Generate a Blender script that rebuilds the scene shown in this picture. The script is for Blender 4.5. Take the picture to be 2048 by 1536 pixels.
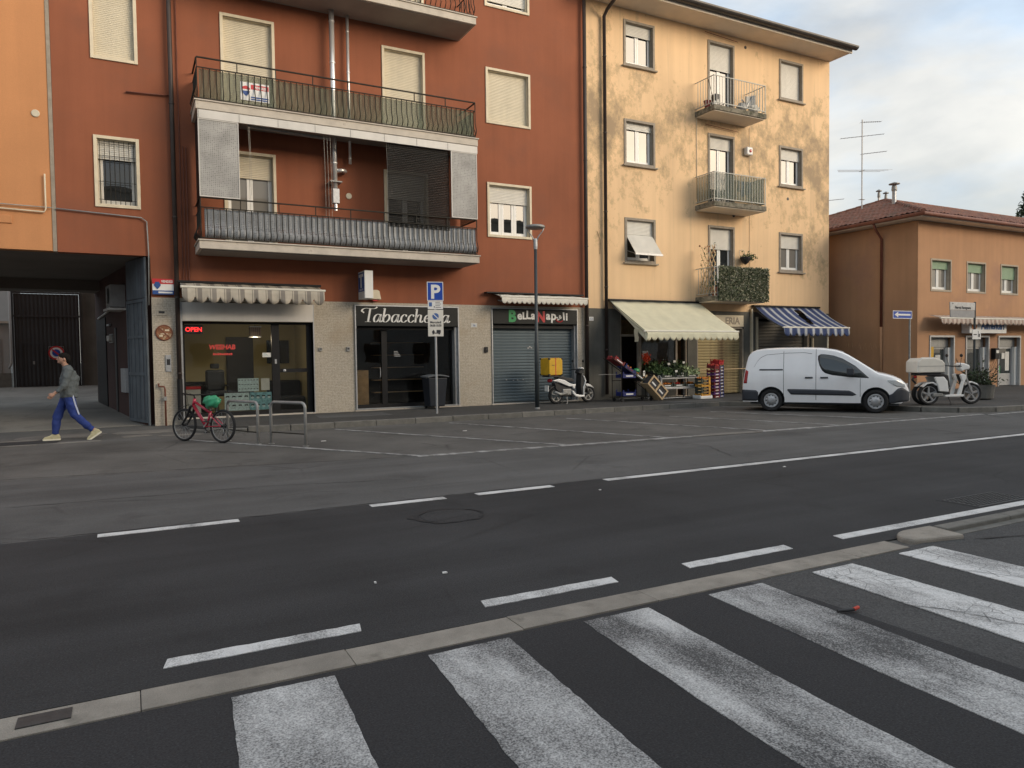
import bpy, bmesh, math, random
from math import sin, cos, pi, radians as RAD
from mathutils import Vector, Matrix
random.seed(7)
S = bpy.context.scene
for o in list(bpy.data.objects): bpy.data.objects.remove(o)
C = S.collection

# ------------------------------------------------------------------ camera
cam = bpy.data.cameras.new('camera'); cam_o = bpy.data.objects.new('camera', cam); C.objects.link(cam_o)
cam.sensor_width = 36; cam.lens = 25.49; cam.clip_end = 2000; cam.clip_start = .05
rt = Vector((.88461852, -.46613444, -.01299057)); up = Vector((.02888812, .02697622, .99921857)); bk = rt.cross(up)
m = Matrix((rt, up, bk)).transposed().to_4x4(); m.translation = (0, 0, 1.6)
cam_o.matrix_world = m
S.camera = cam_o

# ------------------------------------------------------------------ sky
SUN_DIR = Vector((.60, -.75, .26)).normalized()       # towards the sun: right of and behind the camera
w = bpy.data.worlds.new('World'); S.world = w; w.use_nodes = True
nt = w.node_tree; nt.nodes.clear(); N = nt.nodes.new; L = nt.links.new
out = N('ShaderNodeOutputWorld'); bg = N('ShaderNodeBackground'); bg.inputs[1].default_value = .15
sky = N('ShaderNodeTexSky'); sky.sky_type = 'NISHITA'; sky.sun_disc = False
sky.sun_elevation = math.asin(SUN_DIR.z); sky.sun_rotation = math.atan2(SUN_DIR.x, SUN_DIR.y)
sky.air_density = 1.0; sky.dust_density = 4.0; sky.ozone_density = 1.2
tc = N('ShaderNodeTexCoord'); mp = N('ShaderNodeMapping'); mp.inputs['Scale'].default_value = (1.0, 1.0, 2.6)
mp.inputs['Rotation'].default_value = (.25, -.1, .6)
L(tc.outputs['Generated'], mp.inputs[0])
nz = N('ShaderNodeTexNoise'); nz.inputs['Scale'].default_value = 2.3; nz.inputs['Detail'].default_value = 7; nz.inputs['Roughness'].default_value = .52
nz.inputs['Distortion'].default_value = .5
L(mp.outputs[0], nz.inputs['Vector'])
rp = N('ShaderNodeValToRGB'); rp.color_ramp.elements[0].position = .30; rp.color_ramp.elements[1].position = .66
rp.color_ramp.elements[0].color = (.30, .30, .30, 1); rp.color_ramp.elements[1].color = (.85, .85, .85, 1)
L(nz.outputs['Fac'], rp.inputs[0])
nz2 = N('ShaderNodeTexNoise'); nz2.inputs['Scale'].default_value = 3.4; nz2.inputs['Detail'].default_value = 5
L(mp.outputs[0], nz2.inputs['Vector'])
rp2 = N('ShaderNodeValToRGB'); rp2.color_ramp.elements[0].position = .40; rp2.color_ramp.elements[1].position = .60
rp2.color_ramp.elements[0].color = (6.1, 7.2, 8.4, 1); rp2.color_ramp.elements[1].color = (8.0, 7.75, 7.15, 1)
L(nz2.outputs['Fac'], rp2.inputs[0])
mx = N('ShaderNodeMix'); mx.data_type = 'RGBA'
L(rp.outputs[0], mx.inputs['Factor']); L(sky.outputs[0], mx.inputs['A']); L(rp2.outputs[0], mx.inputs['B'])
L(mx.outputs['Result'], bg.inputs[0]); L(bg.outputs[0], out.inputs[0])
# ------------------------------------------------------------------ sun (low, veiled by thin cloud)
sl = bpy.data.lights.new('sun', 'SUN'); sl.energy = 2.5; sl.angle = RAD(34); sl.color = (1, .84, .66)
so = bpy.data.objects.new('sun', sl); C.objects.link(so); so.rotation_euler = SUN_DIR.to_track_quat('Z', 'Y').to_euler()
# ------------------------------------------------------------------ exposure
S.view_settings.view_transform = 'Standard'; S.view_settings.look = 'None'; S.view_settings.exposure = 0.06; S.view_settings.gamma = 1
S.view_settings.use_curve_mapping = False

# ================================================================== helpers
class MB:
    def __init__(s): s.v = []; s.f = []
    def add(s, v, f):
        b = len(s.v); s.v += [tuple(p) for p in v]; s.f += [tuple(i + b for i in q) for q in f]; return s
    def box(s, x0, x1, y0, y1, z0, z1):
        return s.add([(x0,y0,z0),(x1,y0,z0),(x1,y1,z0),(x0,y1,z0),(x0,y0,z1),(x1,y0,z1),(x1,y1,z1),(x0,y1,z1)],
                     [(0,3,2,1),(4,5,6,7),(0,1,5,4),(1,2,6,5),(2,3,7,6),(3,0,4,7)])
    def beam(s, p, q, w, h, upv=(0,0,1)):
        p = Vector(p); q = Vector(q); d = (q - p).normalized(); u = Vector(upv)
        if abs(d.dot(u)) > .98: u = Vector((0,1,0))
        a = d.cross(u).normalized() * w / 2; b = a.cross(d).normalized() * h / 2
        return s.add([p-a-b, p+a-b, p+a+b, p-a+b, q-a-b, q+a-b, q+a+b, q-a+b],
                     [(0,3,2,1),(4,5,6,7),(0,1,5,4),(1,2,6,5),(2,3,7,6),(3,0,4,7)])
    def tube(s, pts, r, n=8, closed=False, flat=1.0):
        pts = [Vector(p) for p in pts]; k = len(pts)
        rs = r if isinstance(r, (list, tuple)) else [r] * k
        vs = []; fs = []; pa = None
        for i in range(k):
            if closed: d = pts[(i+1) % k] - pts[i-1]
            else: d = pts[min(i+1, k-1)] - pts[max(i-1, 0)]
            d.normalize()
            if pa is None:
                u = Vector((0,0,1)) if abs(d.z) < .9 else Vector((0,1,0)); a = d.cross(u).normalized()
            else: a = (pa - d * pa.dot(d)).normalized()
            pa = a; b = d.cross(a)
            for j in range(n):
                t = 2*pi*j/n; vs.append(pts[i] + a*(cos(t)*rs[i]) + b*(sin(t)*rs[i]*flat))
        for i in range(k if closed else k-1):
            i2 = (i+1) % k
            for j in range(n): fs.append((i*n+j, i*n+(j+1) % n, i2*n+(j+1) % n, i2*n+j))
        if not closed: fs.append(tuple(range(n-1,-1,-1))); fs.append(tuple((k-1)*n+j for j in range(n)))
        return s.add(vs, fs)
    def cyl(s, p, q, r, n=10, r2=None): return s.tube([p, q], [r, r if r2 is None else r2], n)
    def prism(s, poly, a, b, pl='xz'):
        k = len(poly)
        def P(u, v, t): return {'xz': (u,t,v), 'xy': (u,v,t), 'yz': (t,u,v)}[pl]
        vs = [P(u,v,a) for u,v in poly] + [P(u,v,b) for u,v in poly]
        fs = [tuple(range(k)), tuple(range(2*k-1, k-1, -1))] + [(i, i+k, (i+1) % k + k, (i+1) % k) for i in range(k)]
        return s.add(vs, fs)
    def lathe(s, prof, c, axis='z', n=16, ring=False):
        vs = []; fs = []; k = len(prof)
        for r, h in prof:
            for j in range(n):
                t = 2*pi*j/n; x, y = r*cos(t), r*sin(t)
                p = {'z': (x,y,h), 'y': (x,h,y), 'x': (h,x,y)}[axis]
                vs.append((p[0]+c[0], p[1]+c[1], p[2]+c[2]))
        for i in range(k if ring else k-1):
            q = (i+1) % k
            for j in range(n): fs.append((i*n+j, i*n+(j+1) % n, q*n+(j+1) % n, q*n+j))
        if not ring: fs.append(tuple(range(n-1,-1,-1))); fs.append(tuple((k-1)*n+j for j in range(n)))
        return s.add(vs, fs)
    def torus(s, c, R, r, axis='y', n=24, m=8, sq=1.0):
        pts = []
        for i in range(n):
            t = 2*pi*i/n; u, v = R*cos(t), R*sin(t)
            pts.append((c[0]+u, c[1], c[2]+v) if axis == 'y' else (c[0]+u, c[1]+v, c[2]))
        return s.tube(pts, r, m, closed=True)
    def ball(s, c, rx, ry=None, rz=None, n=10, m=7):
        ry = rx if ry is None else ry; rz = rx if rz is None else rz
        vs = [(c[0], c[1], c[2]-rz)]; fs = []
        for i in range(1, m):
            a = -pi/2 + pi*i/m
            for j in range(n):
                t = 2*pi*j/n; vs.append((c[0]+rx*cos(a)*cos(t), c[1]+ry*cos(a)*sin(t), c[2]+rz*sin(a)))
        vs.append((c[0], c[1], c[2]+rz))
        for j in range(n): fs.append((0, 1+(j+1) % n, 1+j))
        for i in range(m-2):
            for j in range(n): fs.append((1+i*n+j, 1+i*n+(j+1) % n, 1+(i+1)*n+(j+1) % n, 1+(i+1)*n+j))
        e = len(vs)-1
        for j in range(n): fs.append((e, 1+(m-2)*n+j, 1+(m-2)*n+(j+1) % n))
        return s.add(vs, fs)
    def grid(s, nu, nv, fn):
        vs = [fn(i/nu, j/nv) for i in range(nu+1) for j in range(nv+1)]
        return s.add(vs, [(i*(nv+1)+j, (i+1)*(nv+1)+j, (i+1)*(nv+1)+j+1, i*(nv+1)+j+1) for i in range(nu) for j in range(nv)])
    def slab(s, nu, nv, fn, off):
        """closed sheet: fn(u,v)->point, off: thickness vector"""
        o = Vector(off); k = (nu+1)*(nv+1); b = len(s.v)
        P = [Vector(fn(i/nu, j/nv)) for i in range(nu+1) for j in range(nv+1)]
        s.grid(nu, nv, lambda u, v: fn(u, v)); s.v += [tuple(p + o) for p in P]
        ix = lambda i, j: b + i*(nv+1)+j
        for i in range(nu):
            for j in range(nv): s.f.append((ix(i,j)+k, ix(i,j+1)+k, ix(i+1,j+1)+k, ix(i+1,j)+k))
        for i in range(nu): s.f.append((ix(i,0), ix(i,0)+k, ix(i+1,0)+k, ix(i+1,0))); s.f.append((ix(i,nv), ix(i+1,nv), ix(i+1,nv)+k, ix(i,nv)+k))
        for j in range(nv): s.f.append((ix(0,j), ix(0,j+1), ix(0,j+1)+k, ix(0,j)+k)); s.f.append((ix(nu,j), ix(nu,j)+k, ix(nu,j+1)+k, ix(nu,j+1)))
        return s
    def xf(s, M): s.v = [tuple(M @ Vector(p)) for p in s.v]; return s
    def mesh(s, name, mat, smooth=False):
        me = bpy.data.meshes.new(name); me.from_pydata(s.v, [], s.f)
        bm = bmesh.new(); bm.from_mesh(me); bmesh.ops.recalc_face_normals(bm, faces=bm.faces); bm.to_mesh(me); bm.free()
        me.materials.append(mat if not isinstance(mat, str) else MT[mat])
        if smooth: me.polygons.foreach_set('use_smooth', [True]*len(me.polygons))
        me.update(); return me
    def build(s, name, mat, parent=None, smooth=False, bevel=0, seg=2):
        return inst(name, s.mesh(name, mat, smooth), parent, bevel=bevel, seg=seg, smooth=smooth)
def inst(name, me, parent=None, loc=None, rot=None, scale=None, bevel=0, seg=2, smooth=False):
    o = bpy.data.objects.new(name, me); C.objects.link(o)
    if loc: o.location = loc
    if rot: o.rotation_euler = rot
    if scale: o.scale = scale
    if parent:
        o.parent = parent
        if parent.parent is None and parent.type == 'EMPTY': o.matrix_parent_inverse = parent.matrix_basis.inverted()
        elif parent.parent is None: o.matrix_parent_inverse = parent.matrix_basis.inverted()
    if bevel:
        b = o.modifiers.new('bevel', 'BEVEL'); b.width = bevel; b.segments = seg; b.limit_method = 'ANGLE'; b.angle_limit = RAD(40)
    return o
def tag(o, label=None, cat=None, group=None, kind=None):
    if label: o['label'] = label
    if cat: o['category'] = cat
    if group: o['group'] = group
    if kind: o['kind'] = kind
    return o
def thing(name, label, cat, loc=(0,0,0), group=None):
    o = bpy.data.objects.new(name, None); C.objects.link(o); o.location = loc; o.empty_display_size = .2
    return tag(o, label, cat, group)
def move(o, loc, rz=0): o.location = loc; o.rotation_euler = (0, 0, rz); return o
def copy_tree(o, parent=None):
    c = o.copy(); C.objects.link(c)
    if parent: c.parent = parent
    for ch in list(o.children): copy_tree(ch, c)
    return c
def text(name, body, size, mat, parent, loc, rot=(pi/2,0,0), ext=.004, shear=0, align='CENTER', bold=0, sx=1.0):
    cu = bpy.data.curves.new(name, 'FONT'); cu.body = body; cu.size = size; cu.extrude = ext; cu.shear = shear
    cu.align_x = align; cu.offset = bold; cu.resolution_u = 3
    t = bpy.data.objects.new('tmp', cu); C.objects.link(t)
    dg = bpy.context.evaluated_depsgraph_get(); me = bpy.data.meshes.new_from_object(t.evaluated_get(dg))
    bpy.data.objects.remove(t); bpy.data.curves.remove(cu)
    me.name = name; me.materials.clear(); me.materials.append(MT[mat])
    return inst(name, me, parent, loc, rot, (sx,1,1))
def cat_rom(pts, k=6):
    P = [Vector(p) for p in pts]; P = [2*P[0]-P[1]] + P + [2*P[-1]-P[-2]]; out = []
    for i in range(1, len(P)-2):
        for j in range(k):
            t = j/k; a, b, c, d = P[i-1], P[i], P[i+1], P[i+2]
            out.append(.5*((2*b) + (c-a)*t + (2*a-5*b+4*c-d)*t*t + (3*b-a-3*c+d)*t**3))
    out.append(P[-2]); return out

# ================================================================== materials
MT = {}
def mat(name, col, rough=.8, metal=0, var=.12, scale=6, bump=0, bscale=90, fine=.0, streak=0, rnd=0, spec=.5, coat=0, dirt=None, dscale=1.5, dlo=.52, dhi=.68, emit=None, estr=1):
    mt = bpy.data.materials.new(name); mt.use_nodes = True; t = mt.node_tree; n = t.nodes; l = t.links.new
    p = n['Principled BSDF']; p.inputs['Roughness'].default_value = rough; p.inputs['Metallic'].default_value = metal
    p.inputs['Specular IOR Level'].default_value = spec; p.inputs['Coat Weight'].default_value = coat
    tc = n.new('ShaderNodeTexCoord')
    def noise(sc, det=4, vec=None, rg=.55):
        z = n.new('ShaderNodeTexNoise'); z.inputs['Scale'].default_value = sc; z.inputs['Detail'].default_value = det; z.inputs['Roughness'].default_value = rg
        l(vec or tc.outputs['Object'], z.inputs['Vector']); return z.outputs['Fac']
    def mapr(fac, a, b, lo=.3, hi=.7):
        r = n.new('ShaderNodeMapRange'); r.inputs[1].default_value = lo; r.inputs[2].default_value = hi; r.inputs[3].default_value = a; r.inputs[4].default_value = b
        l(fac, r.inputs[0]); return r.outputs[0]
    def mul(a, b):
        q = n.new('ShaderNodeMath'); q.operation = 'MULTIPLY'
        for i, x in enumerate((a, b)):
            if isinstance(x, (int, float)): q.inputs[i].default_value = x
            else: l(x, q.inputs[i])
        return q.outputs[0]
    f = mapr(noise(scale, 5), 1-var, 1+var)
    if fine: f = mul(f, mapr(noise(bscale, 3), 1-fine, 1+fine))
    if streak:
        mp = n.new('ShaderNodeMapping'); mp.inputs['Scale'].default_value = (4, 4, .18); l(tc.outputs['Object'], mp.inputs[0])
        f = mul(f, mapr(noise(1.0, 5, mp.outputs[0]), 1-streak, 1+streak*.5))
    if rnd:
        oi = n.new('ShaderNodeObjectInfo'); f = mul(f, mapr(oi.outputs['Random'], 1-rnd, 1+rnd, 0, 1))
    vm = n.new('ShaderNodeVectorMath'); vm.operation = 'SCALE'; vm.inputs[0].default_value = col; l(f, vm.inputs['Scale'])
    c = vm.outputs[0]
    if dirt:
        dm = mapr(noise(dscale, 8, rg=.65), 0, 1, dlo, dhi)
        mx = n.new('ShaderNodeMix'); mx.data_type = 'RGBA'; l(dm, mx.inputs['Factor']); l(c, mx.inputs['A']); mx.inputs['B'].default_value = (*dirt, 1); c = mx.outputs['Result']
    l(c, p.inputs['Base Color'])
    if bump:
        b = n.new('ShaderNodeBump'); b.inputs['Strength'].default_value = bump; b.inputs['Distance'].default_value = .01
        l(noise(bscale, 4), b.inputs['Height']); l(b.outputs[0], p.inputs['Normal'])
    if emit: p.inputs['Emission Color'].default_value = (*emit, 1); p.inputs['Emission Strength'].default_value = estr
    MT[name] = mt; return mt
def glassmat(name, tint, ior, base=None, rough=.01):
    mt = bpy.data.materials.new(name); mt.use_nodes = True; t = mt.node_tree; n = t.nodes; l = t.links.new
    n.remove(n['Principled BSDF']); o = n['Material Output']
    fr = n.new('ShaderNodeFresnel'); fr.inputs[0].default_value = ior
    g = n.new('ShaderNodeBsdfGlossy'); g.inputs['Roughness'].default_value = rough
    a = n.new('ShaderNodeBsdfTransparent' if base is None else 'ShaderNodeBsdfDiffuse'); a.inputs[0].default_value = (*(tint if base is None else base), 1)
    # old panes are never quite flat
    tcn = n.new('ShaderNodeTexCoord'); z = n.new('ShaderNodeTexNoise'); z.inputs['Scale'].default_value = 1.6; l(tcn.outputs['Object'], z.inputs['Vector'])
    b = n.new('ShaderNodeBump'); b.inputs['Strength'].default_value = .03; b.inputs['Distance'].default_value = .05; l(z.outputs['Fac'], b.inputs['Height']); l(b.outputs[0], g.inputs['Normal'])
    mx = n.new('ShaderNodeMixShader'); l(fr.outputs[0], mx.inputs[0]); l(a.outputs[0], mx.inputs[1]); l(g.outputs[0], mx.inputs[2]); l(mx.outputs[0], o.inputs[0])
    MT[name] = mt; return mt
def veil(name, col, alpha, rough=.7, pat=0):
    """mesh cloth / perforated sheet: part of the light goes through"""
    mt = bpy.data.materials.new(name); mt.use_nodes = True; t = mt.node_tree; n = t.nodes; l = t.links.new
    p = n['Principled BSDF']; p.inputs['Roughness'].default_value = rough; p.inputs['Base Color'].default_value = (*col, 1)
    tr = n.new('ShaderNodeBsdfTransparent'); mx = n.new('ShaderNodeMixShader'); mx.inputs[0].default_value = alpha
    tcn = n.new('ShaderNodeTexCoord'); z = n.new('ShaderNodeTexNoise'); z.inputs['Scale'].default_value = 2.2; z.inputs['Detail'].default_value = 5; l(tcn.outputs['Object'], z.inputs['Vector'])
    r = n.new('ShaderNodeMapRange'); r.inputs[1].default_value = .3; r.inputs[2].default_value = .7; r.inputs[3].default_value = .75; r.inputs[4].default_value = 1.2; l(z.outputs['Fac'], r.inputs[0])
    vm = n.new('ShaderNodeVectorMath'); vm.operation = 'SCALE'; vm.inputs[0].default_value = col; l(r.outputs[0], vm.inputs['Scale']); l(vm.outputs[0], p.inputs['Base Color'])
    if pat:
        vo = n.new('ShaderNodeTexVoronoi'); vo.inputs['Scale'].default_value = pat; vo.inputs['Randomness'].default_value = .15; l(tcn.outputs['Object'], vo.inputs['Vector'])
        r2 = n.new('ShaderNodeMapRange'); r2.inputs[1].default_value = .25; r2.inputs[2].default_value = .5; r2.inputs[3].default_value = alpha-.45; r2.inputs[4].default_value = min(1, alpha+.3); l(vo.outputs['Distance'], r2.inputs[0]); l(r2.outputs[0], mx.inputs[0])
    l(tr.outputs[0], mx.inputs[1]); l(p.outputs[0], mx.inputs[2]); l(mx.outputs[0], n['Material Output'].inputs[0])
    MT[name] = mt; return mt

mat('plaster_red', (.270, .090, .044), .9, var=.13, scale=.5, bump=.25, bscale=70, fine=.06, streak=.09, dirt=(.225,.082,.045), dscale=.7, dlo=.50, dhi=.75)
mat('plaster_orange', (.54, .25, .108), .9, var=.08, scale=.5, bump=.25, bscale=70, fine=.05, streak=.06)
mat('plaster_house', (.45, .25, .135), .9, var=.09, scale=.6, bump=.2, bscale=70, fine=.04, streak=.08, dirt=(.38,.21,.13), dscale=.5)
mat('trim_cream', (.66, .58, .43), .7, var=.08, scale=5, streak=.1)
mat('trim_stone', (.30, .26, .21), .85, var=.15, scale=7, fine=.1, bump=.2)
mat('concrete_slab', (.52, .47, .40), .85, var=.15, scale=3, fine=.06, dirt=(.16,.12,.09), dscale=3, dlo=.60, dhi=.72)
mat('concrete_mossy', (.20, .18, .14), .95, var=.35, scale=9, fine=.2, bump=.3, dirt=(.07,.07,.045), dscale=6, dlo=.48, dhi=.62)
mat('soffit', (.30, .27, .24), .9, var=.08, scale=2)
mat('soffit_pale', (.76, .67, .56), .9, var=.06, scale=2)
mat('shutter_cream', (.62, .56, .43), .6, var=.05, scale=3, streak=.08)
mat('shutter_white', (.66, .64, .58), .55, var=.05, scale=3, streak=.06)
mat('shutter_green', (.27, .38, .25), .6, var=.08, scale=3, streak=.06)
mat('white_pvc', (.75, .75, .72), .4, var=.03)
mat('rail_iron', (.022, .020, .015), .65, var=.25, scale=9, spec=.25, dirt=(.05,.022,.012), dscale=9, dlo=.6, dhi=.7)
mat('rail_grey', (.42, .42, .38), .55, var=.15, scale=9)
mat('pipe_brown', (.045, .032, .027), .55, var=.2, scale=4, streak=.2)
mat('pipe_rust', (.16, .05, .028), .6, var=.2, scale=4)
mat('copper_gutter', (.055, .05, .047), .45, metal=.3, var=.2, scale=3)
mat('steel_flue', (.72, .71, .69), .30, metal=.6, var=.06, scale=4)
mat('galv', (.42, .43, .44), .45, metal=.6, var=.12, scale=12)
mat('galv_dull', (.30, .30, .29), .55, metal=.4, var=.15, scale=10)
mat('cement_plinth', (.115, .112, .098), .95, var=.2, scale=1.6, fine=.12, bump=.3, streak=.18)
mat('black_metal', (.012, .012, .013), .5, var=.15, scale=6, spec=.25)
mat('black_plastic', (.022, .022, .024), .5, var=.15, scale=8)
mat('rubber', (.016, .016, .017), .85, var=.2, scale=12)
mat('dark_sign', (.014, .016, .016), .5, var=.08, scale=2, spec=.25)
mat('fascia_white', (.60, .58, .54), .45, var=.05, scale=2, streak=.08)
mat('sign_white', (.72, .72, .70), .4, var=.03)
mat('sign_blue', (.012, .06, .36), .35, var=.04)
mat('sign_deep_blue', (.02, .07, .25), .4, var=.08)
mat('sign_red', (.50, .025, .03), .4, var=.05)
mat('sign_green', (.02, .28, .085), .4, var=.04)
mat('ink', (.03, .03, .035), .7)
mat('ink_blue', (.05, .12, .32), .6)
mat('ink_teal', (.10, .26, .30), .6, var=.3, scale=30)
mat('poster_pale', (.62, .76, .77), .5, var=.25, scale=22)
mat('poster_teal', (.25, .50, .55), .5, var=.45, scale=14)
mat('paper', (.70, .69, .64), .8, var=.04)
mat('led', (.1,.0,.0), .5, emit=(1, .03, .03), estr=2.2)
mat('red_lettering', (.62, .06, .05), .5, var=.08, scale=20)
mat('gate_black', (.040, .041, .045), .55, var=.15, scale=2, streak=.2)
mat('gate_blue', (.088, .105, .122), .6, var=.2, scale=3, streak=.3, dirt=(.05,.05,.05), dscale=5, dlo=.6, dhi=.75)
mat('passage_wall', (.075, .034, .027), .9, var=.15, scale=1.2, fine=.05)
mat('passage_ceiling', (.19, .17, .15), .95, var=.1, scale=1)
mat('white_render', (.40, .40, .39), .9, var=.08, scale=1.5)
mat('interior_beige', (.42, .36, .20), .9, var=.06, scale=1)
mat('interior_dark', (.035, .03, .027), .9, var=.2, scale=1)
mat('interior_floor', (.16, .15, .13), .6, var=.1, scale=3)
mat('interior_wood', (.50, .32, .17), .7, var=.2, scale=6)
mat('door_dark', (.02, .016, .014), .5, var=.2)
mat('lamp_grey', (.045, .055, .06), .45, metal=.2, var=.1, scale=5)
mat('wall_grey_plate', (.30, .30, .30), .6, var=.1)
mat('rusty_sign', (.24, .10, .05), .8, var=.3, scale=14, dirt=(.42,.32,.20), dscale=9, dlo=.55, dhi=.62)
mat('roof_tile', (.185, .082, .055), .9, var=.35, scale=5, fine=.2, bscale=40, dirt=(.13,.10,.075), dscale=1.3, dlo=.52, dhi=.68)
mat('leaf_dark', (.035, .055, .022), .8, var=.4, scale=3, rnd=.2)
mat('leaf_green', (.07, .12, .038), .7, var=.4, scale=9)
mat('leaf_pale', (.35, .42, .22), .7, var=.3, scale=9)
mat('leaf_screen', (.15, .165, .095), .8, var=.55, scale=26)
mat('leaf_screen_dry', (.42, .39, .29), .85, var=.5, scale=26)
mat('bark', (.06, .045, .035), .95, var=.3, scale=12)
mat('terracotta', (.36, .13, .07), .85, var=.15)
mat('van_paint', (.88, .89, .90), .25, var=.03, scale=3, coat=.6, streak=.03)
mat('van_seam', (.045, .047, .05), .6)
mat('van_trim', (.035, .04, .05), .55, var=.1)
mat('hub_grey', (.42, .43, .44), .4, metal=.5, var=.1)
mat('lens_red', (.35, .015, .02), .2, var=.1)
mat('lens_clear', (.62, .65, .66), .12, var=.15, scale=30, metal=.3)
mat('scooter_white', (.78, .78, .76), .3, var=.03, coat=.4)
mat('box_yellow', (.62, .36, .012), .55, var=.12, scale=5)
mat('box_cream', (.68, .65, .58), .5, var=.05)
mat('bike_red', (.42, .012, .045), .3, var=.12, coat=.5)
mat('bag_green', (.045, .33, .17), .45, var=.25, scale=16)
mat('chrome', (.6, .6, .6), .2, metal=1)
mat('stripe_white', (.66, .66, .64), .9, var=.06)
mat('skin', (.42, .24, .17), .6, var=.08, scale=20)
mat('hair', (.008, .007, .006), .8, var=.2, scale=40, spec=.15)
mat('jacket', (.095, .11, .115), .9, var=.15, scale=9, fine=.08, bscale=120)
mat('trousers', (.018, .040, .19), .85, var=.15, scale=9)
mat('trouser_stripe', (.5, .55, .68), .85)
mat('shoe', (.48, .44, .28), .8, var=.2, scale=22)
mat('shoe_sole', (.68, .65, .52), .8)
mat('crate_blue', (.008, .016, .12), .5, var=.15)
mat('crate_purple', (.11, .03, .16), .6, var=.3, scale=20)
mat('crate_red', (.17, .015, .02), .6, var=.25, scale=14)
mat('crate_amber', (.50, .24, .02), .6, var=.25, scale=14)
mat('crate_dark', (.035, .045, .035), .7, var=.3, scale=14)
mat('wood_pale', (.52, .38, .22), .8, var=.15, scale=10)
mat('styrofoam', (.75, .75, .73), .8, var=.05)
mat('fruit_red', (.42, .03, .02), .4, var=.3, scale=20)
mat('fruit_orange', (.65, .20, .02), .5, var=.2, scale=20)
mat('orange_flower', (.80, .10, .03), .6, var=.25, scale=30)
mat('board_yellow', (.55, .42, .22), .8, var=.15)
mat('bin_blue', (.010, .014, .022), .5, var=.15)
mat('bin_lid', (.09, .10, .11), .5, var=.1)
mat('tile_white', (.55, .56, .55), .5)
mat('cord', (.45, .42, .36), .8)
mat('curtain', (.40, .38, .32), .9, var=.1, scale=9)
mat('awning_cream', (.60, .58, .43), .85, var=.06, scale=3, streak=.05)
mat('awning_white', (.62, .59, .52), .85, var=.06, scale=6)
mat('bar_cream', (.66, .64, .56), .5, var=.05)
mat('concrete_kerb', (.27, .245, .21), .9, var=.2, scale=4, fine=.18, bscale=160, bump=.3, rnd=.08, dirt=(.17,.155,.13), dscale=5, dlo=.55, dhi=.72)
mat('kerb_grey', (.15, .145, .13), .9, var=.2, scale=6, fine=.15, bscale=120, bump=.3, rnd=.10)
mat('grate_iron', (.060, .060, .060), .6, metal=.3, var=.2, scale=20, fine=.2)
mat('litter_white', (.7,.7,.68), .8); mat('litter_red', (.6,.06,.03), .6)
glassmat('glass_shop', (.93, .94, .92), 1.45)
glassmat('glass_window', None, 1.75, base=(.02, .022, .022))
glassmat('glass_curtained', None, 1.6, base=(.20, .19, .17))
glassmat('glass_van', None, 1.8, base=(.035, .042, .042))
veil('mesh_green', (.13, .155, .10), .50)
mat('trim_house', (.40, .34, .26), .8, var=.1)
veil('mesh_metal', (.22, .235, .25), .90, .45, pat=24)
veil('mesh_panel', (.34, .335, .32), .80, .6, pat=23)
veil('mesh_black', (.02, .02, .02), .52)
veil('plastic_green', (.13, .16, .12), .45)
# ---- special materials
def nodes(name):
    mt = bpy.data.materials.new(name); mt.use_nodes = True; MT[name] = mt
    t = mt.node_tree; n = t.nodes; l = t.links.new; p = n['Principled BSDF']; tc = n.new('ShaderNodeTexCoord')
    def noise(sc, det=4, vec=None, rg=.55):
        z = n.new('ShaderNodeTexNoise'); z.inputs['Scale'].default_value = sc; z.inputs['Detail'].default_value = det; z.inputs['Roughness'].default_value = rg
        l(vec or tc.outputs['Object'], z.inputs['Vector']); return z.outputs['Fac']
    def mapv(sc, loc=(0,0,0), rot=(0,0,0)):
        q = n.new('ShaderNodeMapping'); q.inputs['Scale'].default_value = sc; q.inputs['Location'].default_value = loc; q.inputs['Rotation'].default_value = rot; l(tc.outputs['Object'], q.inputs[0]); return q.outputs[0]
    def mr(fac, lo, hi, a, b, smooth=False):
        r = n.new('ShaderNodeMapRange'); r.inputs[1].default_value = lo; r.inputs[2].default_value = hi; r.inputs[3].default_value = a; r.inputs[4].default_value = b
        if smooth: r.interpolation_type = 'SMOOTHSTEP'
        l(fac, r.inputs[0]); return r.outputs[0]
    def op(o, a, b=0):
        q = n.new('ShaderNodeMath'); q.operation = o
        for i, x in enumerate((a, b)):
            if isinstance(x, (int, float)): q.inputs[i].default_value = x
            else: l(x, q.inputs[i])
        return q.outputs[0]
    def mix(f, a, b):
        q = n.new('ShaderNodeMix'); q.data_type = 'RGBA'
        for k, x in (('Factor', f), ('A', a), ('B', b)):
            if isinstance(x, (int, float)): q.inputs[k].default_value = x
            elif isinstance(x, tuple): q.inputs[k].default_value = (*x, 1)
            else: l(x, q.inputs[k])
        return q.outputs['Result']
    def scale(c, f):
        q = n.new('ShaderNodeVectorMath'); q.operation = 'SCALE'
        if isinstance(c, tuple): q.inputs[0].default_value = c
        else: l(c, q.inputs[0])
        l(f, q.inputs['Scale']); return q.outputs[0]
    def sep():
        q = n.new('ShaderNodeSeparateXYZ'); l(tc.outputs['Object'], q.inputs[0]); return q.outputs
    def voro(sc, feat='F1', vec=None, rnd=1):
        q = n.new('ShaderNodeTexVoronoi'); q.feature = feat; q.inputs['Scale'].default_value = sc; q.inputs['Randomness'].default_value = rnd; l(vec or tc.outputs['Object'], q.inputs['Vector']); return q.outputs
    def bump(h, st, dist=.01):
        b = n.new('ShaderNodeBump'); b.inputs['Strength'].default_value = st; b.inputs['Distance'].default_value = dist; l(h, b.inputs['Height']); l(b.outputs[0], p.inputs['Normal'])
    def col(c, rough=.9): l(c, p.inputs['Base Color']); p.inputs['Roughness'].default_value = rough
    return dict(locals())
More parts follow.
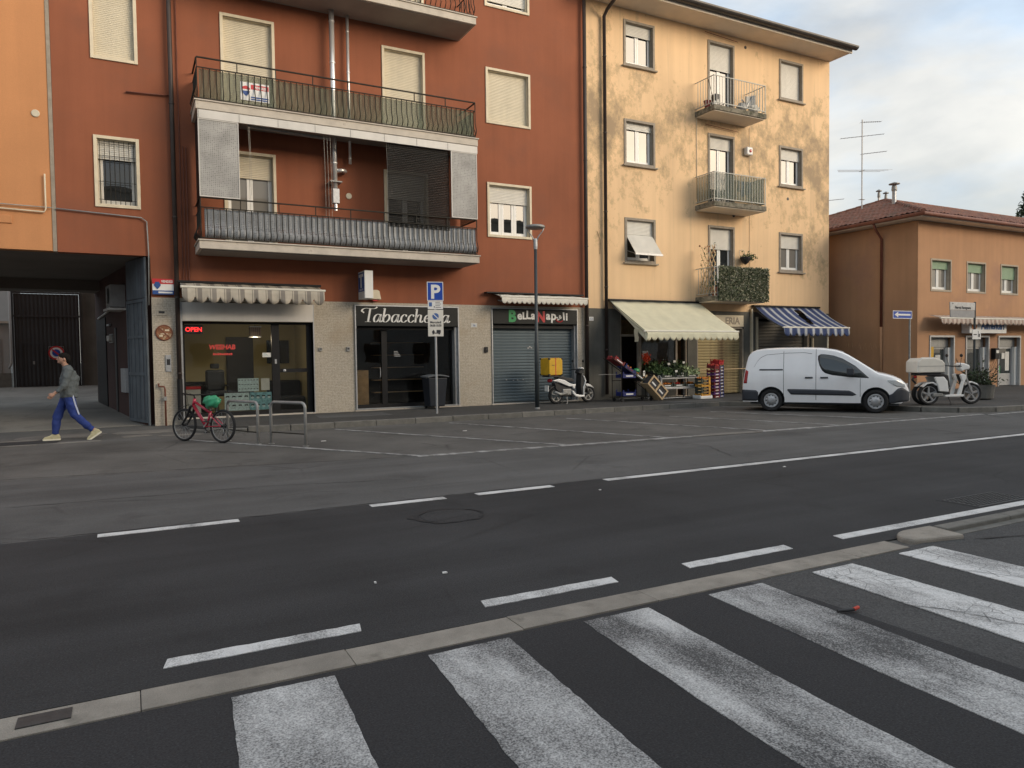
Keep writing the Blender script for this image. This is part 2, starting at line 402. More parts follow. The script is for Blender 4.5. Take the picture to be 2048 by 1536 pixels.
class NS:
    def __init__(s, d): s.__dict__.update(d)
def asphalt(name, base, patch=.12, speck=.25, crack=0, tracks=0, stones=.3):
    k = NS(nodes(name))
    f = k.mr(k.noise(.55, 6), .3, .7, 1-patch, 1+patch)
    f = k.op('MULTIPLY', f, k.mr(k.noise(95, 4), .3, .7, 1-speck, 1+speck))
    f = k.op('MULTIPLY', f, k.mr(k.noise(28, 4), .3, .7, .92, 1.08))
    st = k.mr(k.voro(64)['Distance'], .05, .22, 1+stones*2.6, 1)          # pale chips of stone
    f = k.op('MULTIPLY', f, st)
    if tracks: f = k.op('MULTIPLY', f, k.mr(k.noise(1, 4, k.mapv((.10, 1.6, 1))), .3, .7, 1-tracks, 1+tracks))
    if crack:
        cr = k.mr(k.voro(.42, 'DISTANCE_TO_EDGE', k.mapv((1,1,1)))['Distance'], 0, .012, .45, 1)
        msk = k.mr(k.noise(.5, 3), .5, .6, 0, 1); cr = k.op('SUBTRACT', 1, k.op('MULTIPLY', k.op('SUBTRACT', 1, cr), k.op('MULTIPLY', msk, crack)))
        f = k.op('MULTIPLY', f, cr)
    c = k.scale(base, f)
    oil = k.mr(k.noise(1.1, 6, k.mapv((1,1,1), (7,3,0)), .65), .56, .72, 0, .6)
    c = k.mix(oil, c, tuple(x*.5 for x in base)); k.col(c, .88); k.p.inputs['Specular IOR Level'].default_value = .35
    k.bump(k.noise(140, 3), .5, .006)
asphalt('asphalt_new', (.034, .0345, .036), .22, .45, .5, .26)
asphalt('asphalt_old', (.092, .0915, .090), .18, .34, .6, .2)
asphalt('asphalt_park', (.104, .101, .095), .30, .3, .8)
asphalt('asphalt_side', (.066, .066, .066), .18, .5, .5)
asphalt('asphalt_patch', (.031, .031, .033), .18, .45, 0)
asphalt('asphalt_pave', (.060, .058, .055), .18, .22, .5)
asphalt('court_floor', (.20, .19, .17), .25, .2, .6)
asphalt('patch_pale', (.17, .16, .145), .4, .25, .4)
def paint(name, wear, sc=1.0, cracked=0, under=(.06,.06,.061), white=.62):
    k = NS(nodes(name))
    a = k.noise(1.7*sc, 5, k.mapv((1.6, .5, 1)), .6); b = k.noise(120, 3); 
    f = k.op('ADD', k.mr(a, .25, .75, -.62, .62), k.mr(b, .3, .7, -.42, .42)); f = k.op('ADD', f, .55-wear*1.1)
    f = k.mr(f, -.25, .75, 0, 1)
    c = k.mix(f, under, k.scale((white, white, white*.985), k.mr(k.noise(9, 5), .3, .7, .88, 1.06)))
    if cracked:
        cr = k.mr(k.voro(7.5, 'DISTANCE_TO_EDGE', k.mapv((1,1,1)))['Distance'], 0, .028, 1, 0); m = k.mr(k.noise(1.3, 4), .38, .52, 0, 1)
        c = k.mix(k.op('MULTIPLY', k.op('MULTIPLY', cr, m), cracked), c, (.09,.088,.085))
    k.col(c, .8); k.bump(b, .3, .004)
paint('paint_line', -.12, white=.66); paint('paint_thin', .32, 2.0, under=(.085,.083,.078), white=.46); paint('paint_worn', .38, 1.1, white=.60); paint('paint_worn_soft', .30, .8, white=.62); paint('paint_cracked', -.02, 1, .9, (.082,.081,.08), .70)

# yellow plaster: flaking patches of bare render
k = NS(nodes('plaster_yellow')); xyz = k.sep()
big = k.scale((.78, .545, .32), k.mr(k.noise(.45, 5), .3, .7, .93, 1.06)); big = k.scale(big, k.mr(k.noise(1, 5, k.mapv((3.5,3.5,.16))), .3, .7, .93, 1.04))
zb = k.op('SUBTRACT', 1, k.op('ABSOLUTE', k.op('DIVIDE', k.op('SUBTRACT', xyz['Z'], 9.2), 3.4)))
zb = k.mr(zb, -.9, 1, -.30, .10); xb = k.mr(k.op('ABSOLUTE', k.op('SUBTRACT', xyz['X'], 18.6)), 1, 5.5, -.06, .055)
nn = k.op('ADD', k.op('ADD', k.noise(1.5, 12, k.mapv((1,1,.8)), .76), k.op('MULTIPLY', k.noise(.33, 3), .35)), k.op('ADD', zb, xb))
msk = k.mr(nn, .645, .70, 0, 1); inner = k.mr(nn, .70, .84, 0, 1)
c = k.mix(k.op('MULTIPLY', msk, .55), big, (.50, .36, .20)); c = k.mix(k.op('MULTIPLY', inner, .8), c, (.30, .225, .15))
dr = k.mr(k.noise(1, 6, k.mapv((2.6,2.6,.11), (5,0,2)), .6), .60, .74, 0, .38); c = k.mix(dr, c, (.36, .29, .20))
sp = k.mr(k.noise(3.2, 8, rg=.7), .66, .72, 0, .6); c = k.mix(sp, c, (.36, .24, .12))
k.col(c, .92); k.bump(k.op('SUBTRACT', k.noise(70, 4), k.op('MULTIPLY', msk, .8)), .25)

# stone strip cladding of the shop fronts
k = NS(nodes('cladding'))
br = k.n.new('ShaderNodeTexBrick'); mpv = k.mapv((1,1,1), (0,0,0), (pi/2,0,0)); k.l(mpv, br.inputs['Vector'])
br.inputs['Scale'].default_value = 1; br.inputs['Brick Width'].default_value = .19; br.inputs['Row Height'].default_value = .045; br.inputs['Mortar Size'].default_value = .004
br.inputs['Color1'].default_value = (.49,.44,.36,1); br.inputs['Color2'].default_value = (.455,.405,.325,1); br.inputs['Mortar'].default_value = (.36,.315,.25,1); br.inputs['Bias'].default_value = -.2
c = k.scale(br.outputs['Color'], k.mr(k.noise(22, 8, rg=.8), .3, .7, .62, 1.28)); c = k.mix(k.mr(k.noise(1.1, 6), .52, .72, 0, .55), c, (.34, .27, .18))
k.col(c, .92); k.bump(k.op('ADD', k.op('MULTIPLY', br.outputs['Fac'], -1), k.noise(60, 4)), .5, .012)

def stripes(name, cols, period, axis='X', fine=.04, rough=.85):
    """woven stripes across a cloth, repeating every `period` metres"""
    k = NS(nodes(name)); x = k.sep()[axis]
    fr = k.op('FRACT', k.op('DIVIDE', x, period)); r = k.n.new('ShaderNodeValToRGB'); r.color_ramp.interpolation = 'CONSTANT'
    e = r.color_ramp.elements
    while len(e) < len(cols): e.new(.5)
    for i, (pos, cc) in enumerate(cols): e[i].position = pos; e[i].color = (*cc, 1)
    k.l(fr, r.inputs[0]); c = k.scale(r.outputs[0], k.mr(k.noise(2.5, 6), .3, .7, .82, 1.1)); k.col(c, rough); k.bump(k.noise(160, 2), .15)
stripes('cloth_grey_stripe', [(0,(.44,.40,.33)),(.45,(.23,.21,.18)),(.52,(.44,.40,.33)),(.60,(.22,.20,.175)),(.92,(.44,.40,.33))], .33)
stripes('cloth_blue_stripe', [(0,(.025,.045,.13)),(.14,(.15,.18,.26)),(.24,(.40,.42,.44)),(.50,(.15,.18,.26)),(.60,(.025,.045,.13))], .40)
stripes('cloth_pink_stripe', [(0,(.52,.44,.37)),(.5,(.33,.24,.20))], .28)
stripes('lamp_slats', [(0,(.25,.17,.12)),(.5,(.42,.30,.22))], .05)
# rusty old roller shutter
k = NS(nodes('shutter_rust')); xyz = k.sep()
c = k.scale((.33, .265, .135), k.mr(k.noise(1, 6, k.mapv((.7,1,7))), .3, .7, .6, 1.25)); c = k.mix(k.mr(k.noise(.9, 8, k.mapv((1,1,1.5), (3,0,1)), .7), .50, .62, 0, .95), c, (.095, .055, .03)); k.col(c, .85)
k = NS(nodes('shutter_bluegrey')); c = k.scale((.088, .118, .135), k.mr(k.noise(1.2, 6), .3, .7, .8, 1.2)); c = k.mix(k.mr(k.noise(4, 6), .62, .7, 0, .6), c, (.20,.21,.21)); k.col(c, .5); k.p.inputs['Metallic'].default_value = .25
k = NS(nodes('shutter_steel')); c = k.scale((.20, .195, .175), k.mr(k.noise(1, 6, k.mapv((.8,1,5))), .3, .7, .72, 1.2)); k.col(c, .42); k.p.inputs['Metallic'].default_value = .5

# ================================================================== ground
def sheet(name, poly, z, mt, parent=None, thick=.02, kind='structure', label=None):
    o = MB().prism(poly, z-thick, z, 'xy').build(name, mt, parent)
    if parent is None: tag(o, label, None, None, kind)
    return o
ground = tag(MB().prism([(-400,-400),(500,-400),(500,500),(-400,500)], -.6, -.012, 'xy').build('ground', 'asphalt_park'), kind='structure')
road = sheet('road', [(-80,3.93),(6.2,3.93),(6.3,4.0),(120,3.9),(120,7.75),(-80,7.75)], .0, 'asphalt_new')
lane = sheet('road_lane', [(-80,7.75),(120,7.75),(120,10.35),(20.8,10.55),(13.0,10.75),(3,11.3),(-2,12.0),(-80,13)], .0, 'asphalt_old')
# dark patch of newer tar in the side street, older tar beside it
sidest = sheet('side_street', [(3.0,3.7),(3.0,-30),(60,-30),(60,3.74),(6.3,3.74)], -.004, 'asphalt_side')
sheet('side_street_patch', [(-30,3.68),(-30,-30),(3.95,-30),(3.92,2.1),(3.90,3.2),(3.8,3.68)], .0, 'asphalt_patch')
court = tag(MB().add([(-30,20.5,.001),(1.2,20.5,.001),(1.2,60,1.55),(-30,60,1.55),(-30,20.5,-.3),(1.2,20.5,-.3),(1.2,60,-.3),(-30,60,-.3)],
   [(0,1,2,3),(4,7,6,5),(0,4,5,1),(1,5,6,2),(2,6,7,3),(3,7,4,0)]).build('courtyard_floor', 'court_floor'), kind='structure')
# pale worn patches and concrete aprons at the passage mouth
for i, (cx, cy, sx, sy, a) in enumerate([(-1.0,17.05,.42,.16,.1),(-1.35,18.5,.9,.55,-.1),(.35,18.6,.75,.5,.25),(.05,17.7,.35,.22,.2),(1.0,17.35,.5,.18,-.2),(-2.0,16.95,.35,.1,0),(-2.1,17.9,.4,.2,.1)]):
    pts = []; rr = random.Random(i)
    for j in range(11):
        t = 2*pi*j/11; q = .75+.4*rr.random(); u, v = sx*cos(t)*q, sy*sin(t)*q; pts.append((cx+u*cos(a)-v*sin(a), cy+u*sin(a)+v*cos(a)))
    sheet('worn_patch', pts, -.004, 'patch_pale', ground, .006)
sheet('tar_patch', [(-2.4,17.15),(-1.35,17.2),(-1.3,17.75),(-2.5,17.8)], -.003, 'asphalt_patch', ground, .006)

def ragged(pts, step=.06, j=.012, seed=0):
    rr_ = random.Random(seed); out_ = []
    for i in range(len(pts)):
        p, q = Vector(pts[i]), Vector(pts[(i+1) % len(pts)]); n_ = max(1, int((q-p).length/step)); d = (q-p).normalized(); nn_ = Vector((-d.y, d.x))
        for t in range(n_): out_.append(tuple(p.lerp(q, t/n_)+(nn_*rr_.uniform(-j, j) if t else Vector((0,0)))))
    return out_
# ---- lane markings (paint lies 4 mm proud of the tar)
def line(name, x0, y0, x1, y1, w, mt='paint_line', parent=road, z=.004, skew=0):
    d = Vector((x1-x0, y1-y0)); n = Vector((-d.y, d.x)).normalized()*w/2; e = d.normalized()*skew
    pts = [(x0-n.x-e.x,y0-n.y-e.y),(x1-n.x-e.x,y1-n.y-e.y),(x1+n.x+e.x,y1+n.y+e.y),(x0+n.x+e.x,y0+n.y+e.y)]
    return sheet(name, ragged(pts, .07, .005, int(x0*100)) if d.length < 8 else pts, z, mt, parent, .006)
for a, b in ((-2.65,-1.5),(-.31,.92),(2.27,3.14),(3.54,4.57)): line('lane_dash', a, 7.65, b, 7.65, .125)
line('centre_line', 5.37, 7.66, 90, 7.5, .13)
for a, b in ((-1.75,-.75),(.12,1.17),(1.98,3.02),(3.68,4.77)): line('edge_dash', a, 4.205, b, 4.20, .12, skew=.012)
line('edge_line', 5.38, 4.20, 80, 3.98, .12, skew=.012)
bay = [((1.0,16.15),(4.19,11.20)),((4.12,16.58),(6.94,11.18)),((6.96,16.54),(9.22,11.0)),((9.94,15.95),(11.74,10.95)),((12.47,14.84),(13.95,10.78)),((14.4,15.4),(16.3,10.85))]
for (a, b), (c, d) in bay: line('bay_line', a, b, c, d, .10, 'paint_thin', ground, -.003)
line('bay_edge_line', 4.1, 11.14, 12.9, 10.72, .16, 'paint_thin', ground, .006)
line('bay_edge_line', 12.9, 10.72, 19.0, 10.62, .12, 'paint_thin', ground, .006)
line('bay_edge_line', 19.0, 10.45, 60, 10.2, .10, 'paint_thin', ground, .006)
sheet('worn_patch', [(9.6,10.78),(11.3,10.62),(11.6,10.85),(10.2,11.02)], .010, 'patch_pale', ground, .006)
# zebra crossing
for i in range(6):
    x = .38 + i*.995
    pts = [(x,3.62),(x-.10,2.2),(x-.14,.6),(x-.18,-1.2),(x+.32,-1.2),(x+.36,.6),(x+.40,2.2),(x+.49,3.62)] if i < 4 else [(x,3.62),(x-.07,2.2),(x-.12,-1.2),(x+.40,-1.2),(x+.43,2.4),(x+.44,3.62)]
    sheet('zebra_stripe', ragged(pts, .05, .004, i), .004, ['paint_worn_soft','paint_worn_soft','paint_worn','paint_worn','paint_cracked','paint_cracked'][i], sidest, .006)
# sunken manhole, iron grating
MBm = MB(); MBm.lathe([(.30,-.03),(.30,.003),(.27,.006),(0.01,.007)], (2.83,6.75,0), 'z', 28)
MBm.build('manhole_cover', 'asphalt_new', road)
k = 30; MBr = MB(); vs = []
for j in range(k):
    t = 2*pi*j/k; q = 1+.06*sin(5*t)+.05*sin(11*t+1)
    e_ = .018+.045*max(0,sin(t-.5))+.03*max(0,cos(t-3.3)); vs += [(2.83+.33*cos(t), 6.75+.29*sin(t), .0055), (2.83+(.335+e_)*q*cos(t), 6.75+(.292+e_)*q*sin(t), .005)]
MBr.add(vs, [(2*j, 2*j+1, (2*j+3) % (2*k), (2*j+2) % (2*k)) for j in range(k)]); MBr.build('dark_ring', 'rubber', road)  # flat dark ring round the cover, broader at its far left
gr = MB().box(7.62,8.6,4.28,4.73,-.02,.002).build('drain_frame', 'rubber', road)
bmn = MB().box(-.018,.018,-.018,.018,0,.006).mesh('grate_stud', 'grate_iron'); 
g2 = MB().box(7.655,8.57,4.30,4.695,-.01,.006).build('drain_cover', 'grate_iron', gr)
sm = MB()
for i in range(17):
    for j in range(7): sm.box(7.69+i*.052, 7.72+i*.052, 4.33+j*.052, 4.36+j*.052, .006, .013)
tag(sm.build('drain_studs', 'grate_iron', gr), kind='stuff')

# hairline cracks and tar-sealed joints
def crack(parent, pts, w_, z, seed, mt_='rubber'):
    rr_ = random.Random(seed); P = []
    for a_, b_ in zip(pts, pts[1:]):
        a_, b_ = Vector(a_), Vector(b_); n_ = max(2, int((b_-a_).length/.12))
        for i_ in range(n_): P.append(a_.lerp(b_, i_/n_)+Vector((rr_.uniform(-.02,.02), rr_.uniform(-.02,.02))))
    P.append(Vector(pts[-1])); vs_ = []
    for i_, p_ in enumerate(P):
        d_ = (P[min(i_+1,len(P)-1)]-P[max(i_-1,0)]).normalized(); ww_ = w_*rr_.uniform(.2,1)*(1 if 0 < i_ < len(P)-1 else .05); vs_ += [(p_.x-d_.y*ww_, p_.y+d_.x*ww_, z), (p_.x+d_.y*ww_, p_.y-d_.x*ww_, z)]
    m_ = MB(); m_.add(vs_, [(2*i_,2*i_+1,2*i_+3,2*i_+2) for i_ in range(len(P)-1)]); m_.build('crack', mt_, parent)
crack(ground, [(-4,12.35),(-1.6,12.02),(.6,11.72),(3.0,11.32),(4.0,11.2)], .022, .004, 1)
crack(lane, [(-4,7.80),(0,7.77),(4,7.76),(9,7.77),(16,7.77)], .012, .004, 2); crack(lane, [(-2,9.7),(1.5,9.55),(3.2,9.1)], .010, .004, 3); crack(lane, [(8.2,8.2),(8.9,9.6),(8.6,10.8)], .012, .004, 4)
crack(sidest, [(3.9,3.2),(4.4,2.7),(4.7,2.0),(5.6,1.2)], .006, .008, 5); crack(sidest, [(6.3,3.6),(7.2,3.3),(8.6,3.35)], .012, .003, 6); crack(sidest, [(5.2,3.3),(5.6,2.7),(6.4,2.6)], .005, .008, 7)
crack(ground, [(5.2,14.2),(6.8,13.2),(8.2,13.5),(10,12.4)], .016, -.003, 8); crack(ground, [(-1.8,15.2),(.4,14.6),(2.0,13.1)], .014, -.003, 9)
# ---- near gutter: concrete blocks flush with the tar, a kerb ramp, then the raised kerb
gutter = tag(MB().box(-30, 5.62, 3.66, 3.95, -.1, -.02).build('gutter', 'kerb_grey'), kind='structure')
x = -6.0; i = 0
while x < 5.5:
    ln = min(1.0, 5.6-x); w = MB(); yj = random.uniform(-.004,.004)
    w.box(x+.002, x+ln-.002, 3.69+yj, 3.915+yj, -.06, .006+random.uniform(-.001,.001)); w.build('gutter_block', 'concrete_kerb', gutter, bevel=.003); x += ln; i += 1
# iron lid let into a block
tag(MB().box(-.49,-.28,3.76,3.87,-.02,.011).build('gutter_lid','grate_iron',gutter))
n = 12
rv = []
for j in range(n+1):
    t = j/n; a = pi/2 + t*pi*.62
    rv.append((6.02+.26*cos(a)*1.1, 3.82+.19*sin(a)))
top = [(6.34,4.0)] + rv + [(6.28,3.645)]
MB().prism(top, -.05, .035, 'xy').build('kerb_ramp', 'concrete_kerb', gutter, bevel=.02)
kerb_near = tag(MB().box(6.35, 60, 3.76, 3.86, -.1, -.008).build('kerb_base','kerb_grey'), kind='structure')
x = 6.36
while x < 30:
    yy = 3.935-(x-6)*.0012; MB().box(x+.004, x+.996, yy-.085, yy+.045, -.05, .035+random.uniform(-.003,.003)).build('kerb_stone','kerb_grey',kerb_near,bevel=.012); x += 1

# ---- far pavement with kerb stones
pave = [(1.15,20.16),(1.15,18.4),(1.5,17.6),(2.3,17.12),(3.2,17.02),(17.1,17.02),(17.75,15.6),(18.35,13.6),(18.75,12.1),(19.2,11.4),(20.1,11.0),(21.4,10.85),(60,10.5),(60,20.16)]
pavement = tag(MB().prism(pave, -.3, .118, 'xy').build('pavement','asphalt_pave'), kind='structure')
tag(MB().box(25.3,60,20.16,60,-.3,.114).build('alley_floor','asphalt_pave'), kind='structure')
path = [Vector((1.2,18.1,0)),Vector((1.5,17.6,0)),Vector((2.3,17.10,0)),Vector((3.2,16.99,0))]
xx = 4.2
while xx < 17.2: path.append(Vector((xx,16.99,0))); xx += 1.0
path += [Vector(p) for p in ((17.65,15.8,0),(18.0,14.75,0),(18.28,13.75,0),(18.55,12.8,0),(18.72,12.05,0),(19.18,11.36,0),(20.1,10.96,0),(21.1,10.86,0))]
xx = 22.1
while xx < 40: path.append(Vector((xx, 10.86-(xx-21.1)*.009, 0))); xx += 1.0
for i in range(len(path)-1):
    p, q = path[i], path[i+1]; d = (q-p).normalized()*.004
    h = .125 + random.uniform(-.004,.004) if i > 1 else (.05, .09)[i]
    b = MB().beam(p+d+Vector((0,0,h/2-.1)), q-d+Vector((0,0,h/2-.1)), .15, h+.2); b.build('kerb_stone','kerb_grey',pavement,bevel=.015)
# pavement joints / repaired strip by the shop fronts
sheet('pavement_repair', [(4.2,18.4),(6.1,18.3),(6.15,19.4),(4.3,19.5)], .122, 'asphalt_old', pavement, .008)
sheet('pavement_repair', [(14.8,17.4),(17.0,17.3),(17.0,18.0),(14.9,18.05)], .122, 'asphalt_old', pavement, .008)
# litter on the tar
for i, (x, y, sx, col_) in enumerate([(2.02,4.95,.018,'litter_white'),(1.5,4.98,.007,'litter_white'),(4.9,7.1,.012,'litter_white'),(6.4,14.4,.05,'litter_white'),(3.3,14.2,.05,'litter_white'),(8.1,7.2,.02,'litter_white')]):
    o = MB().add([(x-sx,y-.01,.012),(x+sx,y-.012,.014),(x+sx*.8,y+.01,.014),(x-sx*.7,y+.015,.013),(x-sx,y-.01,.004),(x+sx,y-.012,.004),(x+sx*.8,y+.01,.004),(x-sx*.7,y+.015,.004)],[(0,1,2,3),(7,6,5,4),(0,4,5,1),(1,5,6,2),(2,6,7,3),(3,7,4,0)]).build('litter_scrap', col_)
    tag(o, ['white paper scrap on the dark road lane near the edge dashes','tiny pale scrap on the dark road left of the paper scrap','tiny pale scrap on the road just below the long centre line start','small white scrap on the parking bays below the shop with red lettering','white scrap on the tar right of the bicycle hoops','thin pale scrap on the dark lane right of centre'][i], 'litter')
lit = thing('lighter', 'small red and black plastic bit lying on the fourth zebra stripe', 'litter', (3.93,2.93,.008))
MB().cyl((3.90,2.93,.02),(3.955,2.94,.02),.011,8).build('cap','litter_red',lit); MB().cyl((3.79,2.96,.018),(3.90,2.93,.018),.010,8).build('barrel','black_plastic',lit)
# ================================================================== building helpers
def wall_front(mb, x0, x1, z0, z1, y, th, holes):
    """wall in the xz plane with rectangular holes (x0,x1,z0,z1) cut right through"""
    xs = sorted({x0, x1, *[h[0] for h in holes], *[h[1] for h in holes]}); zs = sorted({z0, z1, *[h[2] for h in holes], *[h[3] for h in holes]})
    xs = [x for x in xs if x0 <= x <= x1]; zs = [z for z in zs if z0 <= z <= z1]
    ins = lambda cx, cz: any(h[0] < cx < h[1] and h[2] < cz < h[3] for h in holes)
    for i in range(len(xs)-1):
        j = 0
        while j < len(zs)-1:
            cx = (xs[i]+xs[i+1])/2
            if ins(cx, (zs[j]+zs[j+1])/2): j += 1; continue
            e = j
            while e+1 < len(zs)-1 and not ins(cx, (zs[e+1]+zs[e+2])/2): e += 1
            a, b, c, d = xs[i], xs[i+1], zs[j], zs[e+1]
            mb.add([(a,y,c),(b,y,c),(b,y,d),(a,y,d),(a,y+th,c),(b,y+th,c),(b,y+th,d),(a,y+th,d)], [(0,1,2,3),(7,6,5,4)])
            j = e+1
    for a, b, c, d in holes:
        mb.add([(a,y,c),(b,y,c),(b,y,d),(a,y,d),(a,y+th,c),(b,y+th,c),(b,y+th,d),(a,y+th,d)], [(0,4,5,1),(1,5,6,2),(2,6,7,3),(3,7,4,0)])
    mb.add([(x0,y,z0),(x1,y,z0),(x1,y,z1),(x0,y,z1),(x0,y+th,z0),(x1,y+th,z0),(x1,y+th,z1),(x0,y+th,z1)], [(0,4,5,1),(1,5,6,2),(2,6,7,3),(3,7,4,0)])
def ribbed(mb, x0, x1, zlo, zhi, y, pitch=.045, dep=.009, lean=None):
    """closed roller-shutter curtain of bulged slats"""
    n = max(1, round((zhi-zlo)/pitch)); pts = []
    for i in range(n):
        z = zhi - i*(zhi-zlo)/n; h = (zhi-zlo)/n
        pts += [(y, z), (y-dep, z-h*.25), (y-dep, z-h*.75), (y, z-h*.98)]
    pts.append((y, zlo)); k = len(pts)
    if lean: pts = [lean(p[0], p[1]) for p in pts]
    vs = [(x0, a, b) for a, b in pts] + [(x1, a, b) for a, b in pts] + [(x0, a+.02, b) for a, b in pts] + [(x1, a+.02, b) for a, b in pts]
    fs = []
    for i in range(k-1): fs += [(i, i+1, k+i+1, k+i), (2*k+i, 3*k+i, 3*k+i+1, 2*k+i+1), (i, 2*k+i, 2*k+i+1, i+1), (k+i, k+i+1, 3*k+i+1, 3*k+i)]
    fs += [(0, k, 3*k, 2*k), (k-1, 3*k-1, 4*k-1, 2*k-1)]
    return mb.add(vs, fs)
def frame(mb, x0, x1, z0, z1, y0, y1, w, bottom=True, wb=None):
    mb.box(x0, x0+w, y0, y1, z0, z1); mb.box(x1-w, x1, y0, y1, z0, z1); mb.box(x0+w, x1-w, y0, y1, z1-w, z1)
    if bottom: mb.box(x0+w, x1-w, y0, y1, z0, z0+(wb or w))
    return mb
def window(B, x0, x1, z0, z1, Y, trim='trim_cream', tw=.075, shut=.3, shutmat='shutter_cream', n=2, sillmat=None, glass='glass_window', door=False, sash='white_pvc', blind=False, name='window', proud=.035, sashw=.075):
    """x0..z1 is the hole in the wall; the surround sits proud around it"""
    wd = frame(MB(), x0-tw, x1+tw, z0-(0 if door else tw), z1+tw, Y-proud, Y+.02, tw, bottom=not door).build(name, trim, B, bevel=.006)
    if sillmat: MB().box(x0-tw-.07, x1+tw+.07, Y-.10, Y+.03, z0-tw-.05, z0-tw-.002).build('sill', sillmat, wd, bevel=.008)
    frame(MB(), x0, x1, z0, z1, Y+.021, Y+.165, .012).build('reveal_lining', trim, wd)
    zs = z1 - shut*(z1-z0)
    if shut > 0: ribbed(MB(), x0+.014, x1-.014, zs, z1-.004, Y+.11).build('shutter', shutmat, wd)
    if shut < .98:
        yf = Y+.17; m = MB(); ww = (x1-x0)/n
        frame(m, x0+.002, x1-.002, z0+.002, z1-.004, yf, yf+.06, .04); sl = MB()
        for i in range(n):
            a, b = x0+.02+i*(ww-.02*(1 if n > 1 else 2)/1), 0
            a = x0+.035+i*(x1-x0-.07)/n; b = a+(x1-x0-.07)/n
            frame(sl, a+.002, b-.002, z0+.03, z1-.03, yf-.022, yf+.035, sashw, wb=.09)
            MB().box(a+sashw-.01, b-sashw+.01, yf, yf+.012, z0+.1, z1-.1).build('pane', glass, wd)
        m.build('frame', sash, wd); sl.build('sash', sash, wd, bevel=.006)
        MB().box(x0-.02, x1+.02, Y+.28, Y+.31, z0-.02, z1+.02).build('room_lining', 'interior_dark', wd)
    return wd
def pipe(B, pts, r, mt, name='downpipe', brackets=()):
    p = MB().tube(pts, r, 10).build(name, mt, B, smooth=True)
    b = MB()
    for z in brackets: b.lathe([(r+.004,z-.02),(r+.012,z-.015),(r+.012,z+.015),(r+.004,z+.02)], (pts[-1][0], pts[-1][1], 0), 'z', 10)
    if brackets: b.build('bracket', mt, p)
    return p

# ================================================================== RED BUILDING  (front at y = 20.2)
YF = 20.2
RB = thing('red_building', 'terracotta red four storey block with long balconies over the tobacco shop', 'building', (13.4,20.2,0))
rw = [(-.55,.28,5.42,6.98),(-.55,.31,8.94,10.55),(9.92,11.33,5.38,6.9),(9.92,11.33,8.84,10.38),(9.92,11.33,12.36,13.9)]
rd = [(2.36,3.56,7.86,10.46),(6.65,7.80,7.86,10.42),(2.36,3.52,4.5,6.98),(6.65,7.84,4.5,6.93),(2.36,3.56,11.2,13.8),(6.65,7.80,11.2,13.8)]
shops = [(1.2,4.47,.12,3.12),(5.62,8.82,.14,3.14),(9.92,13.08,.14,3.14)]
m = MB(); wall_front(m, -1.43, 13.415, 3.2, 16, YF, .3, [h for h in rw+rd if h[2] > 3.2] + [])
# carriage passage: nothing below z 4.22 left of x .52, so cut that corner out
m = MB(); wall_front(m, -1.43, .52, 4.22, 16, YF, .3, [h for h in rw if h[1] < .5]); wall_front(m, .52, 13.415, 3.2, 16, YF, .3, [h for h in rw+rd if h[0] > .5])
m.build('wall', 'plaster_red', RB)
m = MB(); wall_front(m, .52, 13.36, -.05, 3.2, YF-.025, .3, [(a,b,-.05 if c < 1 else c,d) for a,b,c,d in shops]); m.build('stone_cladding', 'cladding', RB)
m = MB(); m.box(-1.43, -1.2, YF+.32, 28, 4.3, 16); m.box(13.1, 13.4, YF+.32, 28, 0, 16); m.box(-1.43, 13.4, 28, 28.3, 4.3, 16); m.box(.9,13.4,28,28.3,0,4.3); m.box(-1.6,13.6,19.9,28.5,16.0,16.3); m.build('side_wall', 'plaster_red', RB)
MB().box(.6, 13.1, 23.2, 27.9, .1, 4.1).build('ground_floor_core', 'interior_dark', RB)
for h in rw[:1]: w1 = window(RB, *h, YF, shut=.30, shutmat='shutter_white', n=1, sash='shutter_white')
# iron grille of the small window
g = MB(); a, b, c, d = rw[0]
for i in range(8): x = a+.05+i*(b-a-.1)/7; g.cyl((x,YF+.045,c+.02),(x,YF+.045,d-.02),.008,6)
for z in (c+.12, c+.55, c+1.08, c+1.17, d-.1): g.cyl((a+.01,YF+.045,z),(b-.01,YF+.045,z),.007,6)
g.build('grille', 'rail_iron', w1)
window(RB, *rw[1], YF, shut=1)
window(RB, *rw[2], YF, shut=.34, n=3, shutmat='shutter_white', sashw=.09)
window(RB, *rw[3], YF, shut=1)
window(RB, *rw[4], YF, shut=.9, shutmat='shutter_white')
for i in (0,1,4,5): window(RB, *rd[i], YF, shut=1, door=True, name='balcony_door')
window(RB, *rd[2], YF, shut=.24, door=True, name='balcony_door', glass='glass_curtained')
window(RB, *rd[3], YF, shut=.30, door=True, name='balcony_door', shutmat='shutter_white')

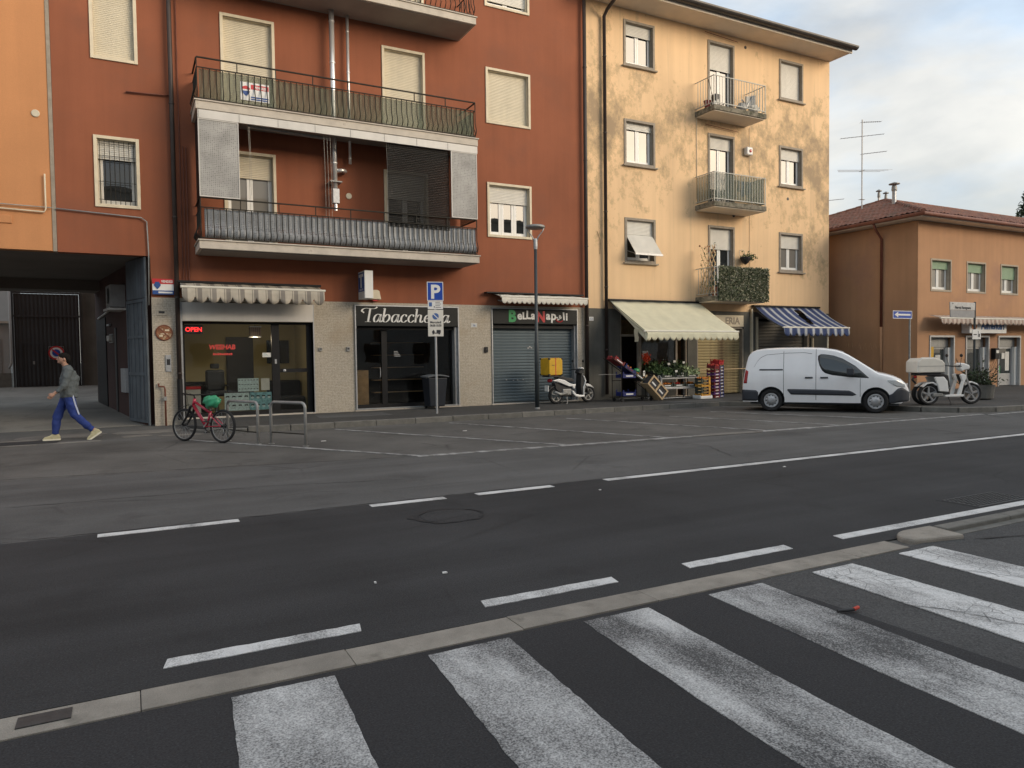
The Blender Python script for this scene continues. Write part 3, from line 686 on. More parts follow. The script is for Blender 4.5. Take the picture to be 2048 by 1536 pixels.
# ---- balconies
def bellied_bar(h):
    """goose-breast bar: straight, then swelling outwards near the foot"""
    pts = [(0,0,h),(0,0,h*.55),(0,-.02,h*.42),(0,-.07,h*.27),(0,-.085,h*.17),(0,-.05,h*.09),(0,-.012,.03),(0,0,0)]
    return MB().tube(pts, .0125, 5).mesh('baluster', 'rail_iron')
def red_balcony(zs, x0, x1, y0, side_x=True):
    b = MB().box(x0, x1, y0, YF+.02, zs-.19, zs).build('balcony', 'concrete_slab', RB, bevel=.012)
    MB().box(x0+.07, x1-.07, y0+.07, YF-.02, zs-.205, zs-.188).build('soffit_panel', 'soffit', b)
    MB().box(x0-.03, x1+.03, y0-.03, YF-.004, zs+.002, zs+.035).build('coping', 'concrete_slab', b, bevel=.008)
    za, zb, zc = zs+.07, zs+.80, zs+1.03
    r = MB(); e = .05; yr = y0+.06
    for z, w in ((za,.022),(zb,.028)):
        r.box(x0+e, x1-e, yr-w/2, yr+w/2, z, z+.022); r.box(x0+e-.011, x0+e+.011, yr+.012, YF, z, z+.022); r.box(x1-e-.011, x1-e+.011, yr+.012, YF, z, z+.022)
    r.box(x0+e, x1-e, yr-.022, yr+.022, zc, zc+.028); r.box(x0+e-.02, x0+e+.02, yr+.023, YF, zc, zc+.02); r.box(x1-e-.02, x1-e+.02, yr+.023, YF, zc, zc+.02)
    n = 8
    for i in range(n+1): x = x0+e+(x1-x0-2*e)*i/n; r.box(x-.011, x+.011, yr-.011, yr+.011, zb+.023, zc-.001); 
    for x in (x0+e, x1-e): r.box(x-.0115, x+.0115, yr-.0115, yr+.0115, zs+.036, za-.001)
    r.build('railing', 'rail_iron', b)
    bar = bellied_bar(zb-za-.022); k = int((x1-x0)/.148)
    for i in range(k+1): inst('baluster', bar, b, (x0+e+(x1-x0-2*e)*i/k, yr, za+.022))
    for x in (x0+e, x1-e):
        for i in range(1, 7): inst('baluster', bar, b, (x, yr+i*(YF-yr)/7, za+.022), (0,0,(-pi/2 if x < x0+1 else pi/2)))
    return b, yr, za, zb, zc
bal1, yr, za, zb, zc = red_balcony(4.5, 1.56, 9.0, 19.0)
# corrugated perforated sheet tied behind the bars of the first-floor balcony
def sheetfn(x0, x1, y, z0, z1, amp, k): return lambda u, v: (x0+u*(x1-x0), y - amp*(.5+.5*cos(2*pi*k*u)) - .05*math.exp(-((v-.2)/.16)**2), z0+v*(z1-z0))
MB().slab(400, 8, sheetfn(1.70, 8.93, yr+.05, za+.03, zb-.01, .012, 50), (0,.004,0)).build('mesh_screen', 'mesh_metal', bal1, smooth=True)
MB().slab(12, 1, lambda u, v: (1.63, yr+.03+u*1.05, za+.03+v*.7), (.004,0,0)).build('mesh_screen', 'mesh_black', bal1)
MB().slab(12, 1, lambda u, v: (8.93, yr+.03+u*1.05, za+.03+v*.7), (-.004,0,0)).build('mesh_screen', 'mesh_black', bal1)
bal2, yr2, za2, zb2, zc2 = red_balcony(7.83, 1.56, 9.0, 19.0)
MB().slab(40, 4, lambda u, v: (1.66+u*7.24, yr2+.035+.006*sin(u*55+v*3), za2+.03+v*(zb2-za2-.04)), (0,.003,0)).build('mesh_screen', 'mesh_green', bal2)
for x in (1.625, 8.93): MB().slab(8, 1, lambda u, v: (x, yr2+.03+u*1.1, za2+.03+v*.7), (.003,0,0)).build('mesh_screen', 'mesh_green', bal2)
bal3, yr3, za3, zb3, zc3 = red_balcony(11.25, 1.56, 9.0, 19.0)
# fascia and sun screens hung under the second balcony
SC = thing('sun_screen', 'white framed perforated sun screens hung between the two lower red balconies', 'screen', (1.6,19.0,5.5))
m = MB(); m.box(1.6, 8.98, 19.0, 19.05, 7.42, 7.625); m.build('headrail', 'fascia_white', SC, bevel=.006)
for i in range(8): MB().box(1.62+i*.92, 1.625+i*.92, 18.994, 18.999, 7.43, 7.62).build('panel_joint','van_seam',SC)
for x0, x1 in ((1.6,2.52),(8.16,8.96)):
    frame(MB(), x0, x1, 5.56, 7.415, 19.005, 19.035, .02).build('screen_frame', 'fascia_white', SC)
    MB().slab(1, 1, lambda u, v: (x0+.021+u*(x1-x0-.042), 19.018, 5.582+v*1.81), (0,.004,0)).build('screen_mesh', 'mesh_panel', SC)
MB().slab(1, 1, lambda u, v: (1.62, 19.05+u*1.05, 5.2+v*2.35), (.005,0,0)).build('side_curtain', 'black_metal', SC)
MB().slab(1, 1, lambda u, v: (8.9, 19.05+u*1.05, 5.5+v*2.1), (-.005,0,0)).build('side_curtain', 'mesh_black', SC)
MB().slab(1, 1, lambda u, v: (6.33+u*1.8, 19.10, 5.2+v*2.25), (0,.004,0)).build('blackout_blind', 'mesh_black', SC)
m = MB()
for i in range(46): m.box(6.33, 8.13, 19.075, 19.095, 5.2+i*.048, 5.204+i*.048)
tag(m.build('blind_slat', 'rail_iron', SC), kind='stuff')
for x, zl in ((2.75,5.9),(2.78,5.7),(4.62,4.9),(4.70,4.95),(4.78,5.0),(6.3,6.1),(6.36,6.0),(6.42,6.05)): MB().tube([(x,19.1,7.6),(x+.03,19.12,(7.6+zl)/2),(x+.02,19.1,zl)], .004, 4).build('cord', 'cord', SC)
m = MB().tube([(2.8,19.45,7.50),(4.9,19.5,7.46)], .045, 8); m.build('roller_tube', 'galv_dull', SC)
# steel flues
FL = thing('steel_flue', 'tall shiny steel flue pipe on the red wall between balcony doors', 'flue', (5.10,19.95,7.8), 'flues on the red facade')
MB().tube([(5.10,19.93,6.2),(5.10,19.93,7.4),(5.10,19.93,9.2),(5.10,19.93,11.06)], .07, 14).build('pipe','steel_flue',FL,smooth=True)
m = MB()
for z in (6.95,8.6,9.65,10.75): m.lathe([(.07,z-.02),(.082,z-.015),(.082,z+.015),(.07,z+.02)], (5.10,19.93,0), 'z', 14)
m.build('joint_ring','steel_flue',FL); MB().box(5.02,5.20,19.84,20.02,5.85,6.25).build('draught_box','galv',FL,bevel=.01); MB().box(4.95,5.27,19.8,YF-.002,6.42,6.45).build('wall_bracket','galv_dull',FL)
MB().cyl((5.11,19.93,5.66),(5.11,19.93,5.85),.05,12).build('drain_cup','steel_flue',FL)
MB().tube([(5.16,19.93,6.75),(5.34,19.93,6.78),(5.42,20.02,6.78),(5.42,YF-.002,6.78)],.05,10).build('branch_elbow','steel_flue',FL,smooth=True)
FL2 = thing('steel_flue', 'thin steel flue pipe right of the wide flue on the red wall', 'flue', (5.56,20.0,7.8), 'flues on the red facade')
MB().tube([(5.56,20.03,7.0),(5.56,20.03,9),(5.56,20.03,11.06)], .042, 10).build('pipe','steel_flue',FL2,smooth=True)
m = MB()
for z in (7.15,8.7,9.5,10.6): m.lathe([(.042,z-.012),(.052,z-.01),(.052,z+.01),(.042,z+.012)], (5.56,20.03,0), 'z', 10)
m.build('joint_ring','steel_flue',FL2)
# vents, pipes and cables
MB().lathe([(.085,0),(.085,-.02),(.07,-.03),(.05,-.028)], (5.55,YF,6.15),'y',16).build('vent_cap','shutter_cream',RB)
pipe(RB, [(1.10,20.06,16.2),(1.10,20.06,.45)], .055, 'pipe_brown', brackets=(14,11.2,8.0,5.2,3.2,1.3))
MB().cyl((1.10,20.06,.12),(1.10,20.06,1.15),.066,12).build('pipe_boot','black_metal',RB)
for x, z0 in ((1.26,3.42),(1.33,3.42),(1.40,3.38)): pipe(RB, [(x,20.16,16 if x < 1.3 else 7.0),(x,20.16,z0+.05),(x-.02,20.16,z0),(.58,20.16,z0)], .014, 'pipe_rust', name='conduit')
pipe(RB, [(1.1,20.15,8.22),(.1,20.15,8.16)], .02, 'pipe_rust', name='conduit')
pipe(RB, [(-1.43,20.14,5.22),(.35,20.14,5.14),(.47,20.14,5.05),(.49,20.14,4.3),(.46,20.14,3.0)], .016, 'galv_dull', name='conduit')
pipe(RB, [(13.38,20.06,16.2),(13.38,20.06,.3)], .06, 'pipe_brown', brackets=(14,11,8,5.2,2.6))
# gas riser at the pillar foot
GP = thing('gas_pipe', 'rusty red gas pipe with valve at the foot of the stone pillar', 'pipe', (.72,20.1,.0))
MB().tube([(.62,20.13,1.05),(.62,20.10,.98),(.74,20.08,.97),(.76,20.08,.9),(.76,20.08,-.02)],.022,8).build('pipe','pipe_rust',GP,smooth=True); MB().box(.72,.80,20.03,20.12,.62,.72).build('valve','galv_dull',GP,bevel=.01)
# ---- passage: vault, walls
m = MB(); m.box(-12, .52, 20.52, 28, 4.23, 4.42); m.build('passage_ceiling', 'passage_ceiling', RB)
MB().box(-12, .3, 26.9, 27.95, 3.90, 4.228).build('passage_beam', 'passage_ceiling', RB)
def slant(u): return .30 - (u-20.5)*.17
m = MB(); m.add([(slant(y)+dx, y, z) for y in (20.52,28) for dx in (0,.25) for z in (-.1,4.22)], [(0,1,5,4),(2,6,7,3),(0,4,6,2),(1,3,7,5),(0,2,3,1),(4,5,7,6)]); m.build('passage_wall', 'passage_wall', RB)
def on_wall(mb, y0, y1, z0, z1, d): # box hugging the slanted passage wall
    return mb.add([(slant(y)-o, y, z) for y in (y0,y1) for o in (d,-.01) for z in (z0,z1)], [(0,1,5,4),(2,6,7,3),(0,4,6,2),(1,3,7,5),(0,2,3,1),(4,5,7,6)])
on_wall(MB(), 24.1,24.35,.1,2.6,.03).build('passage_door', 'door_dark', RB)
on_wall(MB(), 25.9,27.7,.2,3.0,.03).build('passage_door', 'black_metal', RB)
MB().beam((slant(24.9)-.05,24.9,2.72),(slant(25.3)-.05,25.3,2.72),.06,.05).build('door_closer','galv',RB)
AC = thing('air_conditioner', 'pale air conditioner unit high on the passage wall', 'air conditioner', (slant(23)-.2,23.0,3.1))
on_wall(MB(), 22.6,23.35,3.1,3.72,.36).build('casing','wall_grey_plate',AC,bevel=.02); m = MB(); yc = 22.97; m.lathe([(.2,0),(.22,-.02),(.2,-.03),(.02,-.03)], (slant(yc)-.36,yc,3.42),'x',20); m.build('fan_guard','galv_dull',AC)
on_wall(MB(), 22.55,23.45,3.02,3.08,.42).build('bracket','fascia_white',AC)
m = MB(); m.tube([(slant(23.4)-.1,23.4,3.2),(slant(27)-.06,27,3.0)],.03,6); m.build('refrigerant_line','fascia_white',AC)
MBX = thing('mailbox', 'pair of pale grey meter boxes low on the passage wall', 'meter box', (slant(22.9)-.1,22.9,.75))
on_wall(MB(), 22.55,22.86,.75,1.42,.08).build('door','galv',MBX,bevel=.01); on_wall(MB(), 22.88,23.2,.75,1.42,.08).build('door','galv',MBX,bevel=.01)
WL = thing('wall_lamp', 'small white bulkhead lamp on the dark passage wall', 'lamp', (slant(25)-.1,25.0,2.25))
on_wall(MB(), 24.7,25.15,2.22,2.40,.12).build('cover','fascia_white',WL,bevel=.03); on_wall(MB(), 24.65,25.2,2.18,2.44,.04).build('base','galv_dull',WL)
# blue steel gate leaf, folded back
GL = thing('gate_leaf', 'weathered blue steel gate leaf folded open at the passage corner', 'gate', (.42,20.35,0))
def gl(u, z): return (.40-u*.40, 20.30+u*1.27, z)
def glb(mb, u0, u1, z0, z1, d0, d1):
    n_ = Vector((-.98,-.2,0)); P = lambda u, z, d: Vector(gl(u,z))+n_*d
    return mb.add([P(u,z,d) for u in (u0,u1) for d in (d0,d1) for z in (z0,z1)], [(0,1,5,4),(2,6,7,3),(0,4,6,2),(1,3,7,5),(0,2,3,1),(4,5,7,6)])
m = MB()
for z0, z1 in ((.06,.14),(1.25,1.33),(2.2,2.26),(3.1,3.18)): glb(m, .05, .95, z0, z1, 0, .05)
glb(m, 0,.05,.06,3.18,0,.05); glb(m,.95,1,.06,3.18,0,.05); m.build('gate_frame','gate_blue',GL)
for i in range(8): glb(MB(), .055+i*.1125, .05+(i+1)*.1125, .145, 3.095, .012, .03 if i % 2 else .022).build('board','gate_blue',GL)
glb(MB(), 0, 1, 3.2, 4.2, 0.0, .03).build('transom_panel','gate_blue',GL)
MB().cyl((.40,20.28,4.2),(.40,20.28,0),.03,8).build('hinge_post','gate_blue',GL)
# back gate of corrugated sheet and the yard beyond
BG = thing('corrugated_gate', 'black corrugated sheet metal gate closing the courtyard behind the man', 'gate', (-3,36,.55))
m = MB(); 
frame(m, -4.25,-1.78,.50,4.56,35.98,36.06,.07); m.box(-4.18,-1.85,35.975,36.05,3.52,3.60); m.build('gate_frame','gate_black',BG)
me = MB().slab(6, 1, lambda u, v: (-.073+u*.146, -.024*(0 if u < .2 or u > .8 else 1), .58+v*3.9), (0,.006,0)).mesh('corrugated_strip','gate_black')
for i in range(16): inst('corrugated_strip', me, BG, (-4.10+i*.1445, 36.03, 0))
frame(MB(), -4.0,-3.2,.60,2.45,35.945,35.97,.035).build('wicket_door','gate_black',BG); MB().box(-3.56,-3.49,35.93,35.948,1.55,1.68).build('lock_plate','galv_dull',BG)
NP = thing('no_parking_sign', 'round red and blue no parking disc on the gate by the man', 'sign', (-2.72,35.9,1.9))
m = MB().lathe([(.29,0),(.29,-.012),(.002,-.013)], (-2.72,35.93,2.02),'y',28); m.build('disc','sign_red',NP); MB().lathe([(.225,-.013),(.225,-.017),(.002,-.018)], (-2.72,35.93,2.02),'y',28).build('disc_field','sign_white',NP)
MB().lathe([(.15,-.018),(.15,-.022),(.002,-.023)], (-2.72,35.93,2.02),'y',28).build('disc_core','sign_blue',NP); MB().beam((-2.87,35.905,2.16),(-2.57,35.905,1.88),.06,.012,(0,1,0)).build('disc_bar','sign_red',NP); frame(MB(),-2.99,-2.45,1.75,2.29,35.932,35.94,.004).build('mounting','sign_white',NP)
YW = thing('yard_wall', 'white rendered yard building left of the black corrugated gate', 'building', (-6.4,36.4,.5))
m = MB(); m.box(-14,-4.36,36.2,36.6,1.2,3.25); m.box(-14,-4.5,41,41.4,.5,6.6); m.build('wall','white_render',YW); MB().box(-14,-4.34,36.15,36.6,.3,1.2).build('plinth','kerb_grey',YW); MB().box(-5.3,-4.65,36.17,36.22,.75,2.6).build('door','galv_dull',YW)
MB().box(-14.1,-4.3,36.0,36.8,3.25,3.34).build('coping','concrete_slab',YW); MB().box(-1.80,6,36.1,36.5,.4,5.4).build('flank_wall','cement_plinth',YW)
pipe(YW, [(-4.29,35.9,4.7),(-4.29,35.9,1.6),(-4.4,36.0,1.4)], .045, 'white_render')

# ================================================================== ORANGE BUILDING at the left edge
OB = thing('orange_building', 'pale orange building at the left edge above the carriage passage', 'building', (-8,20.2,0))
ow = [(-3.6,-2.62,5.42,7.05),(-3.6,-2.62,8.94,10.55)]
m = MB(); wall_front(m, -14, -1.52, 4.235, 16, YF+.006, .3, ow); m.box(-14,-13.7,20.52,27.6,0,16); m.box(-14,-1.5,27.7,28,4.4,16); m.box(-14,-1.62,20,28.2,16.0,16.2); m.box(-14,-5.2,YF+.006,20.5,-.1,4.22); m.build('wall','plaster_orange',OB)
for i, h in enumerate(ow): window(OB, *h, YF+.006, shut=.5 if i else .0, shutmat='shutter_white')
MB().box(-1.515,-1.435,YF-.012,YF+.28,4.225,16).build('joint_strip','trim_stone',OB)
MB().lathe([(.085,0),(.085,-.02),(.07,-.03),(.05,-.028)], (-1.77,YF+.004,7.39),'y',16).build('vent_cap','shutter_cream',OB)
pipe(OB, [(-4,20.14,5.18),(-1.66,20.14,5.12),(-1.63,20.14,5.2),(-1.63,20.14,6.0)], .018, 'trim_cream', name='conduit')
pipe(OB, [(-4,20.14,5.26),(-1.5,20.14,5.23)], .012, 'galv_dull', name='conduit')
MB().box(-2.6,-2.3,20.175,20.21,4.82,5.0).build('junction_box','plaster_orange',OB,bevel=.008)

# ================================================================== SHOP FRONTS of the red building
def room(B, x0, x1, y0, y1, z0, z1, wallm, floorm='interior_floor', ceil='fascia_white'):
    MB().box(x0,x1,y1,y1+.05,z0,z1).build('back_wall',wallm,B); MB().box(x0-.05,x0,y0,y1,z0,z1).build('room_wall',wallm,B); MB().box(x1,x1+.05,y0,y1,z0,z1).build('room_wall',wallm,B)
    MB().box(x0,x1,y0,y1,z0-.05,z0).build('floor',floorm,B); MB().box(x0,x1,y0,y1,z1,z1+.05).build('ceiling',ceil,B)
# barber shop
BS = thing('barber_shopfront', 'glazed barber shopfront with black frame and beige room inside', 'shopfront', (2.8,20.3,.12))
x0, x1 = 1.205, 4.465
MB().box(x0,x1,20.13,20.22,2.62,3.10).build('fascia_panel','fascia_white',BS,bevel=.008)
m = MB(); frame(m,x0,x1,.14,2.61,20.36,20.44,.05,wb=.10); m.box(3.40,3.60,20.35,20.45,.24,2.56); m.box(3.605,4.41,20.37,20.43,1.26,1.36); m.box(4.33,4.415,20.355,20.445,.24,2.56); m.box(x0,x1,20.3,20.5,2.56,2.615); m.build('frame','black_metal',BS)
MB().box(1.255,3.40,20.39,20.40,.24,2.56).build('pane','glass_shop',BS); MB().box(3.60,4.33,20.39,20.40,1.36,2.56).build('pane','glass_shop',BS); MB().box(3.60,4.33,20.39,20.40,.24,1.26).build('pane','glass_shop',BS)
MB().lathe([(.035,0),(.04,-.03),(.01,-.045)],(3.72,20.37,1.31),'y',12).build('door_knob','galv',BS); MB().box(3.47,3.52,20.34,20.352,1.5,1.62).build('lock_plate','galv',BS)
MB().box(1.15,4.5,20.14,20.5,.10,.145).build('threshold','concrete_slab',BS); MB().box(1.15,1.20,20.12,20.45,.14,3.1).build('jamb','galv',BS); MB().box(4.47,4.50,20.15,20.45,.14,3.1).build('jamb','galv',BS)
room(BS, 1.15, 4.55, 20.5, 23.1, .15, 2.9, 'interior_beige')
MB().box(2.55,3.3,23.0,23.09,.15,2.3).build('back_door','door_dark',BS)
m = MB(); m.box(3.7,4.35,23.04,23.09,1.5,2.2); m.build('mirror','glass_window',BS)
m = MB(); m.box(1.3,1.95,22.3,22.9,.15,1.0); m.build('counter','interior_dark',BS,bevel=.01)
CH = thing('barber_chair', 'black padded barber chair inside the barber shop window', 'chair', (2.1,21.6,.15))
MB().box(1.85,2.35,21.35,21.85,.62,.78).build('seat','black_plastic',CH,bevel=.05); MB().box(1.85,2.35,21.8,21.95,.75,1.35).build('backrest','black_plastic',CH,bevel=.06); MB().lathe([(.25,.15),(.22,.2),(.06,.22),(.06,.62)],(2.1,21.6,0),'z',16).build('pedestal','chrome',CH); MB().box(1.98,2.22,21.83,21.93,1.38,1.52).build('headrest','black_plastic',CH,bevel=.03)
for s in (1.80,2.34): MB().box(s,s+.06,21.4,21.85,.88,.93).build('armrest','black_plastic',CH,bevel=.02)
SF = thing('waiting_sofa', 'low dark sofa inside behind the barber shop door', 'sofa', (4.0,21.8,.15))
MB().box(3.55,4.5,21.5,22.2,.15,.55).build('seat','black_plastic',SF,bevel=.05); MB().box(3.55,4.5,22.1,22.35,.5,1.0).build('backrest','black_plastic',SF,bevel=.06)
PL = thing('pendant_lamp', 'square slatted pendant lamp glowing faintly inside the barber shop', 'lamp', (3.06,20.9,2.2))
MB().box(2.92,3.20,20.78,21.02,2.26,2.5).build('shade','lamp_slats',PL,bevel=.01); MB().box(2.91,3.21,20.77,21.03,2.5,2.53).build('rim','sign_white',PL); MB().box(2.91,3.21,20.77,21.03,2.235,2.26).build('rim','sign_white',PL); MB().cyl((3.06,20.9,2.53),(3.06,20.9,2.9),.006,5).build('cable','black_plastic',PL)
pl = bpy.data.lights.new('bulb','POINT'); pl.energy = 16; pl.color = (1,.80,.55); pl.shadow_soft_size = .08; plo = bpy.data.objects.new('bulb',pl); C.objects.link(plo); plo.parent = PL; plo.location = (0,0,-.02)
RC = thing('display_cabinet', 'white cabinet with red top inside the barber shop left corner', 'cabinet', (1.42,20.8,.15)); MB().box(1.22,1.62,20.6,20.95,.15,.86).build('body','fascia_white',RC,bevel=.01); MB().box(1.21,1.63,20.59,20.96,.86,.93).build('top','sign_red',RC)
LD = thing('led_sign', 'red glowing LED sign reading OPEN inside the barber window', 'sign', (1.42,20.5,2.3))
MB().box(1.27,1.70,20.46,20.50,2.30,2.54).build('panel','black_plastic',LD,bevel=.01); text('lettering','OPEN',.155,'led',LD,(1.485,20.458,2.365),ext=.003,bold=.004)
text('lettering','WEEHAB',.17,'red_lettering',tag(thing('window_lettering','red WEEHAB lettering stuck on the barber window','lettering',(2.15,20.38,1.75))),(2.15,20.385,1.90),ext=.001,bold=.006,sx=.95,shear=.15)
wl2 = [o for o in bpy.data.objects if o.name.startswith('window_lettering')][0]
m = MB()
for i in range(9): m.box(1.93+i*.053,1.972+i*.053,20.384,20.387,1.745,1.80-(.012 if i % 3 == 1 else 0))
m.build('lettering_line','red_lettering',wl2)
# posters in the window: rows of portraits
def poster(label, x0, x1, z0, z1, base, nx, nz, y=20.415):
    P = thing('haircut_poster', label, 'poster', ((x0+x1)/2,y,z0), 'posters in the barber window'); MB().box(x0,x1,y,y+.006,z0,z1).build('sheet',base,P)
    face = MB(); hair = MB()
    for i in range(nx):
        for j in range(nz):
            cx = x0+(i+.5)*(x1-x0)/nx; cz = z0+(j+.45)*(z1-z0)/nz; r = min((x1-x0)/nx,(z1-z0)/nz)*.28
            face.lathe([(r,-.001),(r,-.003),(.001,-.0035)],(cx,y,cz),'y',9); hair.prism([(cx-r*1.05,cz+r*.25),(cx-r*.9,cz+r*1.25),(cx+r*.9,cz+r*1.25),(cx+r*1.05,cz+r*.25),(cx,cz+r*.55)],y-.004,y-.0055)
    face.build('portraits','paper' if (nx+nz) % 2 else 'poster_pale',P); hair.build('portrait_hair','ink',P); return P
poster('pale teal portrait poster, left of the lower pair in the barber window',2.18,2.80,.27,.74,'poster_pale',4,2); poster('dark teal poster of two rows of portraits beside the glass door of the barber',2.81,3.38,.27,.74,'poster_teal',4,2); poster('pale poster of three rows of small heads above the lower posters',2.52,3.05,.77,1.12,'poster_pale',7,3)
P = thing('notice', 'plain pale notice sheet right of the three row poster', 'notice', (3.24,20.47,.8)); MB().box(3.11,3.33,20.415,20.42,.79,1.11).build('sheet','paper',P)
P = thing('notice', 'small white hours notice taped high on the barber glass', 'notice', (3.28,20.38,1.7)); MB().box(3.16,3.38,20.384,20.388,1.68,1.80).build('sheet','paper',P); m = MB(); [m.box(3.18,3.34-.03*i,20.3825,20.3838,1.705+i*.025,1.712+i*.025) for i in range(4)]; m.build('writing','ink_teal',P)
# tobacco shop
TS = thing('tobacco_shopfront', 'black glazed tobacco shopfront under the white script sign', 'shopfront', (7.2,20.3,.12))
m = MB(); frame(m,5.625,8.815,.16,3.13,20.12,20.20,.035,wb=.03); m.build('surround','galv',TS)
m = MB(); frame(m,5.665,8.70,.16,2.52,20.42,20.48,.05,wb=.12); m.box(6.48,6.64,20.41,20.49,.28,2.47); m.box(5.665,8.70,20.3,20.5,2.44,2.52); m.build('frame','black_metal',TS)
MB().box(5.715,6.48,20.445,20.455,.28,2.44).build('pane','glass_shop',TS); MB().box(6.64,8.65,20.445,20.455,.28,2.44).build('pane','glass_shop',TS)
MB().box(8.70,8.815,20.2,20.5,.16,2.52).build('jamb','galv',TS); MB().box(5.6,8.85,20.14,20.5,.10,.158).build('threshold','concrete_slab',TS)
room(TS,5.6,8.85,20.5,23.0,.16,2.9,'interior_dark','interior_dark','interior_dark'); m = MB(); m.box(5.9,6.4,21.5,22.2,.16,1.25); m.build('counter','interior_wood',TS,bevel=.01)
m = MB(); [m.box(6.9,8.6,22.6,22.9,.5+i*.4,.52+i*.4) for i in range(5)]; m.build('shelving','interior_wood',TS); MB().box(5.75,6.3,22.9,22.98,1.7,2.4).build('wall_poster','interior_beige',TS)
m = MB(); [m.box(6.86,7.06-.03*i,20.440,20.4445,1.66+i*.045,1.675+i*.045) for i in range(4)]; m.build('hours_lettering','galv',TS); MB().tube([(6.42,20.41,1.05),(6.42,20.37,1.08),(6.42,20.37,1.3),(6.42,20.41,1.33)],.012,6).build('door_handle','galv',TS)
TN = thing('tobacco_sign', 'black sign board with white script letters Tabaccheria', 'sign', (7.2,20.1,2.52)); MB().box(5.662,8.778,20.13,20.195,2.53,3.095).build('board','dark_sign',TN,bevel=.006)
# pen-drawn italic letters
GLY = {'a': (.95,[[(.64,.90),(.45,1.0),(.2,.82),(.06,.42),(.12,.06),(.32,.03),(.52,.3),(.66,.72)],[(.74,1.0),(.64,.38),(.66,.06),(.78,.03),(.93,.22)]],[]),
 'b': (.86,[[(-.02,1.70),(.16,1.76)],[(.16,1.76),(.08,.9),(.04,.25),(.16,.02),(.38,.04),(.62,.36),(.66,.74),(.52,.98),(.32,.9),(.09,.55)]],[]),
 'c': (.76,[[(.60,.80),(.52,.97),(.34,.98),(.12,.7),(.06,.3),(.2,.03),(.42,.03),(.64,.26)]],[(.58,.80,.085)]),
 'h': (.95,[[(-.02,1.70),(.16,1.76)],[(.16,1.76),(.04,0)],[(.08,.5),(.3,.9),(.5,.99),(.62,.84),(.56,.35),(.58,.06),(.70,.02),(.86,.22)]],[]),
 'e': (.78,[[(.08,.46),(.36,.52),(.58,.72),(.54,.95),(.36,.98),(.14,.72),(.06,.3),(.2,.03),(.42,.03),(.64,.26)]],[]),
 'r': (.66,[[(.0,.86),(.14,.98),(.04,0)],[(.08,.5),(.28,.9),(.44,.98),(.54,.9)]],[(.52,.87,.075)]),
 'i': (.46,[[(-.02,.82),(.12,.98),(.06,.35),(.1,.04),(.22,.04),(.36,.22)]],[(.18,1.42,.10)]),
 'T': (1.02,[[(.66,1.72),(.5,.0)],[(.2,.015),(.78,.015)],[(-.02,1.22),(-.16,1.34),(-.08,1.58),(.2,1.72),(.55,1.70),(.95,1.66),(1.2,1.74),(1.34,1.92)]],[(0.0,1.20,.10)])}
m = MB(); xx = 0; sc = .225
for ch in 'Tabaccheria':
    adv, strokes, dots = GLY[ch]
    def put(x, z): return (5.86 + (xx+x+z*.06)*sc*1.30, 20.125, 2.645 + z*sc)
    for st in strokes:
        pts = cat_rom([(a,b,0) for a,b in st], 5) if len(st) > 2 else [Vector((a,b,0)) for a,b in st]
        L_, R_ = [], []
        for i, p in enumerate(pts):
            d = (pts[min(i+1,len(pts)-1)]-pts[max(i-1,0)]).normalized(); wd = .022+.075*abs(d.y)**1.6; nn = Vector((-d.y,d.x,0))*wd
            L_.append(put(*(p+nn)[:2])); R_.append(put(*(p-nn)[:2]))
        q = len(pts); vs = L_+R_; bk_ = [(a,b+.012,c) for a,b,c in vs]
        fs = [(i,i+1,q+i+1,q+i) for i in range(q-1)]; fs += [tuple(2*q+j for j in reversed(f)) for f in fs]; fs += [(i,2*q+i,2*q+i+1,i+1) for i in range(q-1)]+[(q+i,q+i+1,3*q+i+1,3*q+i) for i in range(q-1)]+[(0,q,3*q,2*q),(q-1,3*q-1,4*q-1,2*q-1)]
        m.add(vs+bk_, fs)
    for a, b, r in dots:
        c = put(a,b); m.lathe([(r*sc*1.05,0),(r*sc*1.05,-.012),(.001,-.013)],(c[0],20.137,c[2]),'y',12)
    xx += adv
m.build('script_lettering','sign_white',TN)
# projecting T sign
T = thing('tobacco_blade_sign', 'projecting blue and white box sign with letter T over the tobacco shop', 'sign', (5.85,19.9,3.28))
MB().box(5.74,5.98,19.48,20.10,3.26,4.02).build('box','sign_white',T,bevel=.01); MB().box(5.734,5.739,19.52,20.06,3.46,3.98).build('face_panel','sign_deep_blue',T); MB().box(5.734,5.739,19.52,20.06,3.29,3.445).build('face_strip','fascia_white',T)
m = MB(); m.box(5.728,5.733,19.58,20.0,3.86,3.94); m.box(5.728,5.733,19.74,19.84,3.56,3.86); m.build('letter','sign_white',T); MB().box(5.8,5.9,20.1,YF-.002,3.4,3.9).build('arm','galv_dull',T)
text('small_print','TABACCHI',.075,'sign_white',T,(5.732,19.79,3.485),rot=(pi/2,0,-pi/2),ext=.001)
AL = thing('alarm_siren', 'small cream siren box beside the blue T sign', 'alarm', (6.2,20.1,3.3)); MB().prism([(6.04,3.28),(6.38,3.28),(6.33,3.52),(6.27,3.55),(6.04,3.55)],20.02,20.18).build('housing','shutter_cream',AL,bevel=.02); MB().prism([(6.12,3.265),(6.3,3.265),(6.26,3.235),(6.16,3.235)],20.04,20.14).build('beacon','sign_red',AL)
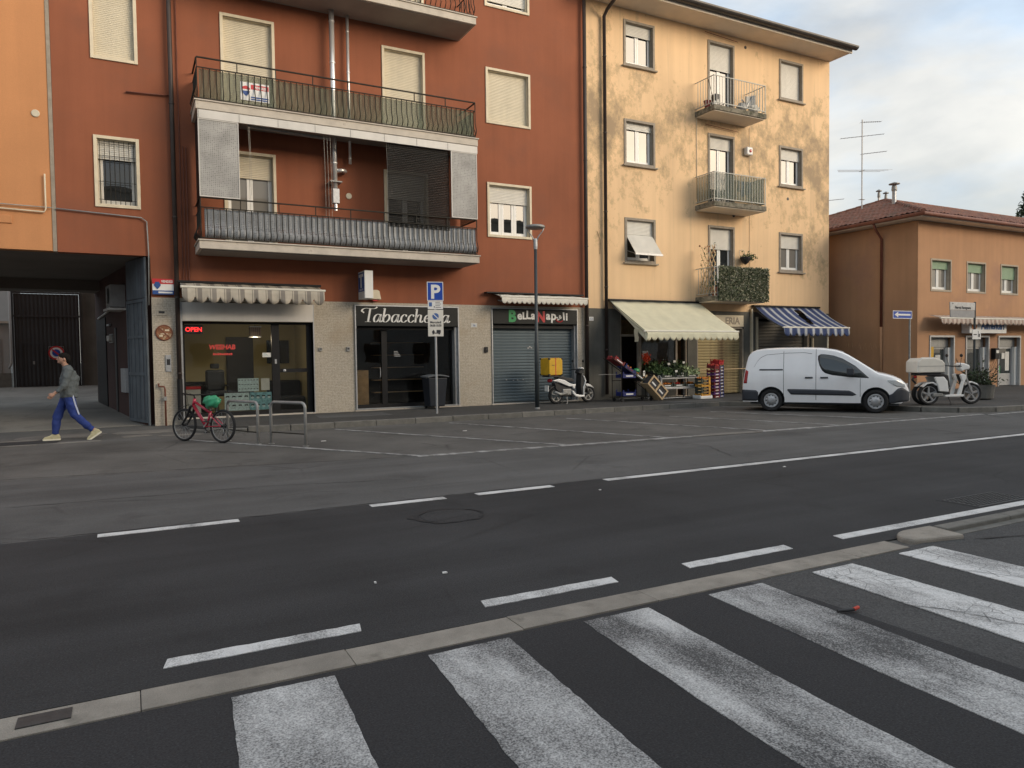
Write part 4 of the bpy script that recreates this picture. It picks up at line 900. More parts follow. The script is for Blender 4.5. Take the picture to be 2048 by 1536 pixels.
# pizza shop
PS = thing('pizza_shopfront', 'closed pizza shop with blue grey roller shutter', 'shopfront', (11.5,20.3,.12))
sl_ = MB(); ribbed(sl_,9.98,12.98,0,.094,0,.094,.014); slm = sl_.mesh('slat','shutter_bluegrey')
for i in range(26): inst('slat', slm, PS, (0,20.40,.17+i*.0945))
m = MB(); frame(m,9.925,13.075,.145,3.135,20.14,20.2,.03,wb=.02); m.build('surround','galv',PS); MB().box(9.935,9.98,20.3,20.45,.15,2.6).build('guide_rail','galv',PS); MB().box(12.98,13.07,20.22,20.45,.15,2.6).build('guide_rail','galv',PS); MB().box(9.95,13.07,20.25,20.6,2.5,2.63).build('shutter_box','black_metal',PS)
MB().box(9.9,13.1,20.14,20.5,.10,.148).build('threshold','concrete_slab',PS)
m = MB()
for i, (a, b) in enumerate(((10.02,.85),(10.5,.86),(10.75,.84),(10.9,.85),(11.1,.86),(11.3,1.86),(11.42,1.87),(11.36,1.9))): m.box(a,a+.05,20.372,20.376,b,b+.025+.01*(i % 2))
m.build('sticker_scraps','galv',PS)
BN = thing('pizza_sign', 'black sign board with coloured letters Bella Napoli', 'sign', (11.5,20.1,2.63)); MB().box(9.96,13.04,20.12,20.20,2.635,3.10).build('board','dark_sign',BN,bevel=.006)
y = 20.116
def lt(s, size, mt, x, z, rz=0, b=.01, sx=1.0): return text('letter', s, size, mt, BN, (x,y,z), (pi/2,rz,0), .004, bold=b, sx=sx)
lt('B',.50,'sign_green',10.62,2.71,.03,.022,.95)
for s, sz, x, z, r in (('e',.36,10.90,2.78,-.08),('L',.30,11.06,2.79,0),('L',.36,11.20,2.80,.05),('a',.36,11.38,2.79,0)): lt(s,sz,'sign_white',x,z,r,.012)
lt('N',.46,'sign_red',11.66,2.715,0,.022,.9)
for s, sz, x, z, r in (('a',.36,11.93,2.79,0),('p',.40,12.13,2.78,.05),('l',.34,12.53,2.78,-.08),('i',.34,12.63,2.77,0)): lt(s,sz,'sign_white',x,z,r,.012)
lt('2.0',.16,'sign_white',12.36,2.80,-.5,.004)
MB().tube([(12.36+.15*cos(t),y-.002,2.85+.14*sin(t)) for t in [pi*1.12+i*pi*.66/10 for i in range(11)]],.015,5).build('smile','sign_red',BN)
# plates, bells and numbers on the cladding
def plate(label, cat, x, z, w, h, mt, name='wall_plate', d=.05, txt=None, tm='ink'):
    P = thing(name, label, cat, (x,YF-.03,z)); MB().box(x-w/2,x+w/2,YF-.027-d,YF-.027,z-h/2,z+h/2).build('cover',mt,P,bevel=.006)
    if txt: text('number',txt,h*.75,tm,P,(x,YF-.031-d,z-h*.27),ext=.002)
    else: MB().box(x-w*.3,x+w*.3,YF-.032-d,YF-.028-d,z-h*.1,z+h*.25).build('face','black_plastic',P)
    return P
plate('grey intercom panel on the stone pillar by the drainpipe','intercom',.86,1.55,.13,.42,'galv','intercom',.03); plate('round grey bell on the stone pillar between barber and tobacco shop','bell',4.66,1.88,.09,.09,'galv_dull','door_bell'); plate('dark grey key switch left of the tobacco shopfront','switch',5.43,1.88,.09,.13,'galv_dull','key_switch'); plate('dark key switch on the pillar left of the pizza shutter','switch',9.72,1.83,.11,.17,'black_metal','key_switch'); plate('small white house number 16 on the stone pillar','house number',9.33,2.58,.20,.12,'tile_white','house_number',.008,'16','ink_blue')
plate('blank grey plate high on the left stone pillar','plate',.74,2.82,.22,.15,'cladding','wall_plate',.02)
RS = thing('rusty_round_sign', 'round rusty no entry plate on the left stone pillar', 'sign', (.78,20.1,2.3)); MB().lathe([(.20,0),(.20,-.012),(.001,-.013)],(.78,20.165,2.32),'y',28).build('disc','rusty_sign',RS); m = MB(); m.tube([(.78+.185*cos(2*pi*i/28),20.150,2.32+.185*sin(2*pi*i/28)) for i in range(28)],.012,5,closed=True); m.build('rim','pipe_rust',RS); MB().beam((.66,20.148,2.44),(.90,20.148,2.20),.03,.004,(0,1,0)).build('disc_bar','pipe_rust',RS)
m = MB(); m.box(.67,.75,20.147,20.151,2.22,2.26); m.box(.80,.90,20.147,20.151,2.36,2.40); m.box(.70,.86,20.147,20.151,2.28,2.30); m.build('pictogram','trim_cream',RS)
# for-sale boards
def sale(label, x0, x1, z0, z1, y):
    V = thing('for_sale_board', label, 'sign', ((x0+x1)/2,y,z0)); w_ = x1-x0; h_ = z1-z0
    MB().box(x0,x1,y,y+.01,z0,z1).build('board','sign_white',V); xs = x0+w_*.36
    MB().box(xs,x1-.01,y-.003,y-.0005,z1-h_*.36,z1-h_*.10).build('header_band','sign_red',V); text('lettering','VENDESI',h_*.20,'sign_white',V,((xs+x1)/2,y-.005,z1-h_*.31),ext=.001,bold=.003,sx=.85)
    cx, cz, r = x0+w_*.19, z0+h_*.55, h_*.24
    ring = lambda a, b, k=14: [(cx+r*cos(a+(b-a)*i/k), cz+r*1.05*sin(a+(b-a)*i/k)) for i in range(k+1)]
    MB().prism(ring(.25,pi-.25),y-.004,y-.0006).build('balloon_top','sign_red',V); MB().box(cx-r*.95,cx+r*.95,y-.0035,y-.0006,cz-r*.12,cz+r*.22).build('balloon_band','sign_white',V)
    MB().prism([(cx-r*.93,cz-r*.14),(cx+r*.93,cz-r*.14),(cx+r*.62,cz-r*.75),(cx+r*.18,cz-r*1.25),(cx-r*.18,cz-r*1.25),(cx-r*.62,cz-r*.75)],y-.004,y-.0006).build('balloon_bottom','sign_deep_blue',V)
    m = MB(); m.box(xs,x1-.02,y-.003,y-.0006,z0+h_*.16,z0+h_*.24); m.box(xs,x1-.05,y-.003,y-.0006,z0+h_*.05,z0+h_*.12); m.build('phone_lines','sign_deep_blue',V); return V
sale('white for sale board with balloon mark behind the second floor railing', 2.60, 3.28, 8.02, 8.46, 19.078)
V = thing('for_sale_board', 'red white and blue for sale board above the left stone pillar', 'sign', (.78,20.1,3.3)); MB().box(.55,1.03,20.12,20.135,3.27,3.66).build('board','sign_white',V); MB().box(.55,1.03,20.114,20.119,3.53,3.66).build('header_band','sign_red',V); text('lettering','VENDESI',.085,'sign_white',V,(.88,20.112,3.565),ext=.001,bold=.002,sx=.8); MB().box(.55,1.03,20.114,20.119,3.27,3.37).build('footer_band','sign_deep_blue',V); MB().prism([(.58,3.5),(.62,3.58),(.70,3.58),(.74,3.5),(.70,3.44),(.66,3.40),(.62,3.44)],20.108,20.113).build('balloon','sign_deep_blue',V); MB().box(.68,1.0,20.110,20.113,3.30,3.34).build('phone_line','sign_white',V)
# ================================================================== YELLOW BUILDING
YB = thing('yellow_building', 'flaking yellow plaster block of flats with three small balconies', 'building', (19.3,20.2,0))
yw = {}
yw['w'] = [(15.13,16.28,11.50,12.86),(15.13,16.28,8.17,9.55),(15.13,16.28,4.86,6.22)]
yw['r'] = [(22.5,23.64,11.48,12.84),(22.5,23.64,8.17,9.55),(22.5,23.64,4.86,6.22)]
yw['d'] = [(18.88,20.0,10.30,12.88),(18.88,20.0,6.99,9.55),(18.88,20.0,3.68,6.23)]
hs = yw['w']+yw['r']+yw['d']
m = MB(); wall_front(m, 13.42, 25.26, 3.19, 13.3, YF, .35, hs); m.build('wall','plaster_yellow',YB)
m = MB(); m.box(13.43,13.7,YF+.36,31,3.2,13.3); m.box(24.95,25.26,YF+.351,31,3.2,13.3); m.box(13.43,25.26,31,31.3,0,13.3); m.build('side_wall','plaster_yellow',YB)
yshop = [(14.82,17.80,.1,3.05),(18.24,20.56,.1,3.06),(21.25,24.15,.1,2.95)]
m = MB(); wall_front(m, 13.42, 25.25, -.05, 3.188, YF-.012, .36, [(a,b,-.05,d) for a,b,c,d in yshop]); m.box(24.95,25.25,YF+.35,31,-.05,3.18); m.build('plinth_wall','cement_plinth',YB)
MB().box(13.5,24.9,23.6,30.9,.1,3.1).build('ground_floor_core','interior_dark',YB)
sw = dict(trim='trim_stone', tw=.085, shutmat='shutter_white', sillmat='trim_stone', proud=.03)
window(YB, *yw['w'][0], YF, shut=.28, **sw); window(YB, *yw['w'][1], YF, shut=.17, **sw)
# third: shutter pushed out on its arms
a, b, c, d = yw['w'][2]
wp = window(YB, a, b, c, d, YF, shut=0, n=2, **sw)
zl = 5.0; m = MB(); P0 = (YF+.08, d-.03); kz = .47
ribbed(m, a+.01, b-.01, d-.47, d-.004, YF+.09).build('shutter','shutter_white',wp)
m = MB(); ribbed(m, a+.01, b-.01, 4.86, d-.48, YF+.06, lean=lambda y, z: (y-(d-.48-z)*.62, d-.48-(d-.48-z)*.80)); m.build('shutter_flap','shutter_white',wp)
zb_ = d-.48-(d-.48-4.86)*.80; yb_ = YF+.06-(d-.48-4.86)*.62
m = MB(); m.box(a-.01,b+.01,yb_-.02,yb_+.03,zb_-.05,zb_+.01); m.build('flap_bar','galv',wp)
m = MB()
for x in (a+.02,b-.02): m.tube([(x,yb_,zb_-.02),(x,YF+.1,c+.35)],.01,5)
m.build('flap_arm','galv_dull',wp)
window(YB, *yw['r'][0], YF, shut=.99, **sw); window(YB, *yw['r'][1], YF, shut=.30, **sw); window(YB, *yw['r'][2], YF, shut=.38, glass='glass_curtained', **sw)
sw.pop('sillmat')
for h, s, gl_ in zip(yw['d'], (.35,.17,.30), ('glass_window','glass_window','glass_window')): window(YB, *h, YF, shut=s, door=True, name='balcony_door', glass=gl_, **sw)
for z in (12.98+.18, 9.88, ): pipe(YB, [(18.6,20.12,z+.02),(20.2,20.12,z-.06)], .012, 'pipe_rust', name='curtain_rail')
# eaves, gutter, roof
m = MB(); m.box(13.2, 25.30, 19.25, 31.6, 13.302, 13.40); m.build('soffit_board','soffit_pale',YB)
MB().box(13.2, 25.31, 19.19, 19.249, 13.27, 13.42).build('fascia_board','soffit_pale',YB)
m = MB(); prof = [(19.13-.16*(1-abs(cos(t)))-.0, 0) for t in (0,)]; pts = []
for i in range(9):
    t = pi*i/8; pts.append((19.05+.13*cos(t), 13.47-.13*sin(t)))
ring_o = pts; ring_i = [(19.05+.115*cos(pi*i/8), 13.47-.115*sin(pi*i/8)) for i in range(8,-1,-1)]
MB().prism(ring_o+ring_i, 13.2, 25.36, 'yz').build('gutter','copper_gutter',YB)
MB().box(13.2,25.35,19.18,19.24,13.44,13.50).build('drip_edge','copper_gutter',YB)
m = MB(); m.add([(13.2,19.2,13.52),(25.33,19.2,13.52),(25.33,25.6,15.0),(13.2,25.6,15.0),(13.2,31.7,13.52),(25.33,31.7,13.52),(13.2,19.2,13.42),(25.33,19.2,13.42),(13.2,31.7,13.42),(25.33,31.7,13.42)],
  [(0,1,2,3),(3,2,5,4),(6,8,9,7),(0,6,7,1),(4,5,9,8),(1,7,9,5,2),(0,3,4,8,6)]); m.build('roof','roof_tile',YB)
m = MB(); m.cyl((20.6,20.6,13.7),(20.6,20.6,14.25),.07,10); m.lathe([(.02,14.25),(.17,14.27),(.17,14.30),(.02,14.36)],(20.6,20.6,0),'z',12); m.build('roof_vent','galv',YB)
pipe(YB, [(14.18,19.08,13.4),(14.18,19.2,13.2),(14.18,19.9,12.95),(14.18,20.08,12.8),(14.18,20.08,.3)], .058, 'pipe_brown', brackets=(11.5,9,6.4,3.9,1.8))
for x, z in ((20.65,13.02),(20.05,6.95-.2),(22.9,7.62)): MB().lathe([(.06,0),(.06,-.01),(.045,-.012),(.001,-.011)],(x,YF,z),'y',12).build('vent_hole','door_dark',YB)
pipe(YB, [(20.85,20.18,10.1),(20.85,20.18,3.5)], .008, 'trim_cream', name='conduit'); pipe(YB, [(18.25,20.18,10.1),(18.25,20.18,7.2)], .012, 'trim_cream', name='conduit')
pipe(YB, [(25.33,20.3,6.6),(25.33,20.3,3.2)], .03, 'pipe_rust', name='gas_pipe')
m = MB(); m.tube([(13.9,20.18,5.75),(14.02,20.17,5.45),(14.0,20.17,5.0)],.008,5); m.build('loose_cable','rail_iron',YB)
SI = thing('alarm_siren', 'white siren box with dark eye beside the middle yellow balcony door', 'alarm', (20.7,20.15,8.95)); MB().box(20.56,20.86,20.02,YF-.002,9.02,9.32).build('housing','sign_white',SI,bevel=.04); MB().lathe([(.06,0),(.06,-.02),(.03,-.03)],(20.73,20.02,9.17),'y',14).build('lens','lens_red',SI)
# balconies
def y_balcony(zt, infill=None):
    x0, x1, y0 = 18.18, 20.70, 19.22
    b = MB().box(x0,x1,y0,YF+.02,zt-.17,zt).build('balcony','concrete_mossy',YB,bevel=.01); MB().box(x0+.05,x1-.05,y0+.05,YF-.02,zt-.20,zt-.172).build('soffit_panel','soffit_pale',b)
    r = MB(); e = .03; yr = y0+.04; zc = zt+1.0
    for z in (zt+.08, zc):
        r.box(x0+e,x1-e,yr-.012,yr+.012,z,z+.025); r.box(x0+e-.012,x0+e+.012,yr+.0125,YF,z,z+.025); r.box(x1-e-.012,x1-e+.012,yr+.0125,YF,z,z+.025)
    for x in (x0+e,x1-e): r.box(x-.0125,x+.0125,yr-.0125,yr+.0125,zt+.001,zc+.03)
    r.build('railing','rail_grey',b)
    bar = MB().box(-.007,.007,-.007,.007,0,.895).mesh('baluster','rail_grey')
    for i in range(1,19): inst('baluster',bar,b,(x0+e+(x1-x0-2*e)*i/19,yr,zt+.105))
    for x in (x0+e,x1-e):
        for i in range(1,7): inst('baluster',bar,b,(x,yr+(YF-yr)*i/7.,zt+.105))
    if infill:
        MB().slab(24,1,lambda u,v:(x0+.06+u*(x1-x0-.12),yr+.02+.004*sin(u*90),zt+.06+v*.93),(0,.004,0)).build('infill_sheet',infill,b)
        for x in (x0+.055,x1-.055): MB().slab(6,1,lambda u,v:(x,yr+.03+u*.88,zt+.06+v*.93),(.004,0,0)).build('infill_sheet',infill,b)
    return b
by1 = y_balcony(10.28); by2 = y_balcony(6.96, 'plastic_green'); by3 = y_balcony(3.66)
# things standing on the top yellow balcony
def bag(name, label, cat, c, r, mt, seed, parts=None):
    T_ = thing(name, label, cat, c); rr = random.Random(seed); ph = [rr.uniform(0,6) for _ in range(6)]
    m = MB().ball((c[0],c[1],c[2]+r[2]),r[0],r[1],r[2],16,12); vs = []
    for p in m.v:
        d = Vector(p)-Vector((c[0],c[1],c[2]+r[2])); q = 1+.12*sin(7*d.x/r[0]+ph[0])*cos(5*d.z/r[2]+ph[1])+.10*sin(9*d.y/r[1]+4*d.z/r[2]+ph[2]); vs.append(tuple(Vector((c[0],c[1],c[2]+r[2]))+d*q))
    m.v = vs; m.build('sack',mt,T_,smooth=True); return T_
CHR = thing('folded_chair', 'folded grey garden chair heaped at right on the top yellow balcony', 'chair', (20.2,19.6,10.28))
m = MB()
for a_, b_ in (((19.85,19.5,10.3),(20.35,19.6,11.0)),((20.0,19.75,10.3),(20.3,19.45,10.95)),((20.35,19.5,10.3),(19.95,19.7,10.85)),((20.5,19.6,10.3),(20.15,19.6,10.9))): m.beam(a_,b_,.05,.03)
m.build('frame','galv',CHR); MB().slab(6,4,lambda u,v:(19.95+u*.45,19.5+.06*sin(u*4),10.45+v*.45+.08*u),(0,.03,0)).build('canvas','galv_dull',CHR)
bag('plastic_sack','crumpled white plastic sack on the top yellow balcony','sack',(20.3,19.45,10.29),(.22,.16,.16),'awning_white',3); bag('plastic_sack','pale green sack left of the folded chair on the top balcony','sack',(19.75,19.5,10.29),(.2,.15,.17),'galv_dull',5)
BU = thing('bucket','small red bucket at left on the top yellow balcony','bucket',(18.35,19.6,10.28)); MB().lathe([(.09,10.29),(.12,10.55),(.13,10.55),(.128,10.57),(.11,10.57)],(18.36,19.75,0),'z',14).build('pail','crate_red',BU); MB().tube([(18.24,19.75,10.55),(18.36,19.75,10.68),(18.48,19.75,10.55)],.006,5).build('handle','galv',BU)
MO = thing('mop','mop handle leaning out over the left of the top yellow balcony','mop',(18.5,19.5,10.3)); MB().cyl((18.5,19.55,10.45),(18.12,19.45,11.2),.012,6).build('handle','rail_iron',MO); MB().ball((18.5,19.55,10.42),.09,.09,.12).build('head','paper',MO)
SP_ = thing('speaker_box','black box standing at left on the top yellow balcony','box',(18.62,19.6,10.28)); MB().box(18.5,18.74,19.5,19.75,10.285,10.78).build('case','black_plastic',SP_,bevel=.02); MB().lathe([(.08,0),(.09,-.01),(.02,-.012)],(18.62,19.5,10.5),'y',14).build('grille','galv_dull',SP_)
# laundry behind the middle balcony
LA = thing('laundry_rack','clothes drying on a rack behind the middle yellow balcony railing','laundry',(19.6,19.6,6.96)); m = MB()
for x in (19.0,20.3): m.tube([(x,19.5,6.97),(x,19.75,7.9)],.01,5); m.tube([(x,19.95,6.97),(x,19.55,7.9)],.01,5)
for y_ in (19.55,19.65,19.75): m.cyl((19.0,y_,7.85),(20.3,y_,7.85),.006,5)
m.build('frame','galv',LA)
for i,(x,w_,h_,mt_) in enumerate(((19.2,.16,.5,'ink'),(19.42,.14,.62,'interior_wood'),(19.62,.12,.4,'crate_dark'),(19.78,.14,.55,'ink_blue'),(19.98,.13,.48,'ink'),(20.14,.12,.42,'sign_deep_blue'))): MB().slab(4,6,lambda u,v:(x+u*w_+.01*sin(v*6),19.56+.02*sin(u*7+i),7.86-v*h_),(0,.01,0)).build('garment',mt_,LA)
# leafy privacy screen round the lowest balcony
LS = thing('leaf_screen','dense artificial leaf screen wrapped round the lowest yellow balcony','hedge screen',(19.5,19.2,3.55))
MB().box(18.33,20.72,19.185,19.20,3.50,4.68).build('backing','leaf_dark',LS); MB().box(20.715,20.73,19.185,20.0,3.50,4.68).build('backing','leaf_dark',LS)
def leaves(n_, fn, sz, seed, ax=None):
    rr = random.Random(seed); m = MB()
    for _ in range(n_):
        c = Vector(fn(rr)); a = Vector((rr.uniform(-1,1),rr.uniform(-1,1),rr.uniform(-1,1))).normalized(); b = a.cross(Vector((rr.uniform(-1,1),rr.uniform(-1,1),rr.uniform(-1,1)))).normalized(); s_ = sz*rr.uniform(.6,1.3)
        m.add([c-a*s_,c+b*s_*.45,c+a*s_,c-b*s_*.45],[(0,1,2,3)])
    return m
fr_ = lambda r: (r.uniform(18.33,20.74),19.17+r.uniform(-.05,.01),r.uniform(3.49,4.70)); sd_ = lambda r: (20.74+r.uniform(-.01,.05),r.uniform(19.17,20.1),r.uniform(3.49,4.70))
tag(leaves(3600,fr_,.042,1).build('leaves','leaf_screen',LS),kind='stuff'); tag(leaves(1500,fr_,.036,2).build('dry_leaves','leaf_screen_dry',LS),kind='stuff'); tag(leaves(900,sd_,.042,3).build('side_leaves','leaf_screen',LS),kind='stuff')
# trellis with a climber, pots
TR = thing('trellis','wooden lattice trellis with dry climber at left of the lowest balcony','trellis',(18.3,19.6,3.66)); m = MB()
for i in range(-4,6):
    for s in (1,-1):
        z0_, z1_ = 3.75, 5.45; y0_ = 19.25+i*.17; y1_ = y0_+s*.85
        pts_ = [(y0_,z0_),(y1_,z1_)] 
        t0, t1 = 0, 1
        for (lim, sg) in ((19.22,1),(19.98,-1)):
            f0, f1 = (y0_-lim)*sg, (y1_-lim)*sg
            if f0 < 0 and f1 < 0: t0, t1 = 1, 0
            elif f0 < 0: t0 = max(t0, f0/(f0-f1))
            elif f1 < 0: t1 = min(t1, f0/(f0-f1))
        if t1 > t0: m.beam((18.22+s*.008,y0_+(y1_-y0_)*t0,z0_+(z1_-z0_)*t0),(18.24+s*.006,y0_+(y1_-y0_)*t1,z0_+(z1_-z0_)*t1),.016,.034,(1,0,0))
m.build('lattice','wood_pale',TR); tag(leaves(120,lambda r:(18.22+r.uniform(-.05,.08),r.uniform(19.2,20.0),3.7+1.8*r.random()**1.4),.04,4).build('climber_leaves','leaf_green',TR),kind='stuff'); tag(leaves(40,lambda r:(18.2+r.uniform(-.04,.06),r.uniform(19.2,20.0),r.uniform(4.6,5.5)),.045,9).build('dry_leaves','terracotta',TR),kind='stuff')
PT = thing('flower_pot','terracotta pot with green plant on the lowest balcony','plant pot',(18.32,19.45,3.66)); MB().lathe([(.09,3.67),(.13,3.92),(.145,3.92),(.145,3.97),(.12,3.97)],(18.36,19.4,0),'z',14).build('pot','terracotta',PT); tag(leaves(120,lambda r:(18.36+r.gauss(0,.09),19.4+r.gauss(0,.09),4.0+abs(r.gauss(0,.14))),.05,6).build('foliage','leaf_green',PT),kind='stuff')
HB = thing('hanging_basket','black wall basket with trailing plant beside the lowest balcony door','plant pot',(20.45,20.1,5.05)); m = MB(); m.lathe([(.03,4.93),(.12,5.0),(.19,5.15),(.20,5.2),(.17,5.2)],(20.42,19.98,0),'z',14); m.build('basket','black_plastic',HB); MB().tube([(20.42+.14*cos(t),20.15,5.36+.14*sin(t)) for t in [2*pi*i/16 for i in range(16)]],.008,5,closed=True).build('hoop','rail_grey',HB); tag(leaves(230,lambda r:(20.6+r.gauss(0,.17),19.95+r.gauss(0,.06),5.25+r.gauss(0,.07)-.1*r.random()),.045,8).build('foliage','leaf_green',HB),kind='stuff')

# ---- ground-floor shops
GS = thing('grocery_shopfront','greengrocer shopfront open behind the cream awning','shopfront',(16.3,20.3,.1))
m = MB(); frame(m,14.83,17.79,.12,3.04,20.22,20.32,.06,wb=.02); m.box(15.62,15.74,20.23,20.33,.14,2.98); m.box(17.28,17.36,20.23,20.33,.14,2.98); m.box(14.89,15.62,20.235,20.3,2.25,2.33); m.build('frame','trim_stone',GS)
MB().box(14.89,15.62,20.27,20.28,2.33,2.98).build('pane','glass_shop',GS); MB().box(15.74,17.28,20.27,20.28,.9,2.98).build('pane','glass_shop',GS); MB().box(15.74,17.28,20.24,20.30,.14,.9).build('stall_riser','cement_plinth',GS)
room(GS,14.7,18.0,20.56,23.4,.12,3.0,'interior_wood','interior_floor','interior_dark'); m = MB(); [m.box(14.8,15.9,22.9,23.3,.5+i*.42,.53+i*.42) for i in range(5)]; m.build('shelving','interior_dark',GS); MB().box(16.4,17.7,22.8,23.35,.12,2.4).build('drinks_fridge','interior_dark',GS); MB().box(15.05,15.5,23.3,23.38,1.7,2.2).build('picture','board_yellow',GS)
MB().box(15.80,16.05,20.24,20.25,1.45,1.75).build('notice_sheet','paper',GS); MB().box(14.75,17.85,20.1,20.55,.10,.125).build('threshold','concrete_slab',GS)
ES = thing('closed_shopfront','old closed shop with rusty yellow roller shutter under the ERIA panel','shopfront',(19.4,20.3,.1))
sl2 = MB(); ribbed(sl2,18.30,20.50,0,.104,0,.104,.018); sm2 = sl2.mesh('slat','shutter_rust')
for i in range(23): inst('slat', sm2, ES, (0,20.38+random.uniform(-.004,.004),.14+i*.1045))
MB().box(18.245,18.30,20.21,20.45,.12,2.53).build('guide_rail','trim_stone',ES); MB().box(20.50,20.555,20.21,20.45,.12,2.53).build('guide_rail','trim_stone',ES); MB().box(18.25,20.55,20.25,20.5,2.54,2.62).build('lintel','trim_stone',ES)
EP = thing('faded_sign_panel','faded cream sign panel with the letters ERIA over the rusty shutter','sign',(19.4,20.2,2.6)); MB().box(18.25,20.555,20.20,20.24,2.625,3.05).build('panel','trim_cream',EP); text('lettering','ERIA',.36,'trim_stone',EP,(19.98,20.196,2.72),ext=.003,bold=.008)
BL = thing('butcher_shopfront','closed shop with steel roller shutter behind the blue striped awning','shopfront',(22.7,20.3,.1))
sl3 = MB(); ribbed(sl3,21.32,24.02,0,.124,0,.124,.022); sm3 = sl3.mesh('slat','shutter_steel')
for i in range(22): inst('slat', sm3, BL, (0,20.40,.12+i*.1245))
MB().box(21.255,21.32,20.21,20.45,.1,2.94).build('guide_rail','trim_stone',BL); MB().box(24.02,24.145,20.21,20.45,.1,2.94).build('guide_rail','trim_stone',BL)
MB().box(20.86,20.94,20.10,20.185,.12,3.3).build('jamb_strip','trim_cream',BL); MB().box(21.16,21.235,20.12,20.185,.12,3.0).build('jamb_strip','trim_cream',BL); m = MB(); m.box(24.2,24.28,20.1,20.18,.12,2.2); m.build('jamb_strip','trim_cream',BL)
m = MB(); m.cyl((17.9,20.02,1.02),(20.88,20.02,1.06),.018,6); BR = tag(m.build('shutter_bar','wood_pale'),'pale wooden bar laid across the rusty shutter','bar')
plate_ = thing('house_number','small white house number 12 tile on the grey plinth','house number',(13.62,20.17,2.85)); MB().box(13.55,13.72,20.172,20.187,2.77,2.9).build('tile','tile_white',plate_); text('number','12',.11,'ink_blue',plate_,(13.635,20.169,2.795),ext=.001)

# ================================================================== awnings
def awning(label, x0, x1, yt, zt, yf, zf, mt, vh, vm, lobes, amp=.03, sag=.05, arms=True, bar='bar_cream', housing=True, torn=None):
    A = thing('awning', label, 'awning', ((x0+x1)/2, yt, zt))
    fn = lambda u, v: (x0+u*(x1-x0), yt+(yf-yt)*v, zt+(zf-zt)*v-sag*sin(pi*v)*(.75+.25*sin(u*6)) - .006*sin(u*40))
    nu = 48
    m = MB().slab(nu, 10, fn, (0,.004,.010))
    if torn:
        u0, u1, v0, v1 = torn
        keep = []
        for f in m.f:
            c = sum((Vector(m.v[i]) for i in f), Vector())/len(f); u = (c.x-x0)/(x1-x0); v = (c.y-yt)/(yf-yt)
            if not (u0 < u < u1 and v0 < v < v1 and (u-u0)/(u1-u0) < .35+.9*(1-(v-v0)/(v1-v0)) and (u-u0)/(u1-u0) > .30*(1-(v-v0)/(v1-v0))): keep.append(f)
        m.f = keep
    m.build('fabric', mt, A, smooth=True)
    MB().cyl((x0-.03,yf-.01,zf-.005),(x1+.03,yf-.01,zf-.005),.032,10).build('front_bar', bar, A)
    def drop(u): return vh*(.58+.42*abs(sin(pi*lobes*u))**.6)
    nl = lobes*8
    MB().slab(nl, 3, lambda u, v: (x0+u*(x1-x0), yf-.03-amp*(.5+.5*sin(2*pi*lobes*u*.5))*v, zf-.03-drop(u)*v), (0,.004,0)).build('valance', vm, A, smooth=True)
    if housing: MB().box(x0-.06,x1+.06,yt-.02,YF-.002 if yt > 18 else yt+.16,zt+.01,zt+.07).build('housing','black_metal',A,bevel=.01)
    if arms:
        for x in (x0+.12,x1-.12): MB().tube([(x,yt,zt-.18),(x+.02,(yt+yf)/2,(zt+zf)/2-.18),(x,yf+.03,zf-.02)],.022,6).build('arm','galv_dull',A)
    return A
awning('retracted beige and grey striped awning over the barber shop', 1.17, 4.62, 20.02, 3.56, 19.42, 3.42, 'cloth_grey_stripe', .36, 'cloth_grey_stripe', 12, .05, .02)
awning('small retracted white awning over the pizza sign', 10.0, 13.1, 20.08, 3.54, 19.62, 3.44, 'awning_white', .19, 'awning_white', 18, .02, .01)
MB().box(9.68,13.2,19.95,20.17,3.56,3.60).build('rain_hood','black_metal',[o for o in bpy.data.objects if o.name.startswith('awning') and 'pizza' in o.get('label','')][0])
aw3 = awning('extended plain cream awning over the greengrocer', 14.33, 18.30, 20.08, 3.44, 18.25, 2.36, 'awning_cream', .27, 'awning_cream', 16, .03, .07)
m = MB().slab(4,6,lambda u,v:(14.36+.02*sin(v*5),20.0-1.85*u-.0*v,3.38-1.05*u-.30*v*u),(.004,0,0)); m.build('side_flap','awning_cream',aw3)
m = MB().slab(2,6,lambda u,v:(14.28+.04*u,18.5+.25*u+.02*sin(v*6),2.45-.42*v),(.004,.0,0)); m.build('loose_corner','awning_cream',aw3)
aw4 = awning('torn blue and white striped awning above the white van', 21.0, 24.55, 20.08, 3.38, 18.72, 2.55, 'cloth_blue_stripe', .30, 'cloth_blue_stripe', 11, .04, .10, torn=(.50,.64,.12,.80))
MB().cyl((23.4,18.75,2.5),(23.4,18.75,.12),.03,8).build('prop','trim_cream',aw4)
awning('retracted pink striped awning over the grocery doors of the brown house', 26.95, 40, 17.05, 2.98, 16.62, 2.86, 'cloth_pink_stripe', .22, 'cloth_pink_stripe', 44, .03, .01, arms=False, housing=False)

